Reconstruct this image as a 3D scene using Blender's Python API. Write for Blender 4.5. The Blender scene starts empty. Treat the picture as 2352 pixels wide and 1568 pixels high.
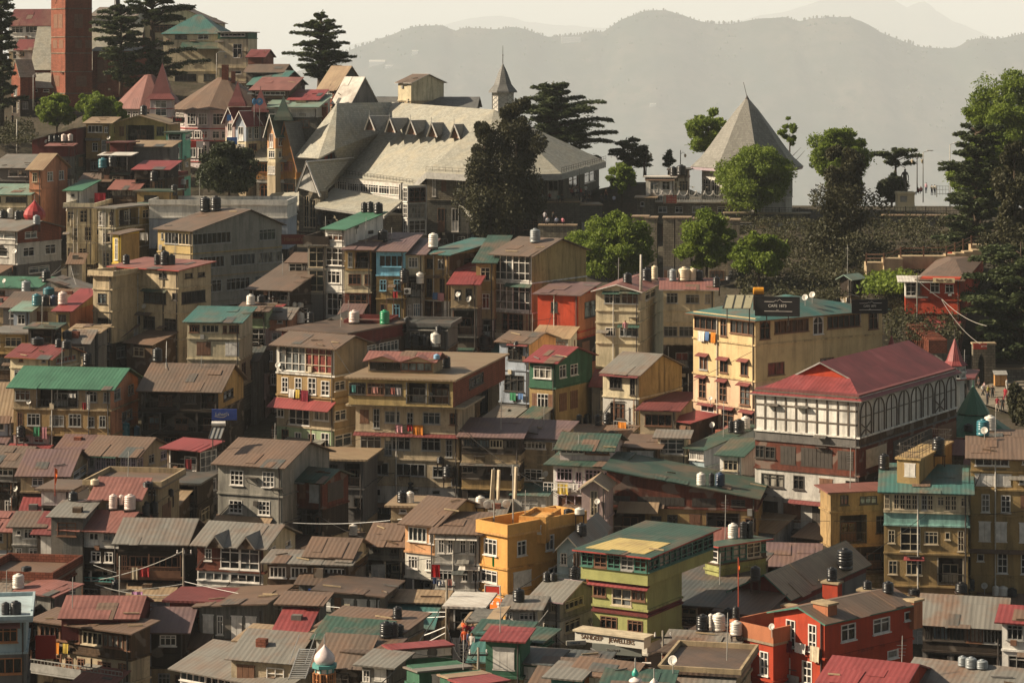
SKY_STRENGTH=.053; SUN_STRENGTH=5.0; EXPO=1.04; HAZE=6.4e-5; HILL_D=14000.0
import bpy, math, random
import numpy as np
from mathutils import Vector, Matrix
random.seed(7)
R=math.radians
# ---------------------------------------------------------------- camera maths (display pixels of the 2352 x 1568 photo)
F=6000.0; YH=120.0; CX=1176.0
SC=bpy.context.scene; COL=SC.collection
def W(x,y,D): return Vector(((x-CX)/F*D, D, (YH-y)/F*D))
TC=[0,0]
def tile(c,r): TC[0]=c; TC[1]=r
def px(zx): return 588*TC[0]+zx/4.0
def py(zy): return 392*TC[1]+zy/4.0
_D=[(200,470),(300,440),(400,405),(470,378),(520,350),(600,318),(680,297),(740,285),(800,275),(880,260),(960,247),(1050,235),(1170,220),(1300,202),(1400,188),(1568,168),(1660,158),(1760,150)]
def Dy(y):
    if y<=_D[0][0]: return _D[0][1]
    for (a,b),(c,d) in zip(_D,_D[1:]):
        if y<=c: return b+(d-b)*(y-a)/(c-a)
    return _D[-1][1]
# ---------------------------------------------------------------- materials
MATS={}
class NT:
    def __init__(s,m): s.t=m.node_tree; s.n=s.t.nodes; s.l=s.t.links
    def new(s,t,**k):
        o=s.n.new(t)
        for a,b in k.items(): setattr(o,a,b)
        return o
    def link(s,a,b): s.l.new(a,b)
def base_mat(name,rough=.8,spec=.3):
    m=bpy.data.materials.new(name); m.use_nodes=True
    nt=NT(m); b=nt.n['Principled BSDF']; b.inputs['Roughness'].default_value=rough
    b.inputs['Specular IOR Level'].default_value=spec
    return m,nt,b
def ramp(nt,fac,a,b,ca=(0,0,0,1),cb=(1,1,1,1)):
    r=nt.new('ShaderNodeValToRGB'); e=r.color_ramp.elements
    e[0].position=a; e[0].color=ca; e[1].position=b; e[1].color=cb
    nt.link(fac,r.inputs[0]); return r.outputs[0]
def mix(nt,fac,a,b,mode='MIX'):
    m=nt.new('ShaderNodeMix',data_type='RGBA',blend_type=mode)
    for sock,v in ((m.inputs[0],fac),(m.inputs[6],a),(m.inputs[7],b)):
        if hasattr(v,'is_linked') or hasattr(v,'links'): nt.link(v,sock)
        elif isinstance(v,(int,float)): sock.default_value=v
        else: sock.default_value=(*v[:3],1)
    return m.outputs[2]
def noise_n(nt,vec,scale,detail=4,rough=.6,mscale=None,dist=0):
    if mscale:
        mp=nt.new('ShaderNodeMapping'); mp.inputs['Scale'].default_value=mscale
        nt.link(vec,mp.inputs[0]); vec=mp.outputs[0]
    n=nt.new('ShaderNodeTexNoise'); n.inputs['Scale'].default_value=scale; n.inputs['Detail'].default_value=detail
    n.inputs['Roughness'].default_value=rough; n.inputs['Distortion'].default_value=dist
    nt.link(vec,n.inputs['Vector']); return n.outputs[0]
def bump(nt,b,h,st=.3,dist=.05):
    bp=nt.new('ShaderNodeBump'); bp.inputs['Strength'].default_value=st; bp.inputs['Distance'].default_value=dist
    nt.link(h,bp.inputs['Height']); nt.link(bp.outputs[0],b.inputs['Normal'])
WALLC=dict(beige=(.50,.40,.26),sand=(.46,.37,.25),ochre=(.35,.235,.11),mustard=(.38,.26,.115),tan=(.38,.29,.18),cream=(.62,.53,.36),ivory=(.66,.58,.42),
 grey=(.30,.28,.24),dgrey=(.16,.15,.14),white=(.72,.69,.63),dwhite=(.55,.52,.47),pink=(.50,.37,.34),lilac=(.54,.46,.45),red=(.40,.055,.025),brick=(.30,.10,.06),maroon=(.16,.04,.035),
 salmon=(.52,.24,.14),orange=(.62,.33,.10),green=(.05,.13,.08),lgreen=(.34,.34,.13),pgreen=(.33,.40,.24),blue=(.24,.52,.66),lblue=(.36,.44,.46),bluegrey=(.36,.40,.46),
 wood=(.12,.075,.045),dwood=(.055,.04,.03),rwood=(.17,.055,.035),owood=(.55,.27,.08),stone=(.27,.23,.17),dstone=(.15,.14,.115),teal=(.05,.19,.165),mint=(.22,.55,.40),tin=(.20,.19,.17),black=(.02,.02,.02),
 yellow=(.62,.44,.08),terracotta=(.42,.16,.08),gold=(.42,.31,.14),peach=(.60,.33,.17),cafe=(.58,.43,.23),cafepink=(.60,.42,.28),turq=(.30,.52,.46),offwhite=(.62,.58,.50))
def wallmat(c,dirt=.5):
    k=('wall',c,dirt)
    if k in MATS: return MATS[k]
    col=WALLC[c] if isinstance(c,str) else c
    m,nt,b=base_mat('plaster_'+(c if isinstance(c,str) else 'mixed'),.9,.2)
    g=nt.new('ShaderNodeNewGeometry').outputs['Position']
    n1=noise_n(nt,g,.45,6,.65)
    c1=mix(nt,ramp(nt,n1,.3,.75),tuple(x*.72 for x in col),tuple(min(1,x*1.14) for x in col))
    st=noise_n(nt,g,1.0,5,.7,(1.5,1.5,.16))
    c2=mix(nt,ramp(nt,st,.46,.72,(0,0,0,1),(min(.9,dirt*1.2),)*3+(1,)),c1,tuple(x*.18+.012 for x in col))
    pt=noise_n(nt,g,.9,7,.75)
    c3=mix(nt,ramp(nt,pt,.54,.64,(0,0,0,1),(dirt*.75,)*3+(1,)),c2,tuple(x*.38+.02 for x in col))
    fs=noise_n(nt,g,3.5,5,.75,(1,1,.45)); c3=mix(nt,ramp(nt,fs,.55,.75,(0,0,0,1),(dirt*.8,)*3+(1,)),c3,tuple(x*.25+.015 for x in col))
    lt=noise_n(nt,g,.7,6,.7,(1,1,.6)); c3=mix(nt,ramp(nt,lt,.60,.70,(0,0,0,1),(dirt*.5,)*3+(1,)),c3,tuple(min(.75,x*1.25+.06) for x in col))
    if c in ('wood','dwood','rwood','owood','tin'):
        wv=noise_n(nt,g,1.0,3,.6,(5,5,.25))
        c3=mix(nt,ramp(nt,wv,.35,.65,(.35,.35,.35,1),(1,1,1,1)),tuple(x*.35 for x in col),c3)
        pn=noise_n(nt,g,.8,1,.3,(1,1,1.2))
        c3=mix(nt,ramp(nt,pn,.6,.64,(0,0,0,1),(.6,.6,.6,1)),c3,(.20,.17,.14))
    if c in ('stone','dstone','brick'):
        bt=nt.new('ShaderNodeTexBrick'); mp=nt.new('ShaderNodeMapping'); mp.inputs['Rotation'].default_value=(R(90),0,0)
        sx=nt.new('ShaderNodeSeparateXYZ'); nt.link(g,sx.inputs[0]); ad=nt.new('ShaderNodeMath',operation='ADD'); nt.link(sx.outputs[0],ad.inputs[0]); nt.link(sx.outputs[1],ad.inputs[1])
        cb=nt.new('ShaderNodeCombineXYZ'); nt.link(ad.outputs[0],cb.inputs[0]); nt.link(sx.outputs[2],cb.inputs[1])
        nt.link(cb.outputs[0],bt.inputs['Vector']); s=.55 if c!='brick' else .35
        bt.inputs['Scale'].default_value=1; bt.inputs['Brick Width'].default_value=s; bt.inputs['Row Height'].default_value=s*.55; bt.inputs['Mortar Size'].default_value=.03
        bt.inputs['Color1'].default_value=(1,1,1,1); bt.inputs['Color2'].default_value=(.6,.6,.6,1); bt.inputs['Mortar'].default_value=(.35,.35,.35,1)
        c3=mix(nt,.8,c3,bt.outputs[0],'MULTIPLY')
    nt.link(c3,b.inputs['Base Color'])
    bump(nt,b,noise_n(nt,g,5,6,.7),.35,.06)
    MATS[k]=m; return m
ROOFC=dict(rust=(.135,.09,.064),red=(.215,.045,.044),dred=(.15,.04,.037),pinkred=(.21,.088,.072),green=(.05,.14,.085),dgreen=(.034,.07,.052),teal=(.045,.125,.112),grey=(.165,.155,.135),dgrey=(.07,.075,.07),
 brown=(.12,.088,.066),dbrown=(.085,.06,.045),tan=(.27,.195,.12),white=(.52,.49,.44),yellow=(.45,.34,.13),slate=(.295,.283,.235),dslate=(.13,.128,.12),mslate=(.20,.19,.165),plum=(.135,.085,.082),black=(.03,.03,.03),lgreen=(.17,.25,.20),sand=(.33,.27,.18),maroon=(.11,.03,.028))
def roofmat(c,kind='sheet',wear=.6):
    k=('roof',c,kind,wear)
    if k in MATS: return MATS[k]
    col=ROOFC[c] if c in ROOFC else WALLC[c]
    m,nt,b=base_mat('roof_'+kind+'_'+c,.55 if kind=='sheet' else .6,.4)
    uv=nt.new('ShaderNodeUVMap').outputs[0]; g=nt.new('ShaderNodeNewGeometry').outputs['Position']
    bt=nt.new('ShaderNodeTexBrick'); nt.link(uv,bt.inputs['Vector']); bt.inputs['Scale'].default_value=1
    if kind=='sheet':
        bt.inputs['Brick Width'].default_value=.85; bt.inputs['Row Height'].default_value=2.4; bt.inputs['Mortar Size'].default_value=.018; bt.offset=.37
        bt.inputs['Color1'].default_value=tuple(x*1.1 for x in col)+(1,); bt.inputs['Color2'].default_value=tuple(x*.86 for x in col)+(1,); bt.inputs['Mortar'].default_value=tuple(x*.78 for x in col)+(1,)
    else:
        bt.inputs['Brick Width'].default_value=.55; bt.inputs['Row Height'].default_value=.33; bt.inputs['Mortar Size'].default_value=.02
        bt.inputs['Color1'].default_value=tuple(x*1.15 for x in col)+(1,); bt.inputs['Color2'].default_value=tuple(x*.8 for x in col)+(1,); bt.inputs['Mortar'].default_value=tuple(x*.55 for x in col)+(1,)
    n1=noise_n(nt,g,.35,5,.65)
    rust=(.17,.10,.065) if c not in('red','dred','green','pinkred') else tuple(x*.6 for x in col)
    if kind!='sheet': rust=(.36,.31,.22) if c=='slate' else tuple(x*.7 for x in col)
    c1=mix(nt,ramp(nt,n1,.45,.68,(0,0,0,1),(wear,wear,wear,1)),bt.outputs[0],rust)
    sp=noise_n(nt,uv,1.0,4,.7,(2.2,.25,1))
    c2=mix(nt,ramp(nt,sp,.5,.75,(0,0,0,1),(.6,.6,.6,1)),c1,tuple(x*.5 for x in col))
    lt=noise_n(nt,uv,.5,3,.6,(1.3,.5,1))
    c2=mix(nt,ramp(nt,lt,.6,.72,(0,0,0,1),(.4*wear,)*3+(1,)),c2,tuple(min(.6,x*1.5+.05) for x in col))
    nt.link(c2,b.inputs['Base Color'])
    if kind=='sheet':
        wv=nt.new('ShaderNodeTexWave'); wv.inputs['Scale'].default_value=.9; nt.link(uv,wv.inputs['Vector']); wv.inputs['Distortion'].default_value=.2
        bump(nt,b,wv.outputs[1],.3,.04)
    else: bump(nt,b,bt.outputs[1],.5,.04)
    MATS[k]=m; return m
def plain(name,col,rough=.6,spec=.3,var=.25,sc=3,metal=0):
    k=('plain',name)
    if k in MATS: return MATS[k]
    m,nt,b=base_mat(name,rough,spec); g=nt.new('ShaderNodeNewGeometry').outputs['Position']
    n=noise_n(nt,g,sc,4,.6)
    nt.link(mix(nt,ramp(nt,n,.3,.7),tuple(x*(1-var) for x in col),tuple(min(1,x*(1+var*.5)) for x in col)),b.inputs['Base Color'])
    b.inputs['Metallic'].default_value=metal
    MATS[k]=m; return m
def panemat():
    k='pane'
    if k in MATS: return MATS[k]
    m,nt,b=base_mat('window_glass',.12,.5)
    r=nt.new('ShaderNodeObjectInfo').outputs['Random']
    rp=nt.new('ShaderNodeValToRGB'); rp.color_ramp.interpolation='CONSTANT'; e=rp.color_ramp.elements
    e[0].position=0; e[0].color=(.012,.012,.012,1); e[1].position=.45; e[1].color=(.03,.032,.033,1)
    for p,c in ((.62,(.07,.085,.09,1)),(.74,(.16,.17,.17,1)),(.83,(.34,.31,.26,1)),(.90,(.13,.06,.035,1)),(.94,(.22,.28,.30,1)),(.97,(.25,.06,.05,1))):
        q=e.new(p); q.color=c
    nt.link(r,rp.inputs[0])
    g=nt.new('ShaderNodeNewGeometry').outputs['Position']
    n=noise_n(nt,g,2.2,3,.6,(1,1,.35))
    nt.link(mix(nt,ramp(nt,n,.35,.7),rp.outputs[0],(.02,.02,.02)),b.inputs['Base Color'])
    MATS[k]=m; return m
FRAMEC=dict(umber=(.11,.088,.07),white=(.66,.62,.57),brown=(.17,.085,.05),dark=(.06,.05,.042),green=(.06,.16,.12),teal=(.1,.3,.28),pink=(.5,.36,.38),cream=(.5,.42,.3),grey=(.3,.29,.27),orange=(.4,.17,.07),blue=(.25,.5,.62),red=(.35,.06,.05),black=(.015,.015,.015),lilac=(.52,.42,.46))
def framemat(c): return plain('paint_'+c,FRAMEC[c],.6,.3,.3,2)
# ---------------------------------------------------------------- mesh builder
class MB:
    def __init__(s): s.v=[]; s.f=[]; s.uv=[]; s.m=[]
    def face(s,pts,uv=None,m=0):
        i=len(s.v); s.v.extend([tuple(p) for p in pts]); s.f.append(list(range(i,i+len(pts)))); s.m.append(m)
        s.uv.append(uv if uv else [(p[0]+p[1],p[2]) for p in pts])
    def box(s,x0,x1,y0,y1,z0,z1,m=0):
        i=len(s.v)
        s.v.extend([(x0,y0,z0),(x1,y0,z0),(x1,y1,z0),(x0,y1,z0),(x0,y0,z1),(x1,y0,z1),(x1,y1,z1),(x0,y1,z1)])
        for q in ((3,2,1,0),(4,5,6,7),(0,1,5,4),(1,2,6,5),(2,3,7,6),(3,0,4,7)):
            s.f.append([i+k for k in q]); s.m.append(m); s.uv.append([(s.v[i+k][0]+s.v[i+k][1],s.v[i+k][2]) for k in q])
    def plate(s,a,b,c,d,t,m=0):
        """quad a,b (eave) c,d (top): thick plate; u along a-b, v up the slope (metres)"""
        a,b,c,d=map(Vector,(a,b,c,d)); n=(b-a).cross(d-a)
        if n.length<1e-6: n=(c-b).cross(d-b)
        n.normalize()
        if n.z<0: n=-n
        u=(b-a).normalized(); v=n.cross(u)
        def U(p): return ((p-a).dot(u),(p-a).dot(v))
        top=[a,b,c,d]; uvs=[U(p) for p in top]; bot=[p-n*t for p in top]
        i=len(s.v); s.v.extend([tuple(p) for p in top+bot])
        s.f.append([i,i+1,i+2,i+3]); s.uv.append(uvs); s.m.append(m)
        s.f.append([i+7,i+6,i+5,i+4]); s.uv.append(uvs[::-1]); s.m.append(m)
        for k in range(4):
            j=(k+1)%4; s.f.append([i+k,i+4+k,i+4+j,i+j]); s.uv.append([uvs[k],uvs[k],uvs[j],uvs[j]]); s.m.append(m)
    def tube(s,pts,r,n=6,m=0,cap=True):
        pts=[Vector(p) for p in pts]; rr=r if isinstance(r,(list,tuple)) else [r]*len(pts); base=len(s.v)
        for k,p in enumerate(pts):
            t=(pts[min(k+1,len(pts)-1)]-pts[max(k-1,0)]).normalized(); a=t.orthogonal().normalized() if k==0 else (a-t*a.dot(t)).normalized()
            b=t.cross(a)
            for q in range(n):
                w=2*math.pi*q/n; s.v.append(tuple(p+(a*math.cos(w)+b*math.sin(w))*rr[k]))
        for k in range(len(pts)-1):
            for q in range(n):
                j=(q+1)%n; s.f.append([base+k*n+q,base+k*n+j,base+(k+1)*n+j,base+(k+1)*n+q]); s.m.append(m); s.uv.append([(0,0)]*4)
        if cap:
            s.f.append([base+q for q in range(n)][::-1]); s.m.append(m); s.uv.append([(0,0)]*n)
            e=base+(len(pts)-1)*n; s.f.append([e+q for q in range(n)]); s.m.append(m); s.uv.append([(0,0)]*n)
    def lathe(s,prof,n=14,c=(0,0,0),m=0,uv=True,phase=0):
        base=len(s.v); c=Vector(c)
        for (r,z) in prof:
            for q in range(n):
                w=2*math.pi*(q+phase)/n; s.v.append((c.x+r*math.cos(w),c.y+r*math.sin(w),c.z+z))
        R0=max(p[0] for p in prof)
        ln=[0]
        for (a,b) in zip(prof,prof[1:]): ln.append(ln[-1]+math.hypot(b[0]-a[0],b[1]-a[1]))
        for k in range(len(prof)-1):
            for q in range(n):
                j=(q+1)%n; s.f.append([base+k*n+q,base+k*n+j,base+(k+1)*n+j,base+(k+1)*n+q]); s.m.append(m)
                uq=2*math.pi*R0/n; s.uv.append([(q*uq,ln[k]),((q+1)*uq,ln[k]),((q+1)*uq,ln[k+1]),(q*uq,ln[k+1])])
        if prof[-1][0]>1e-3:
            e=base+(len(prof)-1)*n; s.f.append([e+q for q in range(n)]); s.m.append(m); s.uv.append([(0,0)]*n)
    def mesh(s,name,mats):
        me=bpy.data.meshes.new(name); me.from_pydata(s.v,[],s.f)
        for mt in (mats if isinstance(mats,(list,tuple)) else [mats]):
            if mt: me.materials.append(mt)
        if any(s.m): me.polygons.foreach_set('material_index',s.m)
        ul=me.uv_layers.new(name='UVMap'); flat=[c for f in s.uv for p in f for c in p]
        ul.data.foreach_set('uv',flat); me.update(); return me
    def obj(s,name,mats,parent=None,smooth=False,mw=None):
        me=s.mesh(name,mats)
        if smooth: me.polygons.foreach_set('use_smooth',[True]*len(me.polygons))
        return put(name,me,parent,mw)
def put(name,me,parent=None,mw=None):
    o=bpy.data.objects.new(name,me); COL.objects.link(o)
    if parent is not None: o.parent=parent
    if mw is not None: o.matrix_local=mw
    return o
def tag(o,label=None,cat=None,group=None,kind=None):
    if label: o['label']=label
    if cat: o['category']=cat
    if group: o['group']=group
    if kind: o['kind']=kind
    return o
def thing(name,label,cat,loc,rz=0,group=None):
    o=bpy.data.objects.new(name,None); COL.objects.link(o); o.location=loc; o.rotation_euler=(0,0,rz); o.empty_display_size=.3
    return tag(o,label,cat,group)
def copy_tree(o,parent=None):
    c=o.copy(); COL.objects.link(c)
    if parent is not None: c.parent=parent; c.matrix_parent_inverse=o.matrix_parent_inverse.copy()
    for ch in list(o.children): copy_tree(ch,c)
    return c
GROUND=[]   # control points (x,y,z) of the hillside
UNITS={'.':1,'w':2,'W':4,'L':8,'l':5,'t':1.6,'d':2,'s':1.1,'o':6,'O':12,'b':2,'a':2.4,'g':5,'p':3,'c':2.2,'|':.4,'q':1.3}
ZR={'w':(.34,.80),'W':(.34,.82),'L':(.36,.84),'l':(.36,.84),'t':(.12,.86),'d':(.03,.74),'s':(.52,.80),'o':(.06,.90),'O':(.06,.90),'b':(.32,.80),'a':(.20,.88),'g':(.08,.94),'p':(.2,.8),'c':(.28,.82),'q':(.12,.5)}
WCACHE={}; GAL=[]; HOUSES=[]
def window_mesh(tok,w,h,fc):
    k=(tok,w,h,fc)
    if k in WCACHE: return WCACHE[k]
    m=MB(); f=.07; a,b=-.035,.09
    def bar(x0,x1,z0,z1,y0=a): m.box(x0,x1,y0,b,z0,z1)
    if tok in 'bp':   # board shutters
        n=max(2,int(w/.35)); 
        for i in range(n): m.box(i*w/n+.012,(i+1)*w/n-.012,a,.05,.03,h-.03)
        m.box(-.04,w+.04,a+.012,.04,h-.03,h+.06); m.box(-.04,w+.04,a+.012,.04,-.06,.03)
    else:
        bar(0,f,0,h); bar(w-f,w,0,h); bar(f,w-f,h-f,h); bar(f,w-f,0,f)
        nv={'w':1,'W':max(2,round(w/.75)-1),'L':max(3,round(w/.75)-1),'l':max(3,round(w/.8)-1),'t':1,'d':1,'s':0,'a':1,'g':max(1,round(w/.8)-1),'c':2}.get(tok,1)
        hz={'w':[.68],'W':[.72],'L':[],'l':[.7],'t':[.68,.34],'d':[.45],'s':[],'a':[.62],'g':[.3,.72],'c':[.66,.33]}.get(tok,[])
        q=.028
        for i in range(nv):
            xx=w*(i+1)/(nv+1); m.box(xx-q,xx+q,a+.012,b-.012,f,h-f)
        for z in hz:
            zz=h*z; m.box(f,w-f,a+.02,b-.02,zz-q,zz+q)
        if tok=='d': m.box(f,w-f,.02,b-.03,f,h*.42)
        if tok=='a':   # arched head: two corner fillers
            n=8; r=w/2-f
            for sgn in (-1,1):
                cx=w/2; pts=[]
                for i in range(n+1):
                    t=math.pi/2*i/n; pts.append((cx+sgn*r*math.cos(t),h-f-r+r*math.sin(t)))
                for (p,q2) in zip(pts,pts[1:]):
                    m.face([(p[0],a+.03,p[1]),(q2[0],a+.03,q2[1]),(q2[0],a+.03,h-f),(p[0],a+.03,h-f)])
        m.box(-.07,w+.07,-.13,.05,-.07,-.001)
    WCACHE[k]=m.mesh('window',framemat(fc)); return WCACHE[k]
def pane_mesh(w,h,mt=None):
    k=('pane',w,h,mt.name if mt else '')
    if k not in WCACHE:
        m=MB(); m.face([(.03,.075,.03),(w-.03,.075,.03),(w-.03,.075,h-.03),(.03,.075,h-.03)]); WCACHE[k]=m.mesh('pane',mt or panemat())
    return WCACHE[k]
RZ90=Matrix.Rotation(R(90),4,'Z')
class House: pass
def solve_theta(xc,D,u2,M):
    best=None
    for i in range(2,85):
        t=R(i); u=(xc+M*math.sin(t))/(D+M*math.cos(t)); e=abs(u-u2)
        if best is None or e<best[0]: best=(e,t)
    return best[1]
def parse(s,L):
    toks=[]; i=0
    while i<len(s):
        c=s[i]; hood=None
        if i+1<len(s) and s[i+1]=='^': hood=True
        toks.append((c,hood)); i+=2 if hood else 1
    tot=sum(UNITS[c] for c,_ in toks) or 1; out=[]; u=0
    for c,hd in toks:
        w=UNITS[c]/tot*L
        if c not in '.|': out.append((c,hd,u,u+w))
        u+=w
    return out
FA=['.w..w.','.o.w.','.W..o','..W.w.','.w.w.w.','.L.w','o.W.','.t..W.','.b.W..','.p.w.p']; FB=['','.w.','..','.w..s','.s.','.b..']
def H(D,x0,x1,x2,ye,floors,roof,label,name='town_house',cat='house',th=None,M=8.0,fc='white',over=.45,ledge=True,pipes=1,dirt=.55,ext=6.0,fascia=None,group=None,awn='red',rail='dark',t=.1,gcol=None,tilt=0,base_ground=True,wear=.6,rk='sheet',nx=None):
    if D is None: D=Dy(py(ye+sum(f[0] for f in floors)))
    if nx is None: nx=0 if not base_ground else 3 if D<330 else 2 if D<392 else 1
    if nx and ext>=6:
        rq=random.Random(label); last=floors[-1][1]; floors=list(floors)
        for i in range(nx):
            floors.append((rq.uniform(2.4,2.9)*F*4/D, rq.choice([last,last,'dgrey','wood','tan','dstone','sand','dwood']), rq.choice(FA), rq.choice(FB), rq.choice([None,None,'dark','brown','grey'])))
    h=House(); ytot=ye+sum(f[0] for f in floors)
    if D is None: D=Dy(py(ytot))
    m1=D/F/4.0*1.0   # metres per zoom pixel
    P=W(px(x1),py(ye),D); u0=(px(x0)-CX)/F
    th0=th; M0=M; rt_=roof[0]; zw=P.z
    for tr in range(9):
        M=max(2.2,M0*.84**tr)
        if th0 is None:
            t2=solve_theta(P.x,D,(px(x2)-CX)/F,M) if x2 is not None else R(9)
            if tr and x2 is not None and t2>R(34): M=M_prev; break
            th=t2; M_prev=M
        else:
            th=R(th0)
            if x2 is not None:
                u2=(px(x2)-CX)/F; dn=math.sin(th)-u2*math.cos(th)
                if dn>.02: M=min(40,max(2.5,(u2*D-P.x)/dn))
        if rt_ not in('sA','gA') or M<=2.2: break
        run=M if rt_=='sA' else M*(roof[3].get('f',.5) if len(roof)>3 else .5)
        yl=P.y+run*math.cos(th)+1.0*math.sin(th); zr=(YH-py(roof[2]))/F*yl-zw
        if zr>=run*(.13 if rt_=='sA' else .30): break
        if th0 is not None and x2 is not None: break
    L=(P.x-u0*D)/(math.cos(th)+u0*math.sin(th)); L=max(1.5,L)
    HT=sum(f[0] for f in floors)*m1
    zb=P.z-HT; ct,st=math.cos(th),math.sin(th)
    root=thing(name,label,cat,(P.x,P.y,zb),-th,group)
    h.root=root; h.D=D; h.L=L; h.M=M; h.HT=HT; h.th=th; h.P=P; h.zb=zb
    def wxy(x,y): return (P.x+x*ct+y*st, P.y-x*st+y*ct)
    h.nxh=(nx*2.65 if nx and ext>=6 else 0); h.wxy=wxy; h.label=label; HOUSES.append(h)
    def zpix(yz,x,y):   # local z of picture row yz at local (x,y)
        return (YH-py(yz))/F*wxy(x,y)[1]-zb
    h.zpix=zpix
    if D>392 and px(x1)>560: base_ground=False; ext=max(ext,13)
    if base_ground:
        for (x,y) in ((0,0),(-L,0),(-L/2,M*.5)): GROUND.append((*wxy(x,y),zb))
    # ------------ walls, floor by floor
    z=HT; runs=[]; wins=[]; wr=random.Random(label+'w')
    opens=[]
    for fi,fl in enumerate(floors):
        hz=fl[0]*m1; col=fl[1]; A=fl[2] if len(fl)>2 else ''; B=fl[3] if len(fl)>3 else ''
        ffc=fl[4] if len(fl)>4 and fl[4] else fc
        z0=z-hz
        for face,s,Ln in (('A',A,L),('B',B,M)):
            hs=[]
            for (c,hd,a,b) in parse(s,Ln):
                r0,r1=ZR[c]; w=b-a; 
                if c not in 'oO': w=max(.4,round(w/.05)*.05)
                hh=max(.3,round((r1-r0)*hz/.05)*.05); za=z0+r0*hz
                if c in 'wWtcsq' and w>.5:
                    w=round(w*wr.uniform(.8,1.08)/.05)*.05; j=wr.uniform(.88,1.06); hh=max(.3,round(hh*j/.05)*.05)
                if a+w>Ln-.05: w=Ln-.05-a
                if a<.04: a=.04; w-=.04
                dep={'o':1.15,'O':1.15}.get(c,.13)
                hs.append((a,a+w,za,za+hh,dep)); wins.append((face,c,hd,a,w,za,hh,ffc if wr.random()<.78 else wr.choice(['white','cream','grey','brown',ffc])))
            opens.append((fi,face,hs,z0,z))
        runs.append((fi,col,z0,z)); z=z0
    faces={'A':(Vector((-L,0,0)),Vector((1,0,0)),Vector((0,-1,0)),L),'B':(Vector((0,0,0)),Vector((0,1,0)),Vector((1,0,0)),M)}
    groups=[]
    for r in runs:
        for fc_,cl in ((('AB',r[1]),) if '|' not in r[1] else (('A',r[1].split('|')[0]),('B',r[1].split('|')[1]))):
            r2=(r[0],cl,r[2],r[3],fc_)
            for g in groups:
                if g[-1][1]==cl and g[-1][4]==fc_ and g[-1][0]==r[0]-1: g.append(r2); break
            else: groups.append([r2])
    topmb=None
    for gi,g in enumerate(groups):
        mb=MB()
        if topmb is None: topmb=mb
        zt=g[0][3]; zo=g[-1][2]; last=g[-1][0]==len(floors)-1
        if last: zo2=zo-ext
        else: zo2=zo
        for r in g:
            for (fi,face,hs,a0,a1) in opens:
                if fi!=r[0] or face not in r[4]: continue
                o,u,n,Ln=faces[face]
                us=sorted({0,Ln}|{q for w in hs for q in w[:2]}); zs=sorted({r[2],r[3]}|{q for w in hs for q in w[2:4]})
                for ua,ub in zip(us,us[1:]):
                    for za,zb_ in zip(zs,zs[1:]):
                        mu,mz=(ua+ub)/2,(za+zb_)/2
                        if any(w[0]<mu<w[1] and w[2]<mz<w[3] for w in hs): continue
                        mb.face([o+u*ua+Vector((0,0,za)),o+u*ub+Vector((0,0,za)),o+u*ub+Vector((0,0,zb_)),o+u*ua+Vector((0,0,zb_))])
                for (ua,ub,za,zc,dp) in hs:
                    q=[o+u*ua+Vector((0,0,za)),o+u*ub+Vector((0,0,za)),o+u*ub+Vector((0,0,zc)),o+u*ua+Vector((0,0,zc))]; qi=[p-n*dp for p in q]
                    for k in range(4): mb.face([q[k],q[(k+1)%4],qi[(k+1)%4],qi[k]])
                    mb.face(qi,m=1 if dp>.5 else 0)
        for (a,b) in (((-L,0),(-L,M)),((-L,M),(0,M))) if 'A' in g[0][4] else ():
            mb.face([(a[0],a[1],zo2),(b[0],b[1],zo2),(b[0],b[1],zt),(a[0],a[1],zt)])
        if last:
            if 'A' in g[0][4]: mb.face([(-L,0,zo2),(0,0,zo2),(0,0,zo),(-L,0,zo)])
            if 'B' in g[0][4]: mb.face([(0,0,zo2),(0,M,zo2),(0,M,zo),(0,0,zo)])
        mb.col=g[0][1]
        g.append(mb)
    # ------------ roof
    rt,rc,yr=roof[:3]; ro=roof[3] if len(roof)>3 else {}
    rm=roofmat(rc,rk,wear); rmb=MB(); o=over; fm=framemat(fascia) if fascia else rm
    def pl(a,b,c,d):
        n0=len(rmb.f); rmb.plate(a,b,c,d,t)
        if fascia:
            for k in range(n0+2,len(rmb.f)): rmb.m[k]=1
    Hw=HT
    T=topmb
    for g in groups:
        if rt=='gA' and 'B' in g[0][4] and g[0][0]==0: T=g[-1]
    if gcol and rt[0]=='g': T=MB()
    if rt=='gA':
        f=ro.get('f',.5); yR=M*f; rise=max(.22*yR,zpix(yr,-L/2,yR)-Hw); s1=rise/yR; s2=rise/(M-yR)
        pl((-L-o,-o,Hw-s1*o),(o,-o,Hw-s1*o),(o,yR,Hw+rise),(-L-o,yR,Hw+rise))
        pl((o,M+o,Hw-s2*o),(-L-o,M+o,Hw-s2*o),(-L-o,yR,Hw+rise+.012),(o,yR,Hw+rise+.012))
        rz=Hw+rise
        for x in (0,-L): T.face([(x,0,Hw),(x,M,Hw),(x,yR,rz-.03)])
    elif rt=='gB':
        f=ro.get('f',.5); xR=-L*(1-f); rise=max(.35,zpix(yr,xR,0)-Hw); s1=rise/(L+xR); s2=rise/(-xR)
        pl((o,-o,Hw-s2*o),(o,M+o,Hw-s2*o),(xR,M+o,Hw+rise),(xR,-o,Hw+rise))
        pl((-L-o,M+o,Hw-s1*o),(-L-o,-o,Hw-s1*o),(xR,-o,Hw+rise+.012),(xR,M+o,Hw+rise+.012))
        for y in (0,M): T.face([(-L,y,Hw),(0,y,Hw),(xR,y,Hw+rise-.03)])
        rz=Hw+rise
    elif rt in('sA','sX','sXl'):
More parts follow.
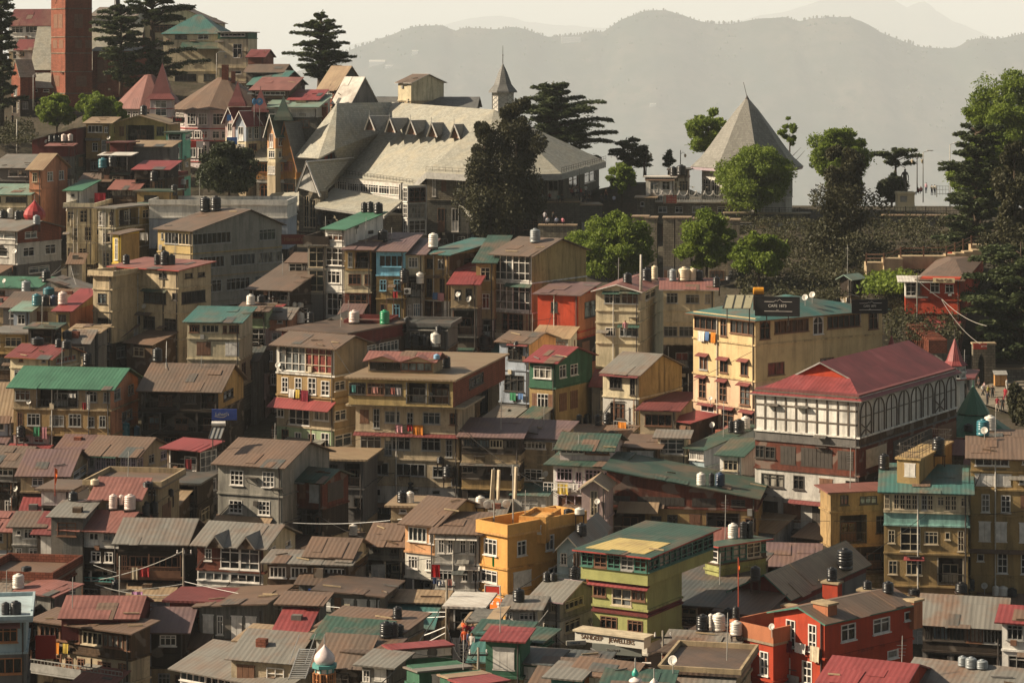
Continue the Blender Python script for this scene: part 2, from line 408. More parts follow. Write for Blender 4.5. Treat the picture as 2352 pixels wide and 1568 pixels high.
        if rt=='sA': zA=Hw; zB=max(Hw+(.1 if x2 is None or th0 is None else .025)*M,zpix(yr,-L/2,M)); cz=lambda x,y: zA+(zB-zA)*y/M
        elif rt=='sX': zl=zpix(yr,-L,0); cz=lambda x,y: Hw+(zl-Hw)*(-x/L)
        else: zr=zpix(yr,0,0); cz=lambda x,y: Hw+(zr-Hw)*(1+x/L)
        lo=min(cz(x,y) for x in(0,-L) for y in(0,M)); dz=0
        if lo<Hw-.05: dz=0
        c=[(-L-o,-o),(o,-o),(o,M+o),(-L-o,M+o)]
        if rt=='sA': pl(*[(x,y,cz(x,y)+.1) for x,y in c])
        elif rt=='sX': pl(*[(x,y,cz(x,y)+.1) for x,y in (c[1],c[2],c[3],c[0])])
        else: pl(*[(x,y,cz(x,y)+.1) for x,y in (c[3],c[0],c[1],c[2])])
        k=[(-L,0),(0,0),(0,M),(-L,M)]
        for a,b in zip(k,k[1:]+k[:1]): T.face([(a[0],a[1],Hw),(b[0],b[1],Hw),(b[0],b[1],max(Hw,cz(*b)+.03)),(a[0],a[1],max(Hw,cz(*a)+.03))])
        rz=max(cz(x,y) for x,y in k)
    elif rt in('h','hB','p'):
        if rt=='p' : ra=rb=(-L/2,M/2)
        elif rt=='h': i=min(M/2*ro.get('in',1),L*.45); ra=(-L+i,M/2); rb=(-i,M/2)
        else: i=min(L/2*ro.get('in',1),M*.45); ra=(-L/2,M-i); rb=(-L/2,i)
        rise=max(.4,zpix(yr,(ra[0]+rb[0])/2,(ra[1]+rb[1])/2)-Hw); rz=Hw+rise; zo_=Hw-rise*o/(min(L,M)/2)*.9
        c=[(-L-o,-o,zo_),(o,-o,zo_),(o,M+o,zo_),(-L-o,M+o,zo_)]; ra3=(*ra,rz); rb3=(*rb,rz)
        if rt=='h': pl(c[0],c[1],rb3,ra3); pl(c[2],c[3],ra3,rb3); pl(c[1],c[2],rb3,rb3); pl(c[3],c[0],ra3,ra3)
        elif rt=='hB': pl(c[1],c[2],ra3,rb3); pl(c[3],c[0],rb3,ra3); pl(c[0],c[1],rb3,rb3); pl(c[2],c[3],ra3,ra3)
        else:
            for k in range(4): pl(c[k],c[(k+1)%4],ra3,ra3)
    else: # flat
        par=ro.get('par',0); rz=Hw
        rmb.box(-L-o,o,-o,M+o,Hw,Hw+.16)
        if par:
            pm=MB(); w=.16; e=o-.02
            zc=Hw+.163
            pm.box(-L-e,e,-e,-e+w,zc,zc+par); pm.box(-L-e,e,M+e-w,M+e,zc,zc+par); pm.box(-L-e,-L-e+w,-e+w,M+e-w,zc,zc+par); pm.box(e-w,e,-e+w,M+e-w,zc,zc+par)
            pm.obj('parapet',wallmat(ro.get('pc',floors[0][1].split('|')[0]),dirt),root)
            rz=Hw+par
    topmb.face([(-L,0,Hw-.02),(0,0,Hw-.02),(0,M,Hw-.02),(-L,M,Hw-.02)])
    h.rz=rz; h.Hw=Hw
    h.roof=rmb.obj('roof',[rm,fm] if fascia else rm,root)
    rq=random.Random(label+'r')
    if rk=='sheet' and rt in('gA','sA','gB','sX','sXl') and L>2.5:
        if rt=='gA': Q=[Vector((-L-o,-o,Hw-s1*o)),Vector((o,-o,Hw-s1*o)),Vector((-L-o,yR,Hw+rise))]
        elif rt=='gB': Q=[Vector((o,-o,Hw-s2*o)),Vector((o,M+o,Hw-s2*o)),Vector((xR,-o,Hw+rise))]
        else: Q=[Vector((x,y,cz(x,y)+.1)) for x,y in ((-L-o,-o),(o,-o),(-L-o,M+o))]
        eu,ev=Q[1]-Q[0],Q[2]-Q[0]; nn=eu.cross(ev).normalized(); nn=nn if nn.z>0 else -nn; lu,lv=eu.length,ev.length
        for i in range(rq.randint(1,3) if wear>.3 else 1):
            w_,v_=rq.uniform(.6,1.7)/lu,rq.uniform(.8,2.4)/lv; a_=rq.uniform(0,max(.02,1-w_)); b_=rq.choice([-.16/lv,rq.uniform(0,max(.02,1-v_))]); sk=rq.uniform(-.05,.05)
            k_=[Q[0]+eu*a_+ev*(b_),Q[0]+eu*(a_+w_)+ev*(b_+sk*.3),Q[0]+eu*(a_+w_+sk*.2)+ev*(b_+v_),Q[0]+eu*(a_+sk*.2)+ev*(b_+v_)]
            pm=MB(); pm.plate(*[p+nn*(.035+.02*i) for p in k_],.02); pm.obj('roof_sheet',roofmat(rq.choice([rc,rc,rc,'rust','dgrey'] if wear>=.6 else [rc]),'sheet',.9),root)
        if rq.random()<.6:
            for i in range(rq.randint(1,3)):
                p=Q[0]+eu*rq.uniform(.05,.9)+ev*rq.uniform(.1,.85)+nn*.09; d=eu.normalized()*rq.uniform(.5,1.6)+ev.normalized()*rq.uniform(-.5,.5); pm=MB(); pm.tube([p,p+d],.06,4); pm.obj('batten',wallmat(rq.choice(['wood','tan','dgrey'])),root)
    if gcol and rt[0]=='g': T.obj('gable',wallmat(gcol,dirt),root)
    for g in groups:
        mb=g[-1]; mb.obj('wall',[wallmat(mb.col,dirt),wallmat('dwood',.5)],root)  # second slot: dark colour painting the shade inside verandah recesses
    # ------------ windows
    for (face,c,hd,a,w,za,hh,ffc) in wins:
        if face=='A': mt=Matrix.Translation(Vector((-L+a,0,za)))
        else: mt=Matrix.Translation(Vector((0,a,za)))@RZ90
        if c in 'oO':
            m=MB(); rh=min(.95,hh*.42); m.box(0,w,-.05,.02,rh-.06,rh); nb=max(2,int(w/.28))
            m.box(0,w,-.045,.015,.04,.1)
            for i in range(nb+1): xx=i*(w-.03)/nb; m.box(xx,xx+.03,-.03,0,.1,rh-.06)
            m.obj('railing',framemat(rail),root,mw=mt)
            n=max(1,int(w/2.0)); 
            for i in range(n+1):
                m=MB(); xx=i*(w-.1)/n; m.box(xx,xx+.1,-.02,.08,0,hh); m.obj('post',framemat(ffc),root,mw=mt)
            k=max(1,int(w/2.2))
            for i in range(k):
                ww=round(min(1.3,w/k*.6)/.05)*.05; hh2=round(hh*.62/.05)*.05
                mi=mt@Matrix.Translation(Vector(((i+.5)*w/k-ww/2,1.05,.12+(hh*.18 if i%2 else 0))))
                o_=put('window',window_mesh('d' if i%2==0 else 'w',ww,hh2,'brown' if ffc=='dark' else ffc),root,mi); put('pane',pane_mesh(ww,hh2),o_)
            continue
        w=round(w/.05)*.05; 
        if w<.2: continue
        o_=put('shutter' if c in 'bp' else 'window',window_mesh(c,w,hh,'brown' if c=='b' else ffc),root,mt)
        if c not in 'bp': put('pane',pane_mesh(w,hh),o_)
        if hd:
            m=MB(); m.plate((-.2,-.5,hh+.02),(w+.2,-.5,hh+.02),(w+.15,-.0,hh+.3),(-.15,0,hh+.3),.04); m.obj('awning',roofmat(awn) if awn in ROOFC else framemat(awn),root,mw=mt)
    # ------------ ledges and rain pipes
    if ledge:
        z=HT
        for fl in floors[:-1]:
            z-=fl[0]*m1
            m=MB(); e=.13; m.box(-L-.05,e,-e,-.003,z-.07,z+.07); m.box(.003,e,-.003,M,z-.07,z+.07); m.obj('ledge',wallmat(fl[1].split('|')[0] if ledge is True else ledge,.8),root)
    for i in range(pipes):
        m=MB(); x=-.22-(L-.5)*i*.61%max(.5,L-.4) if i else -.22
        zt=Hw-.1; m.tube([(x,-.09,zt),(x,-.09,zt-HT*.5),(x,-.09,-1.5)],.06,6); m.obj('rain_pipe',plain('pipe_iron',(.06,.05,.045),.6) if i%2==0 else plain('pipe_pale',(.5,.47,.42),.6),root)
    if ledge and L>3 and len(floors)>1:
        rq=random.Random(label+'g'); z=HT
        for fi,fl in enumerate(floors):
            hz=fl[0]*m1; z-=hz; A=fl[2] if len(fl)>2 else ''
            if hz<1.3 or not A or '^' in A or 'o' in A.lower(): continue
            k=rq.random()
            if k<.26:
                a0=rq.choice([0,0,.35]); a1=rq.choice([1,1,.6]); xa,xb=-L+L*a0,-L+L*a1
                m=MB(); m.plate((xa-.1,-.62,z+hz*.86),(xb+.1,-.62,z+hz*.86),(xb+.1,-.01,z+hz*.98),(xa-.1,-.01,z+hz*.98),.04); m.obj('awning',roofmat(rq.choice(['rust','brown','grey','dred','dgreen','dgrey'])),root)
            elif k<.46 and fi>0:
                a0=rq.choice([0,0,.4]); a1=rq.choice([1,1,.7]); xa,xb=-L+L*a0+.05,-L+L*a1-.05; dp=.85
                m=MB(); m.box(xa,xb,-dp,-.004,z-.02,z+.1); n=max(2,int((xb-xa)/.3)); m.box(xa,xb,-dp,-dp+.05,z+.92,z+.98)
                for i in range(n+1): x=xa+(xb-xa-.03)*i/n; m.box(x,x+.03,-dp+.01,-dp+.04,z+.1,z+.92)
                if rq.random()<.5: m.box(xa,xb,-dp-.02,-dp,z+.12,z+.7)
                m.obj('balcony',framemat(rq.choice(['dark','brown','grey','cream','dark'])),root)
                for i in range(max(1,int((xb-xa)/2.4))+1):
                    x=xa+(xb-xa-.09)*i/max(1,int((xb-xa)/2.4)); m=MB(); m.box(x,x+.09,-dp,-dp+.09,z+.98,z+hz-.02); m.obj('post',framemat('brown'),root)
                GAL.append((h,xa,xb,-dp-.05,z+.9,label))
            elif k<.6: GAL.append((h,-L+.2,-.2,-.25,z+hz*.3,label))
    if ledge and L>3:
        rq=random.Random(label+'c')
        for i in range(rq.randint(2,5)):
            x=-rq.uniform(.2,L-.3); z=HT*rq.uniform(.25,.95); k=rq.random(); m=MB()
            if k<.35: m.tube([(x,-.07,z),(max(-L,x-rq.uniform(.8,2.5)),-.07,z-.05),(max(-L,x-2.5)-.01,-.07,z-rq.uniform(.5,2))],.035,5); m.obj('conduit',plain('pipe_iron',(.06,.05,.045),.6),root)
            elif k<.6: m.box(x-.2,x+.2,-.2,-.003,z,z+rq.uniform(.3,.6)); m.obj('meter_box',framemat(rq.choice(['grey','dark','brown','cream'])),root)
            elif k<.8:
                w_=rq.uniform(.7,1.6); m.plate((x-w_,-.6,z),(x,-.6,z),(x,-.01,z+.25),(x-w_,-.01,z+.25),.03); m.obj('awning',roofmat(rq.choice(['rust','grey','brown','dgrey'])),root)
            else:
                m.box(x-.5,x+.5,-.45,-.003,z-.05,z); m.tube([(x-.45,-.42,z-.05),(x-.45,-.01,z-.45)],.025,4); m.tube([(x+.45,-.42,z-.05),(x+.45,-.01,z-.45)],.025,4); m.obj('bracket_shelf',framemat('dark'),root)
    return h

def merge(h1,h2):
    """make the volume h2 a part of the house h1"""
    bpy.context.view_layer.update()
    mw=h1.root.matrix_world.inverted()@h2.root.matrix_world
    for c in list(h2.root.children):
        ml=c.matrix_local.copy(); c.parent=h1.root; c.matrix_local=mw@ml
    bpy.data.objects.remove(h2.root); return h1
def skirt(h,yz,col,face='A',depth=1.1,drop=.45,a=0,b=1,name='awning',t=.05,fas=None):
    """sloping sheet roof along a face, its upper edge at picture row yz"""
    m=MB()
    if face=='A':
        z=h.zpix(yz,-h.L/2,0); x0=-h.L*(1-a)-.2; x1=-h.L*(1-b)+.2
        m.plate((x0,-depth,z-drop),(x1,-depth,z-drop),(x1,-.005,z),(x0,-.005,z),t)
    else:
        z=h.zpix(yz,0,h.M/2); y0=h.M*a-.2; y1=h.M*b+.2
        m.plate((depth,y0,z-drop),(depth,y1,z-drop),(.005,y1,z),(.005,y0,z),t)
    return m.obj(name,roofmat(col),h.root)
def dormer(h,x0,x1,yt,yb,col,gcol,yoff=.3,depth=3.0):
    """small gable roof on the A slope: picture columns x0,x1, peak row yt, eave row yb; built at local y=yoff"""
    D=h.wxy(-h.L/2,yoff)[1]; inv=Matrix.Rotation(h.th,4,'Z')
    def loc(zx,zy):
        u=(px(zx)-CX)/F; ct,st=math.cos(h.th),math.sin(h.th)
        x=(u*(h.P.y+yoff*ct)-h.P.x-yoff*st)/(ct+u*st); return x,h.zpix(zy,x,yoff)
    xa,zb=loc(x0,yb); xb,_=loc(x1,yb); xm,zt=loc((x0+x1)/2,yt)
    m=MB(); o=.15
    m.plate((xa-.1,yoff+depth,zb),(xa-.1,yoff-o,zb),(xm,yoff-o,zt),(xm,yoff+depth,zt),.07); m.plate((xb+.1,yoff-o,zb),(xb+.1,yoff+depth,zb),(xm,yoff+depth,zt+.01),(xm,yoff-o,zt+.01),.07)
    d=m.obj('dormer',roofmat(col),h.root)
    g=MB(); g.face([(xa,yoff,zb),(xb,yoff,zb),(xm,yoff,zt-.06)]); g.obj('gable',wallmat(gcol),d)
    return d
def chimney(h,zx0,zx1,zyt,zyb,y,col='brick',cap='sand'):
    """chimney on house h standing at local depth y"""
    ct,st=math.cos(h.th),math.sin(h.th)
    def lx(zx):
        u=(px(zx)-CX)/F; return (u*(h.P.y+y*ct)-h.P.x-y*st)/(ct+u*st)
    xa,xb=lx(zx0),lx(zx1); w=xb-xa; zt=h.zpix(zyt,xa,y); zb=h.zpix(zyb,xa,y)-1.0
    m=MB(); m.box(xa,xb,y-w*.35,y+w*.35,zb,zt); c=m.obj('chimney',wallmat(col),h.root)
    m=MB(); m.box(xa-.1,xb+.1,y-w*.35-.1,y+w*.35+.1,zt+.003,zt+.14); m.obj('cap',wallmat(cap),c); return c
def rail(h,zx0,zx1,zyt,zyb,y,col='dark',face='A'):
    ct,st=math.cos(h.th),math.sin(h.th)
    def lx(zx):
        u=(px(zx)-CX)/F; return (u*(h.P.y+y*ct)-h.P.x-y*st)/(ct+u*st)
    a,b=lx(zx0),lx(zx1); zb=h.zpix(zyb,a,y); zt=h.zpix(zyt,a,y); m=MB(); n=max(2,int((b-a)/.35))
    m.box(a,b,y-.03,y+.03,zt-.06,zt); m.box(a,b,y-.03,y+.03,(zb+zt)/2,(zb+zt)/2+.04)
    for i in range(n+1): x=a+(b-a)*i/n; m.box(x-.02,x+.02,y-.02,y+.02,zb,zt-.06)
    return m.obj('railing',framemat(col),h.root)
# ---------------------------------------------------------------- foliage
def leafmat(name,c1,c2,trans=.35,rough=.6):
    k=('leaf',name)
    if k in MATS: return MATS[k]
    m,nt,b=base_mat(name,rough,.25)
    g=nt.new('ShaderNodeNewGeometry'); n=noise_n(nt,g.outputs['Position'],.45,3,.6)
    r=g.outputs['Random Per Island']
    a=mix(nt,ramp(nt,n,.35,.65),c1,c2); col=mix(nt,.45,a,mix(nt,r,tuple(x*.55 for x in c1),tuple(x*1.25 for x in c2)))
    nt.link(col,b.inputs['Base Color'])
    t=nt.new('ShaderNodeBsdfTranslucent'); nt.link(col,t.inputs[0]); ms=nt.new('ShaderNodeMixShader'); ms.inputs[0].default_value=trans
    nt.link(b.outputs[0],ms.inputs[1]); nt.link(t.outputs[0],ms.inputs[2]); nt.link(ms.outputs[0],nt.n['Material Output'].inputs[0])
    MATS[k]=m; return m
LEAF=dict(bright=((.095,.15,.018),(.19,.245,.034)),mid=((.055,.085,.022),(.10,.135,.03)),dark=((.028,.038,.017),(.05,.06,.025)),cedar=((.034,.052,.022),(.080,.098,.034)),
  cypress=((.034,.036,.016),(.062,.058,.024)),dry=((.10,.085,.035),(.16,.12,.05)),scrub=((.034,.038,.016),(.066,.060,.024)))
def leaves(k): return leafmat('foliage_'+k,*LEAF[k],trans=.4 if k in('bright','mid') else .2)
def cloud(name,C,size,mat,parent=None,flat=0,rng=None,asp=1.7):
    """N leaf quads at centres C (N x 3, local metres)"""
    rng=rng or np.random.default_rng(1); n=len(C)
    a=rng.normal(size=(n,3)); 
    if flat: a[:,2]*=(1-flat)
    a/=np.linalg.norm(a,axis=1)[:,None]+1e-9
    b=rng.normal(size=(n,3)); 
    if flat: b[:,2]*=(1-flat)
    b-=a*(a*b).sum(1)[:,None]; b/=np.linalg.norm(b,axis=1)[:,None]+1e-9
    s=(size*rng.uniform(.6,1.35,n))[:,None]; a=a*s*asp*.5; b=b*s*.5
    V=np.stack([C-a,C-b*.9+a*.1,C+a,C+b*.9+a*.1],1).reshape(-1,3)
    me=bpy.data.meshes.new(name); me.vertices.add(4*n); me.vertices.foreach_set('co',V.astype(np.float32).ravel())
    me.loops.add(4*n); me.loops.foreach_set('vertex_index',np.arange(4*n,dtype=np.int32))
    me.polygons.add(n); me.polygons.foreach_set('loop_start',np.arange(0,4*n,4,dtype=np.int32))
    me.update(calc_edges=True); me.materials.append(mat)
    return put(name,me,parent)
BARK=lambda: plain('bark',(.075,.055,.04),.9,.1,.4,6)
def trunk_obj(parent,H_,r0,rng,limbs=6,lean=.04,hfrac=.75,spread=.5,name='trunk'):
    m=MB(); x=y=0; pts=[]
    for i in range(7):
        t=i/6; pts.append((x+lean*H_*math.sin(t*2)*.5,y+.03*H_*math.sin(t*3),t*H_*hfrac-.6*(i==0)))
    m.tube(pts,[r0*(1-.75*i/6) for i in range(7)],8)
    for k in range(limbs):
        t=rng.uniform(.35,.95); i=int(t*6); p=Vector(pts[i]); a=rng.uniform(0,6.28); l=H_*spread*rng.uniform(.5,1)*.6
        q=[p+Vector((math.cos(a)*l*s,math.sin(a)*l*s,l*.75*s+.15*l*s*s)) for s in (0,.35,.7,1)]
        m.tube(q,[r0*.45*(1-t*.5),r0*.32*(1-t*.5),r0*.2*(1-t*.4),r0*.08],5)
    return m.obj(name,BARK(),parent,smooth=True)
def broadleaf(D,xl,xr,yt,yb,label,kind='bright',seed=1,n=7000,blobs=26,leaf=.42,ytrunk=None,group=None,name='broadleaf_tree',crown_from=.12):
    """display pixels: crown box xl..xr, yt..yb"""
    rng=np.random.default_rng(seed); xc=(xl+xr)/2; yb2=ytrunk or yb; base=W(xc,yb2,D); mpp=D/F
    Rx=(xr-xl)/2*mpp; Ht=(yb2-yt)*mpp; zc0=(yb2-yb)*mpp
    root=thing(name,label,'tree',base,rng.uniform(0,6),group)
    root.rotation_euler=(0,0,0); GROUND.append(tuple(base))
    trunk_obj(root,Ht,max(.18,Ht*.022),rng)
    Ch=Ht-zc0; cz=zc0+Ch*.5; C=[]; blobs=int(blobs*2.8); leaf=leaf*.55; per=int(n*4.2)//blobs
    for i in range(blobs):
        v=rng.normal(size=3); v/=np.linalg.norm(v); q=rng.uniform(.10,1.08)**.5; br=rng.uniform(.12,.27)
        ctr=np.array([v[0]*Rx*(1.06-br)*q,v[1]*Rx*(1.06-br)*q,v[2]*Ch*.5*(1.06-br)*q]); f=ctr[2]/(Ch*.5)
        w=1-.30*max(0,f)**1.5-.18*max(0,-f)**2; ctr[0]*=w; ctr[1]*=w
        rr_=min(Rx,Ch*.62)*br*rng.uniform(.7,1.3); k=int(per*(br/.19)**2*rng.uniform(.55,1.15))
        d=rng.normal(size=(k,3)); d/=np.linalg.norm(d,axis=1)[:,None]; d*=(rng.uniform(.25,1.0,k)**.5*(1+.35*rng.exponential(.4,k)))[:,None]
        C.append(ctr+d*np.array([rr_,rr_,rr_*.72])+np.array([0,0,cz]))
    C=np.concatenate(C)
    cloud('crown',C,leaf,leaves(kind),root,rng=rng)
    return root
def cypress(D,xl,xr,yt,yb,label,seed=1,n=9000,kind='cypress',lobes=34,leaf=.38,group=None,xt=None,name='cypress_tree',prof=1.0):
    rng=np.random.default_rng(seed); xc=(xl+xr)/2; base=W(xc,yb,D); mpp=D/F; Rx=(xr-xl)/2*mpp; Ht=(yb-yt)*mpp
    root=thing(name,label,'tree',base,0,group); GROUND.append(tuple(base))
    sx=((xt or xc)-xc)*mpp
    m=MB(); m.tube([(0,0,-.8),(sx*.3,0,Ht*.4),(sx,0,Ht*.96)],[Ht*.02+.1,Ht*.014+.05,.03],8); m.obj('trunk',BARK(),root,smooth=True)
    C=[]; leaf=leaf*.6; n=int(n*2.2); lobes=int(lobes*1.5); per=n//lobes
    for i in range(lobes):
        t=(i+.5)/lobes; z=Ht*(.06+.92*t); w=Rx*prof*1.22*(1.05-.72*t**1.9)*min(1,.55+t*3)*(.75+.25*math.sin(t*19+seed)); a=rng.uniform(0,6.28)
        q=rng.uniform(.3,.85); cx,cy=math.cos(a)*w*q+sx*t,math.sin(a)*w*q; r=max(.5,w*rng.uniform(.26,.5))
        d=rng.normal(size=(per,3)); d/=np.linalg.norm(d,axis=1)[:,None]; d*=(rng.uniform(.35,1.15,per)**.75)[:,None]
        C.append(np.array([cx,cy,z])+d*np.array([r,r,r*1.15]))
    cloud('crown',np.concatenate(C),leaf,leaves(kind),root,rng=rng,asp=1.9)
    return root
def cedar(D,xt,yb,ytop,layers,label,seed=1,kind='cedar',leaf=.22,dens=1.0,group=None,r0=None,lean=0,name='cedar_tree',depth=.8):
    """layers: (y, xl, xr) display pixels of the flat branch tiers"""
    rng=np.random.default_rng(seed); base=W(xt,yb,D); mpp=D/F; Ht=(yb-ytop)*mpp
    root=thing(name,label,'tree',base,0,group); GROUND.append(tuple(base))
    m=MB(); r0=r0 or Ht*.018+.12; lx=lean*mpp
    def tx(z): return lx*z/Ht
    m.tube([(tx(z),.05*math.sin(z),z) for z in np.linspace(-1,Ht,9)],[r0*(1-.9*i/8)+.02 for i in range(9)],8)
    C=[]
    ys_=[q[0] for q in layers]; sp=(max(ys_)-min(ys_))/max(1,len(ys_)-1)*mpp
    for (y,xl,xr) in layers:
        z=(yb-y)*mpp; wl=(xt-xl)*mpp; wr=(xr-xt)*mpp; wm=(wl+wr)/2*depth; nb=rng.integers(7,11)
        for k in range(nb):
            a=2*math.pi*(k+rng.uniform(-.35,.35))/nb; ca,sa=math.cos(a),math.sin(a)
            rx=(wr if ca>0 else wl); rad=rx*wm/math.sqrt((wm*ca)**2+(rx*sa)**2+1e-6); rad=abs(rad)*rng.choice([rng.uniform(.5,.8),rng.uniform(.85,1.1),rng.uniform(.95,1.12)])
            dz=rng.uniform(-.62,.62)*sp; dr=rng.uniform(-.08,.16)
            def bp(s): return np.array([tx(z)+ca*rad*s,sa*rad*s,z+dz-rad*.25*(1-s)**2*1.0+dr*rad*s*(1-s)-.05*rad*s*s])
            m.tube([bp(s) for s in (0,.3,.65,.95)],[r0*.28,r0*.2,r0*.12,.02],5)
            n=int(120*rad*dens)+24; s=rng.uniform(.22,1.0,n)**.7; P=np.array([bp(q) for q in s])
            lat=rng.normal(size=n)*rad*.15*np.sqrt(np.maximum(.05,1.15-s))*1.0
            P[:,0]+=-sa*lat+rng.normal(size=n)*.1; P[:,1]+=ca*lat; P[:,2]+=rng.normal(size=n)*(.10+.16*(1-s))-np.abs(lat)*.16+.10
            C.append(P)
    m.obj('trunk',BARK(),root,smooth=True)
    cloud('crown',np.concatenate(C),leaf,leaves(kind),root,flat=.72,rng=rng,asp=2.2)
    return root
# ---------------------------------------------------------------- far hills
def interp(pts,x):
    if x<=pts[0][0]: return pts[0][1]
    for (a,b),(c,d) in zip(pts,pts[1:]):
        if x<=c: return b+(d-b)*(x-a)/(c-a)
    return pts[-1][1]
def hillmat():
    m,nt,b=base_mat('dry_forest_hillside',.95,.05); g=nt.new('ShaderNodeNewGeometry').outputs['Position']
    n=noise_n(nt,g,.0022,8,.7); n2=noise_n(nt,g,.012,6,.7)
    c=mix(nt,ramp(nt,n,.42,.6),(.022,.034,.03),(.085,.072,.056)); c=mix(nt,ramp(nt,n2,.45,.62),c,(.02,.03,.018))
    nt.link(c,b.inputs['Base Color']); return m
from mathutils import noise as mnoise
def hills(name,D0,prof,x0,x1,zbot,slope,mat,seed,amp=1.0):
    nx,nz=170,36; V=[]; Fc=[]
    for i in range(nx+1):
        x=x0+(x1-x0)*i/nx; p=W(x,interp(prof,x),D0)
        rough=mnoise.fractal(Vector((x*.02,seed,0)),1,2,5)*D0*.0006
        zr=p.z+rough
        for j in range(-4,nz+1):
            if j<0: z=zr+j*D0*.006; y=D0-j*D0*.02; xx=p.x
            else:
                t=j/nz; z=zr+(zbot-zr)*t; y=D0-(zr-z)/slope
                v=Vector((p.x*.0011,z*.0016,seed)); d=mnoise.fractal(v,1,2,6)
                rg=abs(mnoise.noise(Vector((p.x*.0013+z*.0006,seed+3,0))))
                y+=(d*420+(.3-rg)*900)*t**.6*amp; xx=p.x
            V.append((xx,y,z))
    k=nz+5
    for i in range(nx):
        for j in range(k-1): Fc.append((i*k+j,(i+1)*k+j,(i+1)*k+j+1,i*k+j+1))
    me=bpy.data.meshes.new(name); me.from_pydata(V,[],Fc); me.materials.append(mat); me.polygons.foreach_set('use_smooth',[True]*len(Fc))
    o=put(name,me); tag(o,kind='structure'); return V,k,nx
# ---------------------------------------------------------------- small things
TANKC=dict(black=(.012,.012,.013),white=(.62,.58,.52),green=(.02,.22,.10),blue=(.18,.34,.5),grey=(.22,.24,.25),teal=(.03,.14,.17),pinkw=(.60,.48,.43),yellow=(.62,.36,.04),navy=(.03,.05,.09),cream=(.62,.52,.36))
TKC={}
def tank_meshes(c,shape):
    k=(c,shape)
    if k in TKC: return TKC[k]
    mt=plain('tank_plastic_'+c,TANKC[c],.34,.5,.15,3); m=MB(); r,h=.5,shape
    prof=[(.47,0),(.5,.05)]
    n=5
    for i in range(n):
        z=.1+(h-.3)*i/n; dz=(h-.3)/n
        prof+=[(.5,z),(.5,z+dz*.55),(.465,z+dz*.7),(.465,z+dz*.85)]
    prof+=[(.5,h-.2),(.47,h-.1),(.36,h-.02),(.2,h)]
    m.lathe([(0.001,0)]+prof,18); body=m.mesh('water_tank',mt)
    l=MB(); l.lathe([(.2,h-.005),(.21,h+.06),(.12,h+.1),(.001,h+.11)],12); lid=l.mesh('lid',mt)
    for me in (body,lid): me.polygons.foreach_set('use_smooth',[True]*len(me.polygons))
    b2=MB(); b2.lathe([(.505,h*.30),(.512,h*.32),(.512,h*.35),(.505,h*.37)],18); band=b2.mesh('rim',mt)
    TKC[k]=(body,lid,band); return TKC[k]
PLACE=[]    # deferred placements, resolved by a ray through the picture point onto the built surface
ORD={1:[''],2:['left one of two','right one of two'],3:['leftmost of three','middle one of three','rightmost of three'],
 4:['leftmost of four','second from the left of four','third from the left of four','rightmost of four'],
 5:['leftmost of five','second from left of five','middle one of five','fourth from left of five','rightmost of five']}
COLW=dict(black='black',white='white',green='bright green',blue='blue',grey='grey',teal='dark teal',pinkw='pale pinkish white',yellow='orange yellow',navy='dark navy',cream='cream')
def tanks(where,lst,raise_=0,stand=False,group=None):
    """where: phrase; lst: (zx_centre, zy_bottom, zwidth, zheight, colour)"""
    cnt={}
    for q in lst: cnt[q[4]]=cnt.get(q[4],0)+1
    idx={}
    for q in sorted(lst,key=lambda q:q[0]):
        c=q[4]; i=idx.get(c,0); idx[c]=i+1; n=cnt[c]
        o=ORD[n][i] if n in ORD else 'number %d from the left'%(i+1)
        if n>5: o=['leftmost','second from left','third from left','fourth from left','fifth from left','sixth from left','seventh from left','eighth from left','ninth from left'][i]
        lab=(COLW[c]+' tank '+(o+' ' if o else '')+where)
        if len(lab.split())>16: lab=lab.replace(' one of ',' of ').replace(' from the left',' from left').replace(' one in ',' in ')
        if len(lab.split())>16: print('LONG',len(lab.split()),lab)
        PLACE.append(('tank',px(q[0]),py(q[1]),q[2]/4,q[3]/4,c,lab,group or 'water tanks '+where,raise_,stand))
def dish(zx,zy,zw,where,D=None): PLACE.append(('dish',px(zx),py(zy),zw/4,0,'',('pale round satellite dish '+where),None,D,0))
def make_tank(p,w,h,c,lab,group,stand,rng=random):
    sh=min(2.2,max(.8,round(h/w*4)/4)); a,b,d=tank_meshes(c,sh)
    o=put('water_tank',a); o.location=p; o.scale=(w,w,h/sh); o.rotation_euler=(0,0,rng.uniform(0,6)); tag(o,lab,'water tank',group)
    put('lid',b,o); put('rim',d,o)
    if stand:
        m=MB(); r=w*.5; hh=stand
        for sx in(-1,1):
            for sy in(-1,1): m.box(sx*r*.8-.04,sx*r*.8+.04,sy*r*.8-.04,sy*r*.8+.04,-hh,-.07)
        m.box(-r,r,-r,r,-.07,-.005); s=m.obj('tank_stand',plain('rusty_steel',(.07,.045,.035),.8)); s.location=p
        tag(s,' '.join(('stand of '+lab.replace(' one of',' of')).split()[:16]),'tank stand',None)
    return o
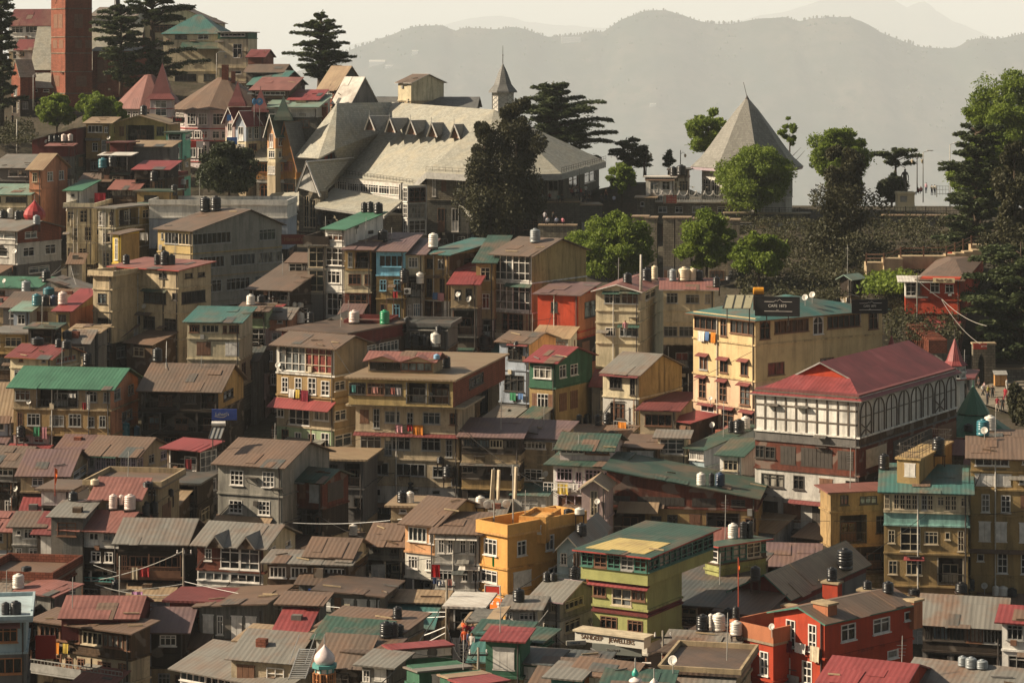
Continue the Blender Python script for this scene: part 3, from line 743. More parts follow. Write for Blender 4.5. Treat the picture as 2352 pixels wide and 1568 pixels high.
def make_dish(p,w,lab,face=(-.55,-.8)):
    root=thing('satellite_dish',lab,'satellite dish',p,0)
    m=MB(); r=w*.5; prof=[(r*k/5,(k/5)**2*r*.28) for k in range(6)]; prof[0]=(.001,0)
    m.lathe(prof+[(r*1.03,r*.26),(r*.6,r*.04),(.001,-.03)],16)
    rot=Vector((face[0]*random.uniform(.6,1.3),face[1],.45)).normalized().to_track_quat('Z','Y').to_matrix().to_4x4()
    mw=Matrix.Translation((0,0,r*.9))@rot
    m.obj('dish',plain('dish_paint',(.52,.49,.44),.5),root,smooth=True,mw=mw)
    a=MB(); a.tube([(0,-r*.8,r*.2),(0,-r*.1,r*.95)],.02); a.box(-.05,.05,-r*.15,r*.0,r*.88,r*1.02); a.obj('feed_arm',framemat('grey'),root,mw=mw)
    b=MB(); b.tube([(0,.02,-.5),(0,.06,r*.85)],.03); b.obj('mast',framemat('grey'),root)
    return root
def pole(D,zx,zyb,zyt,label,r=.09,arm=True,name='utility_pole',cat='pole',lamp=False,col=(.22,.19,.15),lean=0):
    b=W(px(zx),py(zyb),D); h=(zyb-zyt)/4*D/F; root=thing(name,label,cat,b)
    m=MB(); m.tube([(0,0,-2),(lean*h,0,h)],[r,r*.7],8); m.obj('shaft',plain('pole_grey_%d'%int(col[0]*100),col,.8),root,smooth=True)
    if arm:
        m=MB(); m.box(-.6,.6,-.05,.05,h-.5,h-.4); m.obj('crossarm',framemat('dark'),root)
        for x in(-.5,0,.5):
            m=MB(); m.lathe([(.05,h-.4),(.07,h-.3),(.03,h-.22),(.06,h-.16),(.001,h-.1)],8,(x,0,0)); m.obj('insulator',framemat('white'),root)
    if lamp:
        m=MB(); m.tube([(0,0,h-.05),(.25,0,h+.1),(.9,0,h+.22)],.04); m.obj('lamp_arm',framemat('grey'),root)
        m=MB(); m.box(.6,1.5,-.16,.16,h+.2,h+.34); m.obj('lamp_head',framemat('white'),root)
    return root,b+Vector((lean*h,0,h))
def wire(a,b,sag,label,r=.028,col=(.03,.028,.025),group=None,name='overhead_wire'):
    m=MB(); a=Vector(a); b=Vector(b); n=18
    m.tube([a.lerp(b,i/n)-Vector((0,0,sag*4*(i/n)*(1-i/n))) for i in range(n+1)],r,5)
    o=m.obj(name,plain('cable_%d'%int(col[0]*100),col,.35,.6)); return tag(o,label,'cable',group)
def text_obj(s,size,mat,parent,mw,ext=.015,font=None,name='lettering',align='CENTER',sx=1,shear=0):
    cu=bpy.data.curves.new(name,'FONT'); cu.body=s; cu.size=size; cu.extrude=ext; cu.align_x=align; cu.align_y='CENTER'; cu.shear=shear; cu.resolution_u=2
    t=bpy.data.objects.new('tmp_text',cu); me=bpy.data.meshes.new_from_object(t); bpy.data.objects.remove(t); me.materials.clear(); me.materials.append(mat)
    return put(name,me,parent,mw@Matrix.Diagonal((sx,1,1,1)))
def sign(label,D,x0,x1,y0,y1,texts,bg=(.3,.03,.02),th=0,frame=None,posts=0,name='sign_board',zpx=True,thick=.12,tc=(.7,.67,.6),sizes=None):
    """board whose lower left picture corner is x0,y1; texts: list of (string, rel x, rel y, rel height)"""
    X0,X1,Y0,Y1=(px(x0),px(x1),py(y0),py(y1)) if zpx else (x0,x1,y0,y1)
    p=W(X0,Y1,D); t=R(th); u1=(X1-CX)/F; L=(u1*D-p.x)/(math.cos(t)+u1*math.sin(t)) ; Hh=(Y1-Y0)/F*D
    root=thing(name,label,'sign',p,-t)
    m=MB(); m.box(0,L,0,thick,0,Hh); m.obj('panel',plain('sign_%02d_%02d_%02d'%tuple(int(c*99) for c in bg),bg,.5,.4,.08),root)
    if frame:
        m=MB(); e=.06
        m.box(-e,L+e,-.03,thick,-e,-.004); m.box(-e,L+e,-.03,thick,Hh+.004,Hh+e); m.box(-e,-.004,-.03,thick,-.004,Hh+.004); m.box(L+.004,L+e,-.03,thick,-.004,Hh+.004); m.obj('frame',framemat(frame),root)
    for i in range(posts):
        m=MB(); x=L*(i+.5)/posts; m.tube([(x,thick+.06,-.9),(x,thick+.06,Hh*.8)],.05); m.obj('post',framemat('dark'),root)
    for (s,rx,ry,rh) in texts:
        mw=Matrix.Translation((L*rx,-.02,Hh*ry))@Matrix.Rotation(R(90),4,'X')
        o=text_obj(s,Hh*rh,plain('letters_%02d%02d'%(int(tc[0]*99),int(tc[2]*99)),tc,.5,.3,.05),root,mw)
    return root,L,Hh
# ---------------------------------------------------------------- people
PMESH={}
def person_mesh(pose,shirt,trous,skirt=False):
    k=(pose,shirt,trous)
    if k in PMESH: return PMESH[k]
    if pose not in PMESH:
        v=[(0,0,.95)]; e=[]; r=[.145]
        def add(par,p,rad): v.append(p); e.append((par,len(v)-1)); r.append(rad); return len(v)-1
        s=add(0,(0,.01,1.18),.14); c=add(s,(0,.0,1.38),.15); n=add(c,(0,-.01,1.5),.06); hd=add(n,(0,-.02,1.60),.10); add(hd,(0,-.02,1.70),.085)
        st={'walk':(.22,-.2),'stand':(.03,-.02),'sit':(0,0),'sit2':(0,0)}[pose]
        for sx,f in((-1,st[0]),(1,st[1])):
            a=add(c,(sx*.2,0,1.40),.065); b=add(a,(sx*.25,f*.4,1.14),.05); h=add(b,(sx*.22,-.08+f*.3,.90),.038); add(h,(sx*.21,-.12+f*.3,.80),.03)
            if pose.startswith('sit'):
                q=add(0,(sx*.10,-.05,.90),.11); kx=add(q,(sx*.12,-.45,.92),.075); an=add(kx,(sx*.12,-.48,.50),.05); add(an,(sx*.12,-.60,.46),.045)
            else:
                q=add(0,(sx*.09,0,.86),.105); kx=add(q,(sx*.10,-f*.7-.02,.48),.07); an=add(kx,(sx*.10,-f*1.2+.04,.09),.048); add(an,(sx*.11,-f*1.2-.12,.04),.045)
        me=bpy.data.meshes.new('body'); me.from_pydata(v,e,[]); o=bpy.data.objects.new('tmp_body',me); COL.objects.link(o)
        sk=o.modifiers.new('skin','SKIN'); 
        for i,q in enumerate(me.skin_vertices[0].data): q.radius=(r[i],r[i]*.85)
        me.skin_vertices[0].data[0].use_root=True
        sb=o.modifiers.new('sub','SUBSURF'); sb.levels=1; sb.render_levels=1
        dg=bpy.context.evaluated_depsgraph_get(); PMESH[pose]=bpy.data.meshes.new_from_object(o.evaluated_get(dg)); bpy.data.objects.remove(o)
    me=PMESH[pose].copy(); me.name='person'; me.materials.clear()
    for nm,c in (('skin',(.25,.13,.08)),('shirt_%d%d%d'%tuple(int(c*99) for c in shirt),shirt),('trousers_%d%d%d'%tuple(int(c*99) for c in trous),trous),('hair',(.012,.01,.009))): me.materials.append(plain(nm,c,.8,.2,.1))
    mi=[]
    for p in me.polygons:
        x,y,z=p.center; ax=abs(x)
        if z>1.64 or (z>1.55 and y>.02): q=3
        elif z>1.47: q=0
        elif z>.93 and not(ax>.17 and z<1.1) : q=1
        elif ax>.165 and z>.74: q=0
        else: q=2 if z>.08 else 3
        if pose.startswith('sit') and z<=1.0: q=2 if z>.5 else 3
        mi.append(q)
    me.polygons.foreach_set('material_index',mi); me.polygons.foreach_set('use_smooth',[True]*len(mi)); PMESH[k]=me; return me
def person(X,Y,D,label,pose='stand',shirt=(.5,.48,.45),trous=(.04,.04,.05),rz=0,h=1.7,group=None):
    o=put('person',person_mesh(pose,shirt,trous)); o.location=W(X,Y,D)
    if pose.startswith('sit'): o.location.z-=.45*h/1.75
    o.rotation_euler=(0,0,rz); o.scale=(h/1.75,)*3; return tag(o,label,'person',group)
# ---------------------------------------------------------------- world, sun, camera
AZ=R(-91); EL=R(32)     # sun bearing from +Y (clockwise) and height
w=bpy.data.worlds.new('World'); SC.world=w; w.use_nodes=True; wn=w.node_tree
sky=wn.nodes.new('ShaderNodeTexSky'); sky.sky_type='NISHITA'; sky.sun_disc=False; sky.sun_elevation=EL; sky.sun_rotation=AZ%(2*math.pi)
sky.dust_density=7; sky.air_density=1.2; sky.ozone_density=1; sky.altitude=2000
mx=wn.nodes.new('ShaderNodeMix'); mx.data_type='RGBA'; mx.blend_type='MULTIPLY'; mx.inputs[0].default_value=1; mx.inputs[7].default_value=(1.0,.83,.62,1)
wn.links.new(sky.outputs[0],mx.inputs[6]); wn.links.new(mx.outputs[2],wn.nodes['Background'].inputs[0]); wn.nodes['Background'].inputs[1].default_value=SKY_STRENGTH
sl=bpy.data.lights.new('sun','SUN'); sl.energy=SUN_STRENGTH; sl.angle=R(.5); sl.color=(1,.85,.64)
so=bpy.data.objects.new('sun',sl); COL.objects.link(so)
so.rotation_euler=Vector((math.sin(AZ)*math.cos(EL),math.cos(AZ)*math.cos(EL),math.sin(EL))).to_track_quat('Z','Y').to_euler()
cd=bpy.data.cameras.new('camera'); co=bpy.data.objects.new('camera',cd); COL.objects.link(co); SC.camera=co
co.rotation_euler=(R(90),0,0); cd.sensor_fit='HORIZONTAL'; cd.sensor_width=36; cd.lens=F/2352*36; cd.shift_y=-(784-YH)/2352; cd.clip_start=1; cd.clip_end=80000
SC.view_settings.view_transform='Standard'; SC.view_settings.look='None'; SC.view_settings.exposure=EXPO; SC.view_settings.gamma=1
SC.cycles.max_bounces=6; SC.cycles.diffuse_bounces=3; SC.cycles.glossy_bounces=2; SC.cycles.transmission_bounces=2; SC.cycles.volume_bounces=1; SC.cycles.use_denoising=True
SC.cycles.caustics_reflective=False; SC.cycles.caustics_refractive=False
# ---------------------------------------------------------------- far hills and valley
hm=hillmat()
P1=[(300,260),(500,215),(600,190),(700,160),(803,115),(850,98),(920,72),(963,59),(1013,58),(1045,72),(1070,62),(1138,70),(1176,62),(1201,66),(1256,85),(1290,82),(1340,80),(1352,72),(1383,75),(1426,47),(1481,25),(1526,24),(1566,33),(1606,49),(1651,56),(1688,54),(1716,47),(1764,41),(1814,39),(1829,48),(1884,44),(1906,38),(1951,39),(2001,60),(2026,75),(2069,94),(2114,108),(2164,112),(2201,108),(2226,94),(2264,86),(2289,90),(2314,88),(2360,74),(2700,50)]
P2=[(600,140),(900,85),(1000,66),(1060,45),(1150,36),(1220,52),(1400,66),(1700,48),(1770,33),(1860,12),(1900,-6),(2045,-6),(2080,18),(2105,5),(2128,4),(2150,25),(2190,50),(2250,72),(2300,95),(2420,112),(2800,130)]
HV,hk,hn=hills('hills',HILL_D,P1,200,2600,-1120,.55,hm,3.1)
hills('hills',HILL_D*2.5,P2,500,2800,-1800,.5,hm,9.7,.8)
rng=np.random.default_rng(5); fm_=MB()
for q in range(1500):
    i=rng.integers(0,hn); j=4+(int(abs(rng.normal())*1.2) if q<700 else rng.integers(0,14)); a=Vector(HV[i*hk+j]); b=Vector(HV[(i+1)*hk+j]); p=a.lerp(b,rng.uniform())
    h_=rng.uniform(1.5,8)*(.4+1.1*max(0,mnoise.noise(Vector((p.x*.004,7,0)))+.4))*(1.0 if j<6 else .9)*HILL_D/7000; r_=h_*rng.uniform(.25,.5); n=5; bs=len(fm_.v)
    fm_.lathe([(r_*.5,-3),(r_,h_*.35),(r_*.8,h_*.7),(.05,h_)],n,p,phase=rng.uniform())
tag(fm_.obj('far_forest',leaves('dark')),'sparse forest of small trees along the hazy far ridge','forest',kind='stuff')
for (x,y,wd,ht,lab) in ((1312,83,46,11,'long low flat building on the hazy ridge saddle'),(1372,76,30,7,'low house beside trees on the hazy ridge'),(953,116,14,7,'small pale house high on the hazy hillside'),(866,139,36,22,'pale multi-storey building half way up the hazy hillside'),(893,150,16,8,'small pale roofed house below the multi-storey block on the hazy hillside'),(1500,238,14,4,'tiny pale roof in the hazy valley behind the slate cone')):
    # stands on the hill: march along the picture ray to the surface
    best=min(range(len(HV)),key=lambda i:abs((HV[i][0]/HV[i][1])*F+CX-x)+abs(YH-HV[i][2]/HV[i][1]*F-y-ht*.5)*1.5)
    D=HV[best][1]-14; p=W(x,y+ht,D); s=D/F; m=MB(); m.box(-wd*s/2,wd*s/2,0,12,-24,ht*s*.86); root=thing('far_house',lab,'house',p); m.obj('wall',wallmat('white',.2),root)
    m=MB(); m.plate((-wd*s/2-1,-1,ht*s*.86+.1),(wd*s/2+1,-1,ht*s*.86+.1),(wd*s/2+1,13,ht*s*1.05+.2),(-wd*s/2-1,13,ht*s*1.05+.2),.3); m.obj('roof',roofmat('white' if wd<40 else 'dgrey'),root)
# ================================================================ HOUSES, tile by tile (zoom pixels)
# ---- ridge top, first tile
tile(0,0)
H(490,80,470,None,225,[(120,'white','.W.L.'),(110,'white','.w.W')],('gA','maroon' if 'maroon' in ROOFC else 'dred',85),'white verandah house with dark red roof behind the church tower',M=9,fc='white',th=8)
H(478,150,370,None,450,[(110,'white','.w..w.')],('gA','dred',362),'small white house with dark maroon gable roof beside the church porch',M=6,th=8)
a=H(492,1250,1985,None,205,[(140,'cream','..W.w.')],('gB','brown',50),'cream top house with brown gable roof above the green roof',th=6,M=8,fc='dark')
b=H(484,1500,2030,None,300,[(95,'cream','..w..w..',''),(260,'cream','')],('h','teal',135),'cream hillside mansion with pale green hipped roof',th=5,M=12,fc='dark')
skirt(b,385,'dgreen','A',3.0,1.3,a=.35,b=1)
c=H(481,2000,2280,None,300,[(55,'green','.L.'),(270,'cream','...w.'),(120,'cream','..s.')],('f','white',0),'flat topped cream house with green glazed attic below the pale sky',th=5,M=9,fc='white')
merge(b,c)
H(488,835,1240,None,150,[(200,'dwhite','.W.W.')],('sA','grey',75),'pale flat roofed building behind the dark cedars',th=5)
H(470,2280,2420,None,520,[(150,'brick','')],('gA','dred',455),'dark red brick shed beside the cream mansion',th=8)
H(378,1010,1545,None,1135,[(170,'mustard','.s..b.O.W.'),(130,'dwood','.o.')],('gB','tan',1058),'ochre gable house with tan roof below the bright leafy tree',th=4,M=9,fc='dark')
H(376,790,1010,None,1135,[(130,'mustard','.L.w.'),(190,'mustard','..w.t.')],('sA','tan',1085),'ochre wing house with long white window adjoining the gable house',th=5,fc='white')
H(372,295,700,None,1290,[(130,'maroon','.')],('sXl','dbrown',1185),'low dark maroon shed with sloping edge carrying a row of tanks',th=4,M=7,fc='dark')
H(367,440,650,None,1345,[(90,'dred' if 'dred' in WALLC else 'maroon','')],('sA','pinkred',1328),'narrow shed with pinkish red sheet roof below the tank row',th=4,M=4)
k=H(372,1525,1680,1735,1225,[(95,'mint','.o.','.w'),(140,'mint','..d.','')],('f','dgreen',0),'mint green balcony house under the red lit sign',M=7,fc='white',rail='white')
sign('small dark sign with red letters above the mint balcony',371,1588,1697,1080,1124,[('BAR',.5,.5,.75)],(.03,.015,.012),tc=(.55,.04,.03),posts=1)
H(362,1190,1560,1640,1350,[(210,'dgrey','')],('sA','tan',1300),'dark grey walled building with pale slanting roof near the mint house',M=7)
H(360,1010,1170,None,1315,[(110,'maroon','')],('f','maroon' if 'maroon' in ROOFC else 'dred',0),'dark red cabin standing on the roofs below the ochre gable house',M=4)
H(352,930,1190,None,1430,[(150,'dwood','.O.')],('sA','white',1412),'open tank shelter with thin pale roof',M=5,fc='dark')
H(348,1240,1540,None,1560,[(70,'dwood','')],('sA','red',1487),'small shed with bright red corrugated roof beside the dark shrub tree',M=5)
H(360,-100,260,None,1545,[(120,'dgrey','..w')],('sA','grey',1428),'grey tin roofed hut at the end of the slope path',M=8)
# ---- ridge top, second tile
tile(1,0)
H(425,570,735,1000,815,[(130,'brick','.w.','..')],('gA','tan',606),'steep ochre corrugated roof house with dark gable beneath the tall cedar',over=.3,gcol='dstone')
H(414,700,870,1115,945,[(130,'dgrey','','')],('gA','white',706),'grey gabled house with one steep pale sheet roof',over=.2)
H(440,1305,1425,1725,755,[(170,'cream','','')],('gA','brown',680),'lone yellow house with brown gable roof against the hazy hills',pipes=0,fascia='white')
H(428,-60,215,450,770,[(110,'dwood','.W.','.w.W.')],('gA','teal',650),'house with teal roof and dark window wall left of the cedar',fc='grey')
H(432,-90,240,None,655,[(90,'dwood','.')],('gA','brown',590),'brown roofed house with a brick chimney behind the teal roof',M=8)
H(410,-40,300,None,830,[(70,'wood','.L.')],('sA','pinkred',720),'low house with faded pink sheet roof below the teal roof',M=8)
H(404,100,560,None,985,[(90,'dwhite','.')],('sA','lgreen',880),'flat pale roofed building with fenced terrace',M=9)
H(408,310,560,None,920,[(50,'dwhite','')],('sA','red',835),'narrow red and white roof building with steel frame behind the chimneys',M=6)
H(440,1040,2010,None,985,[(90,'dstone','')],('gA','dslate',890),'long dark slate roofed building behind the big hall',th=4,M=10,rk='slate')
# ---- upper left slope
tile(0,1)
H(346,270,380,620,-20,[(190,'salmon','.w.','..w..w.'),(410,'salmon','.w..','.....')],('gA','tan',-160),'tall salmon house with tan gable roof above the red onion dome',M=8.5,fc='white')
H(345,-200,262,None,222,[(110,'cream','.L..L.'),(170,'cream','')],('sA','lgreen',132),'cream house with pale green corrugated roof beside the salmon house',M=7,fc='dark',fascia='green')
H(318,-200,160,565,545,[(130,'dwhite|brick','.w','.w...'),(185,'dwhite','.w.','.w..w.'),(150,'dgrey','W.','.w.')],('gA','grey',468),'weathered pale gable house with rough brick attic below the red dome',M=10,fc='white')
H(336,615,850,1000,345,[(150,'ivory','t.t.','.t.'),(170,'ivory','.t.t','.w.'),(190,'ivory','t.w.','.t')],('f','grey',0,{'par':.5}),'tall ivory tenement with rows of narrow shafts and pipes',M=10,fc='cream',pipes=4,dirt=.8)
H(330,905,1060,1370,350,[(180,'ivory|gold','t.t','.o.w'),(200,'ivory|gold','.w.','.w.o.'),(170,'cream|gold','.t.','')],('f','grey',0),'cream tenement with metal duct and messy balconies',M=9,fc='cream',pipes=4,dirt=.8)
H(347,1020,1260,1390,165,[(110,'wood','L','.w'),(60,'wood','')],('gA','pinkred',85),'glazed rooftop room with rusty pink roof above the tenements',M=7,fc='dark')
H(343,610,735,900,185,[(120,'white','.s.',''),(60,'white','')],('sA','green',95),'small white house with bright green sloping roof',M=7)
H(352,745,1000,1100,90,[(90,'wood','..','')],('gA','brown',22),'low brown roofed attic house beside the salmon house',M=7)
H(354,1100,1560,None,70,[(110,'maroon','.w.w')],('f','brown',0,{'par':.5}),'dark red terrace block with tanks and teal cabin',M=7)
H(342,1260,1580,None,195,[(130,'mustard','.w..')],('f','dgreen',0),'yellow terrace house with green railing beside the glazed rooftop room',M=5,fc='dark')
H(318,1040,1110,1280,585,[(270,'yellow|mustard','.t.','...'),(90,'mustard','')],('sA','brown',545),'mustard bay house with small brown roof attached to the tenements',th=40,fc='white')
H(335,1370,2640,None,325,[(110,'white',''),(280,'bluegrey','')],('f','white',0,{'par':.6,'pc':'white'}),'long white parapet terrace building behind the brown roof',th=3,M=9,pipes=0,over=.1)
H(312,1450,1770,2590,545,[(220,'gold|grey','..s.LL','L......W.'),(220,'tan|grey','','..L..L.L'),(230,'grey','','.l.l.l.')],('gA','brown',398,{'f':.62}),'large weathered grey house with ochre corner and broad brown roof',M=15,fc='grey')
hb=H(281,1030,1640,1940,918,[(165,'beige','.s...s.','.s.s.'),(230,'beige','t.s..W^.s','.L..'),(240,'beige','.W.ss.W..W','..'),(60,'beige','')],('sA','pinkred',825),'four storey beige house with stained walls and thin red roof',M=9,fc='dark',pipes=4,fascia='red',dirt=.7,awn='dgreen')
hb2=H(280,855,1030,None,968,[(125,'beige','.'),(200,'beige','.w.'),(285,'beige','.w.')],('f','beige',0,{'par':.4}),'x',th=26,M=5,fc='dark',dirt=.7); merge(hb,hb2)
H(277,540,640,890,1290,[(190,'mustard|terracotta','.W.','....'),(80,'mustard|terracotta','','')],('sA','red',1098),'orange house with steep red sheet roof beside the beige house',M=9,fc='dark',pipes=0)
H(270,1720,2200,None,1395,[(150,'cream','.l.L..w.l'),(190,'cream','..p...p')],('sA','teal',1262),'cream house with brown windows under a teal sheet roof',th=8,M=8,fc='brown')
H(300,-160,330,None,1080,[(110,'dwhite','.w..w')],('sA','green',985),'low house with faded green flat roof among tanks',M=9,wear=.9)
H(292,470,800,None,1120,[(90,'grey','')],('sX','grey',1015),'long low shed with grey green strip roof sloping down',M=5)
H(286,30,250,320,1258,[(150,'dgrey','.w.','.s')],('sA','brown',1125),'grey hut with brown sheet roof below the green flat roof',M=7)
H(280,125,270,None,1290,[(185,'bluegrey','.w.')],('sA','lgreen',1215),'blue grey hut with pale lean-to roof',M=6)
H(282,285,545,None,1262,[(180,'ivory','.b..')],('f','sand' if 'sand' in ROOFC else 'tan',0),'tank platform on pale concrete above the orange barrel',M=5,pipes=2)
H(268,-120,260,None,1500,[(180,'mustard','.w.W.')],('f','grey',0),'low ochre and grey shop hut with flat roof',M=6,fc='cream')
H(266,260,500,None,1450,[(220,'dwood','.O.')],('sA','dgreen',1415),'dark timber lean-to behind steel mesh',M=5,fc='dark')
H(268,640,900,None,1490,[(130,'dgrey','.w..')],('sA','tan',1425),'narrow porch roof house under the orange wall',M=5)
# ---- middle upper
tile(1,1)
H(288,640,815,1165,540,[(160,'white','|W|','...s.'),(190,'black|white','g','w....'),(225,'white','|W|','....'),(240,'white','|g|','....')],('sA','green',388),'tall narrow white house with black framed windows and green shed roof',M=8,fc='white',wear=.8)
H(289,475,640,None,690,[(215,'grey','|g|'),(225,'grey','|g|'),(230,'dgrey','')],('f','grey',0,{'par':.9,'pc':'dwood'}),'narrow grey tower house with two large windows and railed top',M=7,fc='cream')
H(291,300,475,None,845,[(135,'dwood','gw'),(110,'dwood','.'),(190,'dwood','.o.')],('sA','rust',765),'timber sunroom house with white open casement under rusty eave',M=7,fc='white')
H(286.5,820,1055,None,728,[(185,'mustard','.t.o'),(205,'cream','.W.w'),(260,'brick','.g.')],('sA','plum',585),'yellowed verandah house with black tank on its ledge',M=8,fc='brown')
H(286,1105,1362,None,742,[(222,'blue','.L|'),(215,'mustard','.w..w.'),(240,'mustard','.s..w.')],('sA','plum',582),'bright sky blue upper storey house over ochre walls',M=9,fc='blue')
H(286.5,1375,1532,None,772,[(180,'cream','.W.'),(230,'grey','o'),(250,'grey','.w.l')],('sA','plum',635),'cream fronted narrow house with air conditioner and rack of pipes',M=8,fc='white')
q=H(286,1537,1775,2230,775,[(200,'ochre|wood','.w.w.','..w...'),(215,'ochre|wood','.t..t.',''),(270,'white|dgrey','|g..','')],('sA','teal',635),'ochre house with brick flank wall and white glazed bay at its foot',M=12,fc='dark',pipes=3)
H(281,1790,2030,None,1045,[(215,'tan','.w.w.'),(270,'tin','.O.'),(100,'dwood','')],('sA','red',860),'brown house under a steep bright red corrugated awning roof',M=8,fc='dark')
H(284,2022,2185,None,845,[(250,'mustard','.w.'),(260,'tan','.W.'),(200,'dgrey','.o')],('sA','dgreen',610),'narrow house with dark green strip roof beside the glazed house',M=10,fc='white')
H(279,95,300,432,1350,[(110,'salmon','..s.',''),(150,'pink','.w.','')],('gA','grey',1252),'small salmon pink house with grey gable roof',M=6)
H(278,-160,92,None,1292,[(90,'pgreen','.L.'),(60,'pgreen',''),(200,'pink','g')],('sA','brown',1225),'narrow green and pink house with glass front next to the teal roof',M=7,fc='white')
H(284,-60,310,None,1100,[(160,'dwood','.o.o')],('sA','brown',850),'long brown sheet roof sloping beneath the weathered grey house',th=20,M=10)
H(275,540,860,None,1420,[(110,'dwood','')],('gB','grey',1345),'low shed with grey gable and red striped edge',M=7)
H(263,235,830,1375,1500,[(110,'maroon','',''),(200,'wood','','.W.')],('f','dbrown',0),'dark maroon walled block behind the tall ochre front house',M=12,pipes=0)
H(272,850,1180,None,1420,[(110,'pink','L')],('f','dred',0,{'par':.4,'pc':'maroon'}),'pale pink terrace with red parapet',M=5,fc='white')
H(273,1320,1760,None,1440,[(190,'dgrey','..w..w.')],('f','dgrey',0,{'par':.3}),'dark yard block with grey terrace below the ochre houses',M=6)
# ---- middle right
tile(2,1)
gl=H(283,-168,182,680,775,[(260,'white|gold','gg','.'),(275,'white|gold','gg','.'),(250,'tan|gold','..g..','')],('gA','brown',612),'tall house with white glazed front and broad yellow gable wall',M=11,fc='white',dirt=.7)
H(277,235,610,775,1145,[(340,'red|terracotta','..s...','.w'),(60,'red|terracotta','','')],('sA','plum',1035),'deep red house with brown sheet roof beside the cream building',M=9,fc='dark',pipes=2)
cr=H(262,770,1165,1390,1100,[(190,'cream','..W^W^','.w.'),(110,'cream',''),(190,'cream','..w.W^','..'),(220,'cream','','')],('gB','pinkred',1040),'long cream stained building with pinkish red roof and tank racks',th=14,M=9,fc='grey',fascia='white',pipes=2,awn='dgreen')
cr2=H(266,1390,1860,None,1095,[(190,'cream','.W..W..w.'),(110,'cream',''),(200,'cream','WW..w.')],('sA','pinkred',1005),'x',th=4,M=8,fc='grey',fascia='white'); merge(cr,cr2)
tile(2,2)
H(266,-115,155,400,5,[(265,'bluegrey|peach','..W.','...'),(300,'bluegrey','.W.',''),(150,'dgrey','','')],('gA','brown',-95),'pale blue house with peeling wall and rusty brown roof',M=8,fc='dark')
H(255,160,400,735,182,[(250,'green','.W.','.w.w....'),(320,'mustard','.bWb.','.b.b....')],('gA','red',38),'green and mustard house with small red corrugated roof',M=9,fc='white',over=.5)
H(251,835,1165,1555,300,[(225,'cream|gold','..W..t.',''),(300,'dwhite|gold','..W..t','')],('gA','grey',102),'cream two storey house with rusty grey gable roof and bare yellow side wall',M=9,fc='dark',over=.3,dirt=.7)
H(246,1178,1510,1660,640,[(220,'sand','|.L.|','')],('sA','dred',533),'low plastered house with dark red lean-to roof',th=12,M=6,fc='brown')
cf=H(243,1665,2235,3402,-212,[(250,'cafe','|L.a.L|','.a.L.a.L..a.'),(330,'cafe','.q^..q^..q^.','.q...q....'),(260,'cafepink','.t^..t^..t^.',''),(240,'cafepink','.t^.t^.t^','')],('h','teal',-430,{'in':.8}),'big sandy yellow corner building with teal roof and arched windows',fc='brown',fascia='brown',over=.6,th=52,pipes=2,awn='dred',dirt=.35)
# green roof lilac house
lh=H(220,380,935,1050,1150,[(240,'white','.l.d.l.w.',''),(260,'white','.L..w.','')],('sA','dgreen',1030),'white and lilac house with two tier dark green roof and balcony',M=9,fc='lilac',over=.7,pipes=0)
l2=H(221.5,440,898,1010,985,[(85,'lilac','LL','')],('gA','dgreen',838),'x',M=7,fc='white',over=.5,pipes=0,ledge=False,ext=1); merge(lh,l2)
rail(lh,290,930,1290,1370,-1.0,'white')
H(212,640,865,930,1340,[(300,'pink','..t..',''),(260,'pink','.t.','')],('gB','tan',1262),'small salmon pink gable house with cream trimmed verge',th=12,M=6,fc='white',fascia='cream',over=.3)
sh=H(214,870,2245,None,1440,[(110,'rwood','p.pp.p..c.'),(310,'mustard','.o.w.w..b.o.w')],('sX','dgreen',1178),'long dark green roofed shack with maroon boards over mustard walls',th=10,M=9,fc='dark',over=.4,dirt=.8)
skirt(sh,1480,'tan','A',1.6,.7,a=.1,b=.34)
H(226,1055,1335,None,985,[(140,'wood','.pp.'),(110,'dwhite','..s.'),(150,'dwhite','..w.')],('sX','rust',970),'low house with fretted brown balcony panels and rusty roof',M=7,fc='white')
H(228,1340,1600,None,888,[(160,'cream','|g|'),(115,'sand',''),(200,'mustard','.w..')],('sA','grey',862),'beige house with big white glazed bay window',M=6,fc='white')
H(227,1630,1765,2235,990,[(165,'lblue|bluegrey','ll',''),(120,'dwhite|bluegrey','',''),(170,'dwood','.o','')],('sA','dgreen',822),'pale blue corner house with white casements under dark green roof',M=9,fc='white',pipes=0)
H(223,1910,2105,2245,1050,[(215,'white','.W.',''),(280,'sand','.o.','')],('sA','dgreen',905),'white panelled room with curtain window under dark green lean-to roof',M=7,fc='white')
H(231,70,425,565,895,[(150,'tan','.WW..w','..'),(90,'tan',''),(230,'tan','.W...','')],('sA','plum',742),'brown two storey house with wide window and plum sheet roof',M=9,fc='white',dirt=.8)
H(245,430,760,None,850,[(60,'tin','')],('f','rust',0),'low rusty shed with salmon hood and tanks',M=5)
tile(1,2)
th_=H(240,190,720,1020,48,[(275,'white|tan','|gg|',''),(205,'ochre|tan','.t.t.t.t.','w...'),(60,'ochre|tan',''),(225,'sand|tan','w.g.W.','w...'),(255,'pgreen|tan','.t.t.t.t.','w..')],('gA','brown',-75),'tall four storey house with white glazed top and red awning',M=9,fc='white',pipes=1,over=.55,dirt=.5)
skirt(th_,533,'red','A',1.4,.75)
ce=H(231,915,1860,2010,612,[(235,'sand','.b.t.W.t..W..w','.'),(250,'sand','.W.tW..W.t.','.'),(240,'sand','.L..L..W.d','.'),(160,'dwhite','.d..d..s..','.')],('f','sand' if 'sand' in ROOFC else 'tan',0),'massive weathered tenement with rows of windows and caged top verandah',M=10,fc='grey',over=.75,dirt=.8,pipes=2,th=12)
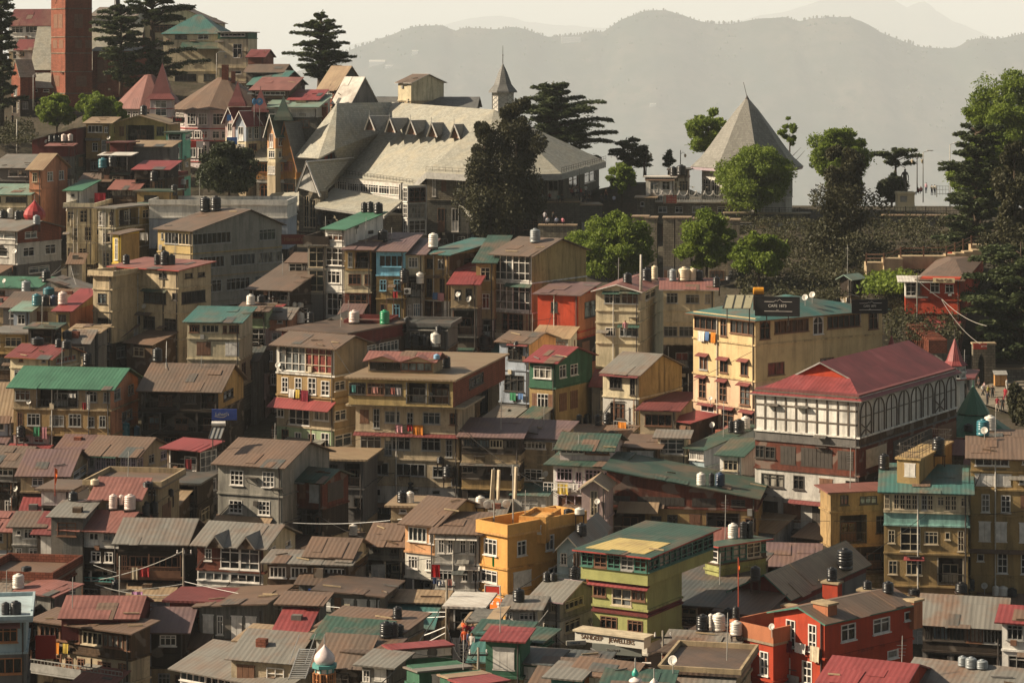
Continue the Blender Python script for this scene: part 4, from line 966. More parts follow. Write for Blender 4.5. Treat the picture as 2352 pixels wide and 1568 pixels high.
c2=H(230,850,1810,2290,365,[(232,'gold|brick','l|ll.o|o.','..w...')],('f','tan',0),'x',M=9,fc='dark',over=.35,ledge=False,ext=.1,pipes=0,th=13); merge(ce,c2)
c3=H(234,1030,1630,None,175,[(155,'tan','|LL|','...')],('gA','pinkred',92),'x',M=5,fc='dark',over=.4,ledge=False,ext=.3,pipes=0,th=12)
dormer(c3,990,1330,130,180,'pinkred','tan',-.4,3.5); dormer(c3,1330,1640,135,185,'pinkred','tan',-.4,3.5); merge(ce,c3)
H(229,1890,2420,None,885,[(150,'dwood','.LLL..L'),(85,'tan',''),(150,'dwood','W..W..w'),(90,'mustard',''),(190,'dwood','.o..d')],('sA','plum',722),'dark timber house with patched dull plum roof and posters in its windows',M=9,fc='dark',dirt=.8)
H(226,500,985,None,1095,[(260,'dgrey','..L..o.'),(300,'dgrey','.o..d')],('f','tan',0),'dark grey flat roofed block with firewood on its terrace',M=6,fc='dark')
H(212.5,250,610,850,1275,[(260,'rwood','.p.b.p.','.p.'),(270,'dwood','.o.o','..')],('gA','dgreen',1152),'ramshackle timber shack under torn dark green sheets',M=7,fc='dark',dirt=.9)
gh=H(211,-350,240,672,1140,[(285,'grey','..c...c.',''),(250,'grey','..c...c..',''),(120,'dgrey','')],('gA','rust',898),'grey concrete house with rust brown gable roof and tall white windows',M=9,fc='white',dirt=.7,pipes=1)
H(206,1240,1480,None,1520,[(120,'tan','.s.')],('f','tan',0),'small rooftop platform with two tanks below the weathered tenement',M=4)
tile(0,2)
g1=H(238,125,1015,1275,420,[(215,'tan|salmon','|W..O..W.w','.w..w.'),(235,'ochre|salmon','.t.W..W.W.w.w.','..w.'),(120,'pink|salmon','.w.w.o.W.','')],('gA','green',232),'long ochre house with bright green corrugated roof and open verandah',M=8,fc='grey',rail='dark',dirt=.7,pipes=3,fascia='green',over=.55)
H(240,1300,2005,2240,445,[(195,'dwood|mustard','.O..W.o','.w..'),(215,'dwood','oOo.','.'),(150,'dwood','.o.W','.')],('gA','brown',200),'old dark timber house with sagging galleries under brown sheet roof',M=9,fc='dark',dirt=.9)
H(258,95,470,742,145,[(110,'cream|tan','..s....s.','..L..'),(140,'cream|tan','.W.....',''),(80,'cream','')],('gA','dred',25),'cream house with dark red roof edged in orange above the green roof',M=8,fc='grey',fascia='orange')
H(241,-200,100,175,695,[(250,'bluegrey','...s.','.')],('gA','tan',370),'blue grey house end with steep pale corrugated roof',M=6)
H(224,805,1255,1530,1042,[(195,'lilac|sand','.w.aaaaaaaa|','w..w..w'),(130,'cream|sand','....ww.','')],('gA','rust',868),'pale pink house with a row of eight arched windows and rusty patched roof',M=9,fc='lilac',pipes=0)
H(222,1535,1835,1995,1002,[(235,'wood','.O.','g'),(240,'dgrey','.o.o','W')],('sA','red',918),'dark timber house with small bright red awning roof',M=6,fc='white',over=.5)
H(226,-200,150,430,1135,[(150,'dgrey','W.W.','.w'),(130,'dwood','.o.','')],('gA','brown',955),'grey low house with brown patched roof near the edge of the town',M=8)
H(218,190,610,800,1215,[(170,'tan','..w..w','.w'),(90,'dwood','','')],('gA','plum',985),'low house with sagging dull maroon roof behind the orange flag',M=8,dirt=.9)
H(210,380,640,None,1368,[(140,'lilac','.p.p.')],('f','brown',0),'lilac rooftop parapet room under the orange flag',M=4,ledge=False)
H(204,590,900,None,1460,[(120,'dwood','.')],('sX','plum',1500),'low maroon shed roof with tank frame beside the lilac parapet',M=6)
H(206,820,1450,None,1345,[(130,'tan','.w...s')],('f','brown',0,{'par':.4,'pc':'tan'}),'brown walled yard terrace with roofed tank frames',M=6)
H(216,1440,1810,None,1310,[(200,'dwood','.o.O')],('f','dgrey',0),'dark timber annex of the red awning house',M=5,fc='dark')
tile(3,2)
rr=H(216,-120,835,1730,512,[(375,'white|dwhite','',''),(85,'dgrey|wood','',''),(265,'rwood|rwood','ww.p.pp.p.','.p.pp.p'),(260,'dwhite|dwood','.W.w..b..w','.w..w'),(270,'dwhite|dwood','.p.p..pW.','')],('f','dred',0),'large half timbered building with broad red gablet roof',th=31,fc='dark',over=.0,ledge=True,dirt=.6,pipes=1,rail='dark')
tl=H(206,1065,1840,None,1395,[(185,'cream','t.tttt.tt.wtt.w'),(120,'turq',''),(260,'mustard','.w.g.W.s..t.'),(300,'mustard','.w..W^...o.'),(200,'mustard','')],('sA','teal',1150),'ochre house with turquoise band and teal roof carrying a terrace tower',th=9,M=9,fc='cream',over=.5,dirt=.6,pipes=2)
tt=H(208,1185,1390,1690,1092,[(190,'mustard','..p.','')],('f','mustard',0),'x',M=4.6,over=.15,ledge=False,ext=.5,pipes=0,th=24)
rl=MB(); e=.05
for (xa,xb,ya,yb) in ((-tt.L,0,0,0),(0,0,0,tt.M),(-tt.L,0,tt.M,tt.M),(-tt.L,-tt.L,0,tt.M)):
    for zz in (.5,.95): rl.box(xa-.02,xb+.02,ya-.02,yb+.02,tt.HT+.17+zz-.04,tt.HT+.17+zz)
    n=10
    for i in range(n+1): x=xa+(xb-xa)*i/n; y=ya+(yb-ya)*i/n; rl.box(x-.015,x+.015,y-.015,y+.015,tt.HT+.165,tt.HT+1.1)
rl.obj('railing',framemat('dark'),tt.root)
merge(tl,tt)
ob=H(212,480,575,1200,1388,[(180,'ochre','','..w..W..w'),(320,'ochre','','..o..W.'),(260,'dwood','','.o..O')],('sX','pinkred',1330),'ochre house with pinkish rusty roof joined to the teal roofed house',th=76,M=8,fc='dark',dirt=.8,over=.4,pipes=0)
H(209,1862,2420,2480,1068,[(130,'mustard','.L...s.',''),(170,'mustard','.ppp..w.',''),(240,'mustard','..t..t..b',''),(300,'mustard','..p.p...p',''),(260,'mustard','.s..t..t',''),(150,'mustard','')],('gA','rust',905),'tall ochre plaster house with lattice vent and bricked up windows',th=10,M=9,fc='white',dirt=.6,pipes=2)
H(228,1690,2420,None,1060,[(60,'tan','')],('sA','pinkred',930),'low rooms with faded pinkish roofs behind the ochre plaster house',th=12,M=9)
H(222,2020,2420,None,915,[(70,'rwood','p.p')],('sA','rust',830),'rusty roofed lean-to below the green kiosk',M=7)
tile(0,3)
H(206,-220,95,None,155,[(180,'tan','..w.'),(220,'bluegrey','..W')],('gA','pinkred',-15),'grey and tan house end with faded red roof',M=8,fc='white')
H(205,115,385,420,130,[(170,'dwhite','.s.W.',''),(160,'grey','.w..W','')],('sA','brown',15),'weathered grey house with open white casements near the red painted shop',M=8,fc='white',dirt=.8)
H(204,390,510,None,180,[(260,'dwood','.p.'),(60,'dgrey','')],('gA','dred',-10),'narrow dark gable house squeezed beside the balcony house',M=6)
bh=H(200,510,1085,1360,158,[(165,'dwhite','o.d.w.',''),(215,'dwood','o..w.w.',''),(120,'dwood','.o','')],('gA','pinkred',-25),'house with glazed double balcony under a wide red striped roof',M=10,fc='white',over=.5,rail='teal',dirt=.7)
H(196,1090,1690,1862,272,[(95,'dwood','',''),(235,'dwood','.t.LL..','..'),(190,'dwood','..w..w.','')],('gA','grey',50),'dark timber house with arched glazing under grey sheet roof',M=8,fc='wood' if 'wood' in FRAMEC else 'brown',dirt=.9)
dm=H(194,1812,2420,2712,312,[(245,'rwood|cream','..w..gg.','.t..s.'),(150,'dwhite|cream','LL','...'),(160,'dgrey|cream','.o.o','')],('gA','grey',92),'timber fronted house with grey roof two little gables and cream end wall',M=9,fc='white',dirt=.6)
dormer(dm,1905,2050,210,320,'grey','wood',-.5,4); dormer(dm,2185,2340,220,330,'grey','wood',-.5,4)
H(186,195,500,695,765,[(190,'tin','.s...','..'),(90,'tin','','')],('sA','pinkred',655),'patched tin shed with faded pinkish red roof',M=7,dirt=.8)
H(190,-150,450,None,640,[(70,'brick','')],('f','rust',0,{'par':.6,'pc':'brick'}),'brick terrace wall yard carrying a white tank',M=6)
H(184,-200,190,None,935,[(60,'dgrey','')],('f','dgrey',0),'dark concrete tank deck beside the tin shed',M=5)
pk=H(178,345,1200,1380,1102,[(255,'wood','.LL.LL.w','.'),(215,'sand','w..w.w.w...W.w.','.'),(140,'sand','.')],('sA','rust',1040),'timber and plaster house with big raised pinkish rust roof and red panel',M=8.5,fc='brown',dirt=.8,over=.5)
p2=H(180,565,1250,1385,962,[(150,'maroon','','')],('gA','pinkred',762),'x',M=8,over=.25,ledge=False,ext=.5,pipes=0); merge(pk,p2)
sign('plain bright red panel on the timber house wall',176.5,325,512,1130,1345,[],(.36,.025,.015))
H(172,-150,240,None,995,[(290,'lblue','..W^.'),(300,'dgrey','.L.'),(100,'dgrey','')],('f','lblue',0,{'par':.25,'pc':'lblue'}),'pale blue rendered house with orange brown window and small red hood',th=-9,M=7,fc='orange',awn='pinkred',dirt=.3)
H(182,1390,1700,1800,1075,[(230,'dwood','..W..','.'),(120,'dwood','','')],('gA','plum',865),'dark hut with white latticed window under plum sheet roof',M=7,fc='white',dirt=.9)
H(186,1560,2000,None,830,[(130,'maroon','')],('f','dred',0),'maroon wall shed under the overhead cables',M=4)
H(184,1830,2420,None,890,[(380,'tin','.p.w..p.p..'),(60,'tin','')],('sXl','rust',840),'shanty wall of patched tin sheets with yellow faded poster',th=12,M=6,dirt=.9)
gr=H(170,1655,2600,None,1585,[(200,'dwhite','LLLL')],('gA','grey',1255),'wide grey sheet roofed hall with white latticed windows',th=36,M=11,fc='white',over=.6)
tile(1,3)
H(191,485,855,1005,395,[(95,'cream','..b...','.'),(80,'wood','','')],('gA','rust',228),'small cream house with steep rusty roof and white tank behind',M=7,fc='dark')
H(190,105,845,None,482,[(215,'wood','.L..L..LL.'),(170,'dgrey','.o..O.')],('sA','grey',375),'long low front with white and brown windows below the cream rusty roof house',th=9,M=5,fc='white',dirt=.8)
H(196,1040,1345,None,292,[(145,'tin','.w..w.'),(210,'dwood','.p.o'),(160,'white','..b.')],('gA','rust',98),'dark timber house with rusty two sheet roof and hanging tarpaulin',th=12,M=8,fc='dark',dirt=.9)
ph=H(194,1370,1642,2130,108,[(275,'peach|gold','|.L.w|',''),(235,'offwhite|gold','.W..w.',''),(180,'dgrey','..o','')],('gA','rust',-140),'peach house with rust red roof and row of white framed windows',M=8,fc='white',dirt=.5)
H(192,1645,2045,None,200,[(280,'dwhite','.w^.w^..w^.w^.'),(240,'dwhite','.W...w^.w^'),(150,'dgrey','.o.o')],('sA','rust',20),'dirty white house with hooded casements and drying laundry',M=9,fc='white',awn='white',pipes=2)
yt=H(190,2060,2310,3000,225,[(300,'orange','.W..','..w....w......'),(230,'orange','W.','.p...d....'),(170,'orange','.w','.d..')],('f','orange',0,{'par':.75,'pc':'orange'}),'bright yellow orange corner building with terrace parapet',th=45,fc='white',over=.25,dirt=.25,pipes=0)
ytb=H(192,2420,2660,2800,105,[(120,'orange','..p.','')],('f','orange',0,{'par':.3,'pc':'orange'}),'x',M=4,over=.05,ledge=False,ext=.5,pipes=0); merge(yt,ytb)
H(184,570,1140,None,770,[(190,'tin','.p.b.p.p.p'),(60,'tin','')],('sX','dbrown',715),'long shanty hut of grey tin with faded yellow panels',th=12,M=5,dirt=.9)
H(186,1130,1700,None,830,[(150,'tin','.p..p')],('sA','tan',785),'low shanty row with pale sheet roof beside the cable pole',th=8,M=4)
H(180,230,575,None,850,[(200,'tin','.p.p.')],('sA','rust',760),'patched shanty with rusty pale sheet roof near the green shop front',th=10,M=6,dirt=.9)
H(172,610,1330,1540,1100,[(90,'grey','','')],('sA','rust',915),'broad brown corrugated roof of the market sheds',th=20,M=9,wear=.8)
H(174,-150,635,None,1232,[(60,'tin','')],('sA','tan',1080),'long pale ribbed market roof with sunlit patch',th=18,M=8)
H(166,670,1140,None,1215,[(130,'tin','.w.p')],('sA','dgreen',1140),'shanty roof of dull green and grey sheets',th=14,M=6,dirt=.9)
H(164,855,1190,None,1300,[(240,'tin','.t.p.d')],('sA','dbrown',1170),'tin stall with dark sheet roof in the bazaar',th=20,M=6,dirt=.9)
H(160,975,1240,None,1420,[(170,'tin','d.p.')],('sA','grey',1300),'little grey stall hut beside the red roofed stall',th=22,M=4,dirt=.8)
H(163,1180,1258,1800,1272,[(90,'tin','','p.p..p'),(150,'green','','')],('sX','red',1228),'bazaar stall with long bright red ribbed roof',th=70,M=9,over=.15,ledge=False,pipes=0)
H(156,1385,1500,1960,1470,[(160,'green','','.p')],('sX','grey',1430),'bazaar stall with long grey sheet roof below the red one',th=68,M=8,over=.2,pipes=0)
H(152,1690,1780,2020,1530,[(150,'dgreen' if 'dgreen' in WALLC else 'green','','')],('sX','tan',1500),'short stall with tan and green roof at the lane edge',th=66,M=5,over=.15,pipes=0)
H(148,1790,1960,2235,1600,[(120,'green','','')],('sX','red',1545),'low stall with red ribbed roof at the bottom of the bazaar lane',th=60,M=6,over=.15,pipes=0)
H(176,1780,2060,None,880,[(220,'dwood','.o.')],('f','white',0),'pale awning stall crowded with goods beside the cable pole',M=4)
H(170,1920,2180,None,1010,[(120,'tin','o')],('sX','tan',1050),'stall with patchwork tan awning above the crowded lane',M=4)
H(158,2110,2440,None,1190,[(330,'green','.p.')],('sA','red',1120),'green corrugated stall with red roof strip beside the lane',th=14,M=6,over=.3)
H(163,2040,2440,None,1135,[(120,'green','')],('sA','dgreen',1050),'stall with dark green ribbed roof above the red roof strip',th=14,M=6)
tile(2,3)
jw=H(176,740,1242,1560,660,[(245,'lgreen','W.gW','..'),(50,'maroon',''),(240,'lgreen','..W...W.',''),(110,'offwhite',''),(230,'dgrey','.O','')],('f','lgreen',0),'x',th=30,M=10,fc='brown',over=0,pipes=0,dirt=.25)
j2=H(175.5,632,1246,1850,415,[(150,'wood|wood','ggggg','gggggg'),(105,'lgreen','','')],('sA','dgreen',232),'x',th=30,fc='green',over=.45,fascia='red',ledge=False,ext=.05,pipes=0,dirt=.25,base_ground=False)
jw.root['label']='lime green jeweller building with glazed top floor and dark green roof'; merge(jw,j2)
skirt(jw,645,'red','A',.5,.25)
tlt=MB(); zz=[]
for (fx,fy) in ((-.97,.04),(-.08,.04),(-.08,.42),(-.86,.42)): zz.append((fx*j2.L,fy*j2.M,j2.HT+.14+ (j2.rz-j2.HT)*fy))
tlt.plate(*zz,.05); 
tl_=tlt.obj('roof_light',roofmat('yellow'),jw.root); tl_.matrix_local=jw.root.matrix_world.inverted()@Matrix.Translation((j2.P.x,j2.P.y,j2.zb))@Matrix.Rotation(-j2.th,4,'Z')
H(191,1850,1900,2335,318,[(160,'wood','g','gggw'),(60,'lgreen','','')],('sX','dgreen',300),'lower glazed annex with red roof edge behind the jeweller building',th=52,M=7,fc='green',fascia='red',over=.4,pipes=0)
gy=H(178,220,440,745,790,[(205,'grey','.w..w.','.W..'),(210,'dwhite','w.w.w.','.W..'),(110,'grey','','')],('gA','grey',612),'grey panelled two storey house with ribbed grey roof beside the lime building',M=8,fc='cream',fascia='pink',over=.5,dirt=.5)
H(190,415,625,880,330,[(245,'lblue','.w..w','.'),(60,'lblue','','')],('gB','grey',215),'small pale blue gable house with worn grey roof',M=6,fc='white',over=.3,th=14)
H(182,1268,1890,2352,872,[(175,'wood','.W.o..w.',''),(190,'dwhite','.L..W.','')],('sA','dgrey',555),'long house under a wide dark slate coloured sheet roof',M=14,fc='dark',over=.4,dirt=.8,th=17)
H(168,1430,1580,2025,1300,[(180,'brick|tan','.p','..'),(90,'brick|tan','','')],('sA','dbrown',1195),'plastered hut under split brown boards with yellow corner',M=7,over=.3,th=24)
H(170,1435,2040,None,1235,[(80,'tin','')],('sA','grey',1130),'grey sheet roofed shed below the tank frame',th=14,M=6)
H(176,-60,235,None,890,[(160,'dwhite','w.ww'),(110,'dwhite','')],('sA','grey',815),'white fronted shop house with grey roof behind the lane',th=10,M=6,fc='white')
H(166,-60,250,None,1190,[(60,'green','')],('sA','dgreen',1100),'stall with red and green ribbed roof by the clinic sign',th=24,M=6)
H(158,20,330,None,1395,[(230,'green','.p.')],('sA','dgrey',1275),'corner stall with dark roof and rusty box chimney',th=22,M=5)
H(158,330,800,None,1420,[(130,'green','')],('sA','dgrey',1330),'dark green stall with flat grey awning roof',th=16,M=5)
H(152,590,1070,None,1500,[(150,'salmon','.p')],('gA','rust',1350),'stall with rust striped gable roof in front of the jeweller sign',th=26,M=6)
H(152,360,600,None,1530,[(120,'teal','.')],('sA','grey',1440),'small stall roof wedged between the dark and rust roofs',th=20,M=4)
H(150,870,1420,None,1600,[(120,'teal','')],('sA','dgreen',1480),'low green canvas roofed stall behind the minarets',th=10,M=5)
H(154,1415,2050,None,1500,[(150,'tan','')],('f','dbrown',0,{'par':.3,'pc':'tan'}),'brown rooftop yard with a grey dish beside the red building',th=14,M=6)
tile(3,3)
rd=H(168,55,520,1330,1000,[(345,'red','..t..t.','..w..w..s'),(300,'red','.t..t..','w...s.'),(160,'red','','')],('gB','brown',862,{'f':.55}),'bright red brick building with white sash windows and green gable edge',fc='white',fascia='green',over=.35,dirt=.3,pipes=1,th=48)
r2=H(169.2,-335,48,None,1225,[(330,'red','..t..t.'),(300,'red','..t..t')],('f','sand' if 'sand' in ROOFC else 'tan',0,{'par':.95,'pc':'terracotta'}),'x',th=48,M=8,fc='white',over=.12,dirt=.25,pipes=0); merge(rd,r2)
for a_ in ((455,592,825,965,1.2),(1240,1380,792,900,9.0)): chimney(rd,*a_,'terracotta','tan')
rb=H(183,-330,190,900,760,[(110,'maroon','','')],('gB','tan',562,{'f':.6}),'red gabled back wing with green verge and long tan roof',th=30,over=.35,fascia='green',pipes=0,ledge=False)
chimney(rb,520,660,640,800,4,'red','tan'); chimney(rb,845,985,712,790,8,'terracotta','tan'); chimney(rb,145,245,857,915,-3,'brick','tan')
H(155,430,1190,None,1690,[(60,'red','')],('gA','red',1350),'long shed with bright red ribbed roof in front of the red building',th=26,M=9,over=.2)
H(154.5,1200,2600,None,1760,[(60,'dgrey','')],('gA','grey',1400),'long shed with patched grey and olive sheet roof',th=26,M=9,over=.2,wear=.9)
H(182,1420,2145,2200,1030,[(280,'dwood','.w..LL.LL.',''),(260,'dgrey','.o.O.',''),(120,'dgrey','')],('gA','grey',762),'dark timber house with patched grey green roof beside the red building',M=11,th=16,fc='dark',dirt=.9,wear=1)
H(172,2150,2600,None,1010,[(280,'white','.W.W'),(280,'white','.W.w'),(100,'white','')],('gA','red',858),'white rendered house with red ribbed roof at the edge of the street',th=18,M=8,fc='grey',dirt=.4)
H(200,-150,440,None,500,[(110,'dwood','.o')],('sA','plum',305),'low shed with dull dark plum roof below the half timbered building',th=8,M=9)
# ================================================================ LANDMARKS (display pixels)
def rel(base,pts): return [tuple(W(*p)-base) for p in pts]
def slab(mb,P,t=.28):
    """thick polygonal roof plane, u level, v up the slope"""
    P=[Vector(p) for p in P]; n=Vector((0,0,0))
    for i in range(1,len(P)-1): n+=(P[i]-P[0]).cross(P[i+1]-P[0])
    n.normalize(); n=n if n.z>0 else -n
    u=Vector((0,0,1)).cross(n); u=u.normalized() if u.length>1e-4 else Vector((1,0,0)); v=n.cross(u)
    uv=[(p.dot(u),p.dot(v)) for p in P]; i=len(mb.v); k=len(P)
    mb.v.extend([tuple(p) for p in P]+[tuple(p-n*t) for p in P])
    mb.f.append(list(range(i,i+k))); mb.uv.append(uv); mb.m.append(0)
    mb.f.append(list(range(i+2*k-1,i+k-1,-1))); mb.uv.append(uv[::-1]); mb.m.append(0)
    for a in range(k): b=(a+1)%k; mb.f.append([i+a,i+k+a,i+k+b,i+b]); mb.uv.append([uv[a],uv[a],uv[b],uv[b]]); mb.m.append(1)
def roofpart(root,base,name,polys,mats,t=.28):
    mb=MB()
    for P in polys: slab(mb,rel(base,P),t)
    return mb.obj(name,mats,root)
def adopt(root,h): # a House volume becomes part of a landmark
    class Q: pass
    q=Q(); q.root=root; merge(q,h)
def facet_windows(root,cx,cy,R_,n,phase,z,w,h,tok,fc,per=1):
    ap=R_*math.cos(math.pi/n)
    for q in range(n):
        a=2*math.pi*(q+.5+phase)/n; nx,ny=math.cos(a),math.sin(a)
        if ny>.25: continue
        wid=2*R_*math.sin(math.pi/n)
        for k in range(per):
            off=((k+.5)/per-.5)*wid*.9
            px_,py_=cx+nx*(ap+.10)-ny*off,cy+ny*(ap+.10)+nx*off
            mw=Matrix.Translation((px_,py_,z))@Matrix.Rotation(a+math.pi/2,4,'Z')@Matrix.Translation((-w/2,0,0))
            o=put('window',window_mesh(tok,w,h,fc),root,mw); put('pane',pane_mesh(w,h),o)
SL=roofmat('slate','slate',.5); DSL=roofmat('dslate','slate',.5); TRIM=framemat('grey')
# ---------------- the great slate hall
hb_=W(900,540,385); hall=thing('slate_hall','huge stone hall with pale slate roof and a row of five small dormers','hall',hb_); GROUND.append(tuple(hb_))
tile(1,1)
clere=H(383,724,1330,None,120,[(165,'dwhite','.WWWWWW')],('f','slate',0),'x',th=58,M=8,fc='white',over=0,pipes=2,ledge=False,ext=1,base_ground=False)
aisle=H(374,545,1165,1340,412,[(70,'stone','',''),(180,'stone','.a.a...a.','..')],('f','slate',0),'x',th=57,M=8,fc='white',over=0,pipes=0)
bay=H(372,1352,1392,1570,150,[(150,'dwhite','|g|','|g|'),(150,'dwhite','|g|','|g|'),(150,'dwhite','|g|','|g|'),(160,'stone','','')],('f','slate',0),'x',th=62,fc='white',over=0,pipes=0,ledge=False)
rwall=H(377,1572,1960,None,20,[(250,'stone','..t..b....W.'),(300,'dstone','...d..d...')],('f','slate',0),'x',th=6,M=12,fc='white',over=0,pipes=1)
lw=H(390,70,400,None,345,[(200,'stone','..w..w.')],('f','slate',0),'x',th=12,M=5,fc='dark',over=0,pipes=0)
pt=H(386,395,590,640,190,[(380,'stone','.|tt|.','')],('f','slate',0),'x',th=24,M=4,fc='cream',over=0,pipes=0,ledge=False)
tile(2,1)
rw2=H(384,-420,470,800,30,[(240,'dstone','....W..g.d.','.w.w.')],('f','slate',0),'x',th=10,M=9,fc='white',over=0,pipes=0)
for q in (clere,aisle,bay,rwall,lw,pt,rw2): adopt(hall,q)
E0=(788,404,402);E1=(948,425,380);E1b=(978,396,377);E2=(1100,403,371);E3=(1290,399,374);E4=(1392,371,394);E5=(1330,352,414);Rr=(1135,252,393);Rl=(900,235,420);Tp=(774,237,404);Tv=(769,344,397)
roofpart(hall,hb_,'nave_roof',[[E0,E1,E1b,Rr,Rl],[Rl,Rr,(1200,300,430),(960,290,445)]],[SL,TRIM])
roofpart(hall,hb_,'hip_roof',[[E1b,E2,Rr],[E2,E3,Rr],[E3,E4,Rr],[E4,E5,Rr],[E5,(1200,300,430),Rr]],[SL,TRIM])
roofpart(hall,hb_,'transept_roof',[[Tp,(676,361,400),(731,364,396),Tv],[Tp,Tv,(788,404,403),(885,300,412),Rl]],[SL,TRIM])
roofpart(hall,hb_,'porch_roof',[[(704,370,386),(735,451,385),(789,405,403),(812,361,404)],[(704,370,386),(812,361,404),(760,395,408),(678,441,387)]],[SL,framemat('white')],.2)
roofpart(hall,hb_,'aisle_roof',[[(722,474,384),(882,497,371),(925,460,376),(766,431,395)],[(604,470,392),(686,482,387),(690,440,391),(628,444,398)]],[SL,TRIM],.35)
roofpart(hall,hb_,'side_roof',[[(1055,470,374),(1106,500,370),(1104,530,368),(1098,520,368)],[(606,466,391),(624,444,391),(655,441,391),(640,458,391)]],[SL,TRIM],.15)
for i in range(5):
    ax=[(848,266),(895,271),(943,276),(991,281.5),(1043,285)][i]; D=[405,402,399,396,392.5][i]; s=D/F
    m=MB(); P=rel(hb_,[(ax[0],ax[1],D-4.5),(ax[0]-11.5,ax[1]+33,D-4),(ax[0]+13,ax[1]+34,D-5.5),(ax[0]+49,ax[1]-1,D+9)])
    ap,lf,rt_,bk=[Vector(p) for p in P]
    d=(bk-ap); slab(m,[ap,rt_,rt_+d*.32+Vector((0,0,.6)),bk],.12); slab(m,[ap,bk,lf+d*.55+Vector((0,0,.9)),lf],.12)
    dm_=m.obj('dormer',[DSL,framemat('white')],hall)  # darker slate than the nave: the dormers' shade is put into the colour
    g=MB(); k=Vector((.3,.55,0)); g.face([lf+k,rt_+k,ap+k-Vector((0,0,.25))]); g.obj('vent',framemat('brown'),dm_)
    g=MB(); g.tube([lf+Vector((0,-.05,0)),ap+Vector((0,-.05,.02)),rt_+Vector((0,-.05,0))],.09,4); g.tube([ap,ap+Vector((0,0,.8))],.05,4); g.obj('trim',framemat('white'),dm_)
g=MB(); P=rel(hb_,[(678,442,386.6),(704,370,385.6),(736,452,384.6)]); g.tube(P,.16,4); g.obj('barge_board',framemat('white'),hall)
g=MB(); P=rel(hb_,[(686,432,386.3),(728,444,385.3),(705,385,386.5)]); g.face(P); g.obj('gable',wallmat('dwhite'),hall)
for (a,b) in ((E0,E1),(E1,E1b),(E1b,E2),(E2,E3),(E3,E4)):
    m=MB(); A,B=[Vector(p) for p in rel(hb_,[a,b])]; o=Vector((0,-.12,0)); m.face([A+o,B+o,B+o-Vector((0,0,.9)),A+o-Vector((0,0,.9))]); m.face([A+o,B+o,B,A]); m.obj('fascia',framemat('grey'),hall)
for (a,b) in ((E0,E1),(E1b,E2),(E3,E4)):
    m=MB(); A,B=[Vector(p)+Vector((0,.3,.1)) for p in rel(hb_,[a,b])]; n=max(3,int((B-A).length/1.1))
    for h_ in(.35,.7): m.tube([A+Vector((0,.3,h_)),B+Vector((0,.3,h_))],.03,4)
    for i in range(n+1): p=A.lerp(B,i/n); m.tube([p+Vector((0,.3,-.1)),p+Vector((0,.3,.72))],.03,4)
    m.obj('snow_guard',framemat('dark'),hall)
# lattice turret of the hall
tb=W(1155,290,396); s=396/F; tu=thing('lattice_turret','slim turret with white lattice drum and dark cone spire','turret',tb)
m=MB(); m.lathe([(1.7,-1.5),(1.7,5.4)],8,phase=.5); d=m.obj('drum',wallmat('dwhite',.2),tu)
l=MB()
for q in range(8):
    a0,a1=[2*math.pi*(q+.5+k)/8 for k in(0,1)]; A=Vector((math.cos(a0),math.sin(a0),0))*1.73; B=Vector((math.cos(a1),math.sin(a1),0))*1.73
    for k in range(4):
        for j in range(2):
            za=2.5+k*.7; p,q_=(A,B) if j else (B,A); l.tube([p+Vector((0,0,za)),q_+Vector((0,0,za+.9))],.045,4,cap=False)
    l.tube([A,A+Vector((0,0,5.4))],.08,4)
l.obj('lattice',framemat('grey'),d)
m=MB(); m.lathe([(2.35,5.1),(2.3,5.35),(1.45,6.3),(.75,8.1),(.05,9.5)],8,phase=.5); m.obj('spire',DSL,tu)
m=MB(); m.tube([(0,0,9.3),(0,0,12.2)],[.07,.03]); m.lathe([(.01,10.6),(.13,10.75),(.01,10.9)],8); m.obj('finial',framemat('dark'),tu)
# ---------------- timber fronted gable house beside the hall
tile(1,0)
wg=H(401,5,255,None,1475,[(170,'owood','.|LL|'),(30,'dwhite',''),(170,'stone','.a.a.')],('sA','slate',1230),'orange timber balcony house with slate roof next to the hall',th=8,M=8,fc='orange',over=.5,rk='slate',pipes=0)
wg2=H(400,195,368,470,1450,[(190,'owood','|W|',''),(250,'stone','|t|','')],('gB','dslate',1118),'x',th=30,M=9,fc='orange',over=.7,rk='slate',fascia='orange',gcol='owood',pipes=0); merge(wg,wg2)
# ---------------- conical slate pavilion
gb=W(1716,470,398); s=398/F; gz=thing('slate_pavilion','round pavilion under a tall eight sided slate cone roof','pavilion',gb)
z0=(470-382)*s; HH=(382-224)*s; R0=132*s
m=MB(); m.lathe([(R0*r,z0+HH*z) for r,z in ((1,0),(.82,.135),(.655,.31),(.43,.57),(.2,.82),(.012,1))],8,phase=.15); m.lathe([(.01,z0-.1),(R0,z0-.02)],8,phase=.15); m.obj('roof',roofmat('mslate','slate',.5),gz)
m=MB(); m.lathe([(.45,z0+HH*.955),(.02,z0+HH*1.03)],8); m.tube([(0,0,z0+HH),(-.55,0,z0+HH+2.3)],.04); m.obj('finial',framemat('dark'),gz)
m=MB(); m.lathe([(R0*.8,-2),(R0*.8,z0)],8,phase=.15); m.obj('wall',wallmat('dwhite',.5),gz)
facet_windows(gz,0,0,R0*.8,8,.15,1.2,2.0,2.8,'W','white',2)
m=MB(); m.lathe([(R0*.98,z0-.45),(R0*1.0,z0-.05)],8,phase=.15); m.obj('fascia',framemat('lilac'),gz)
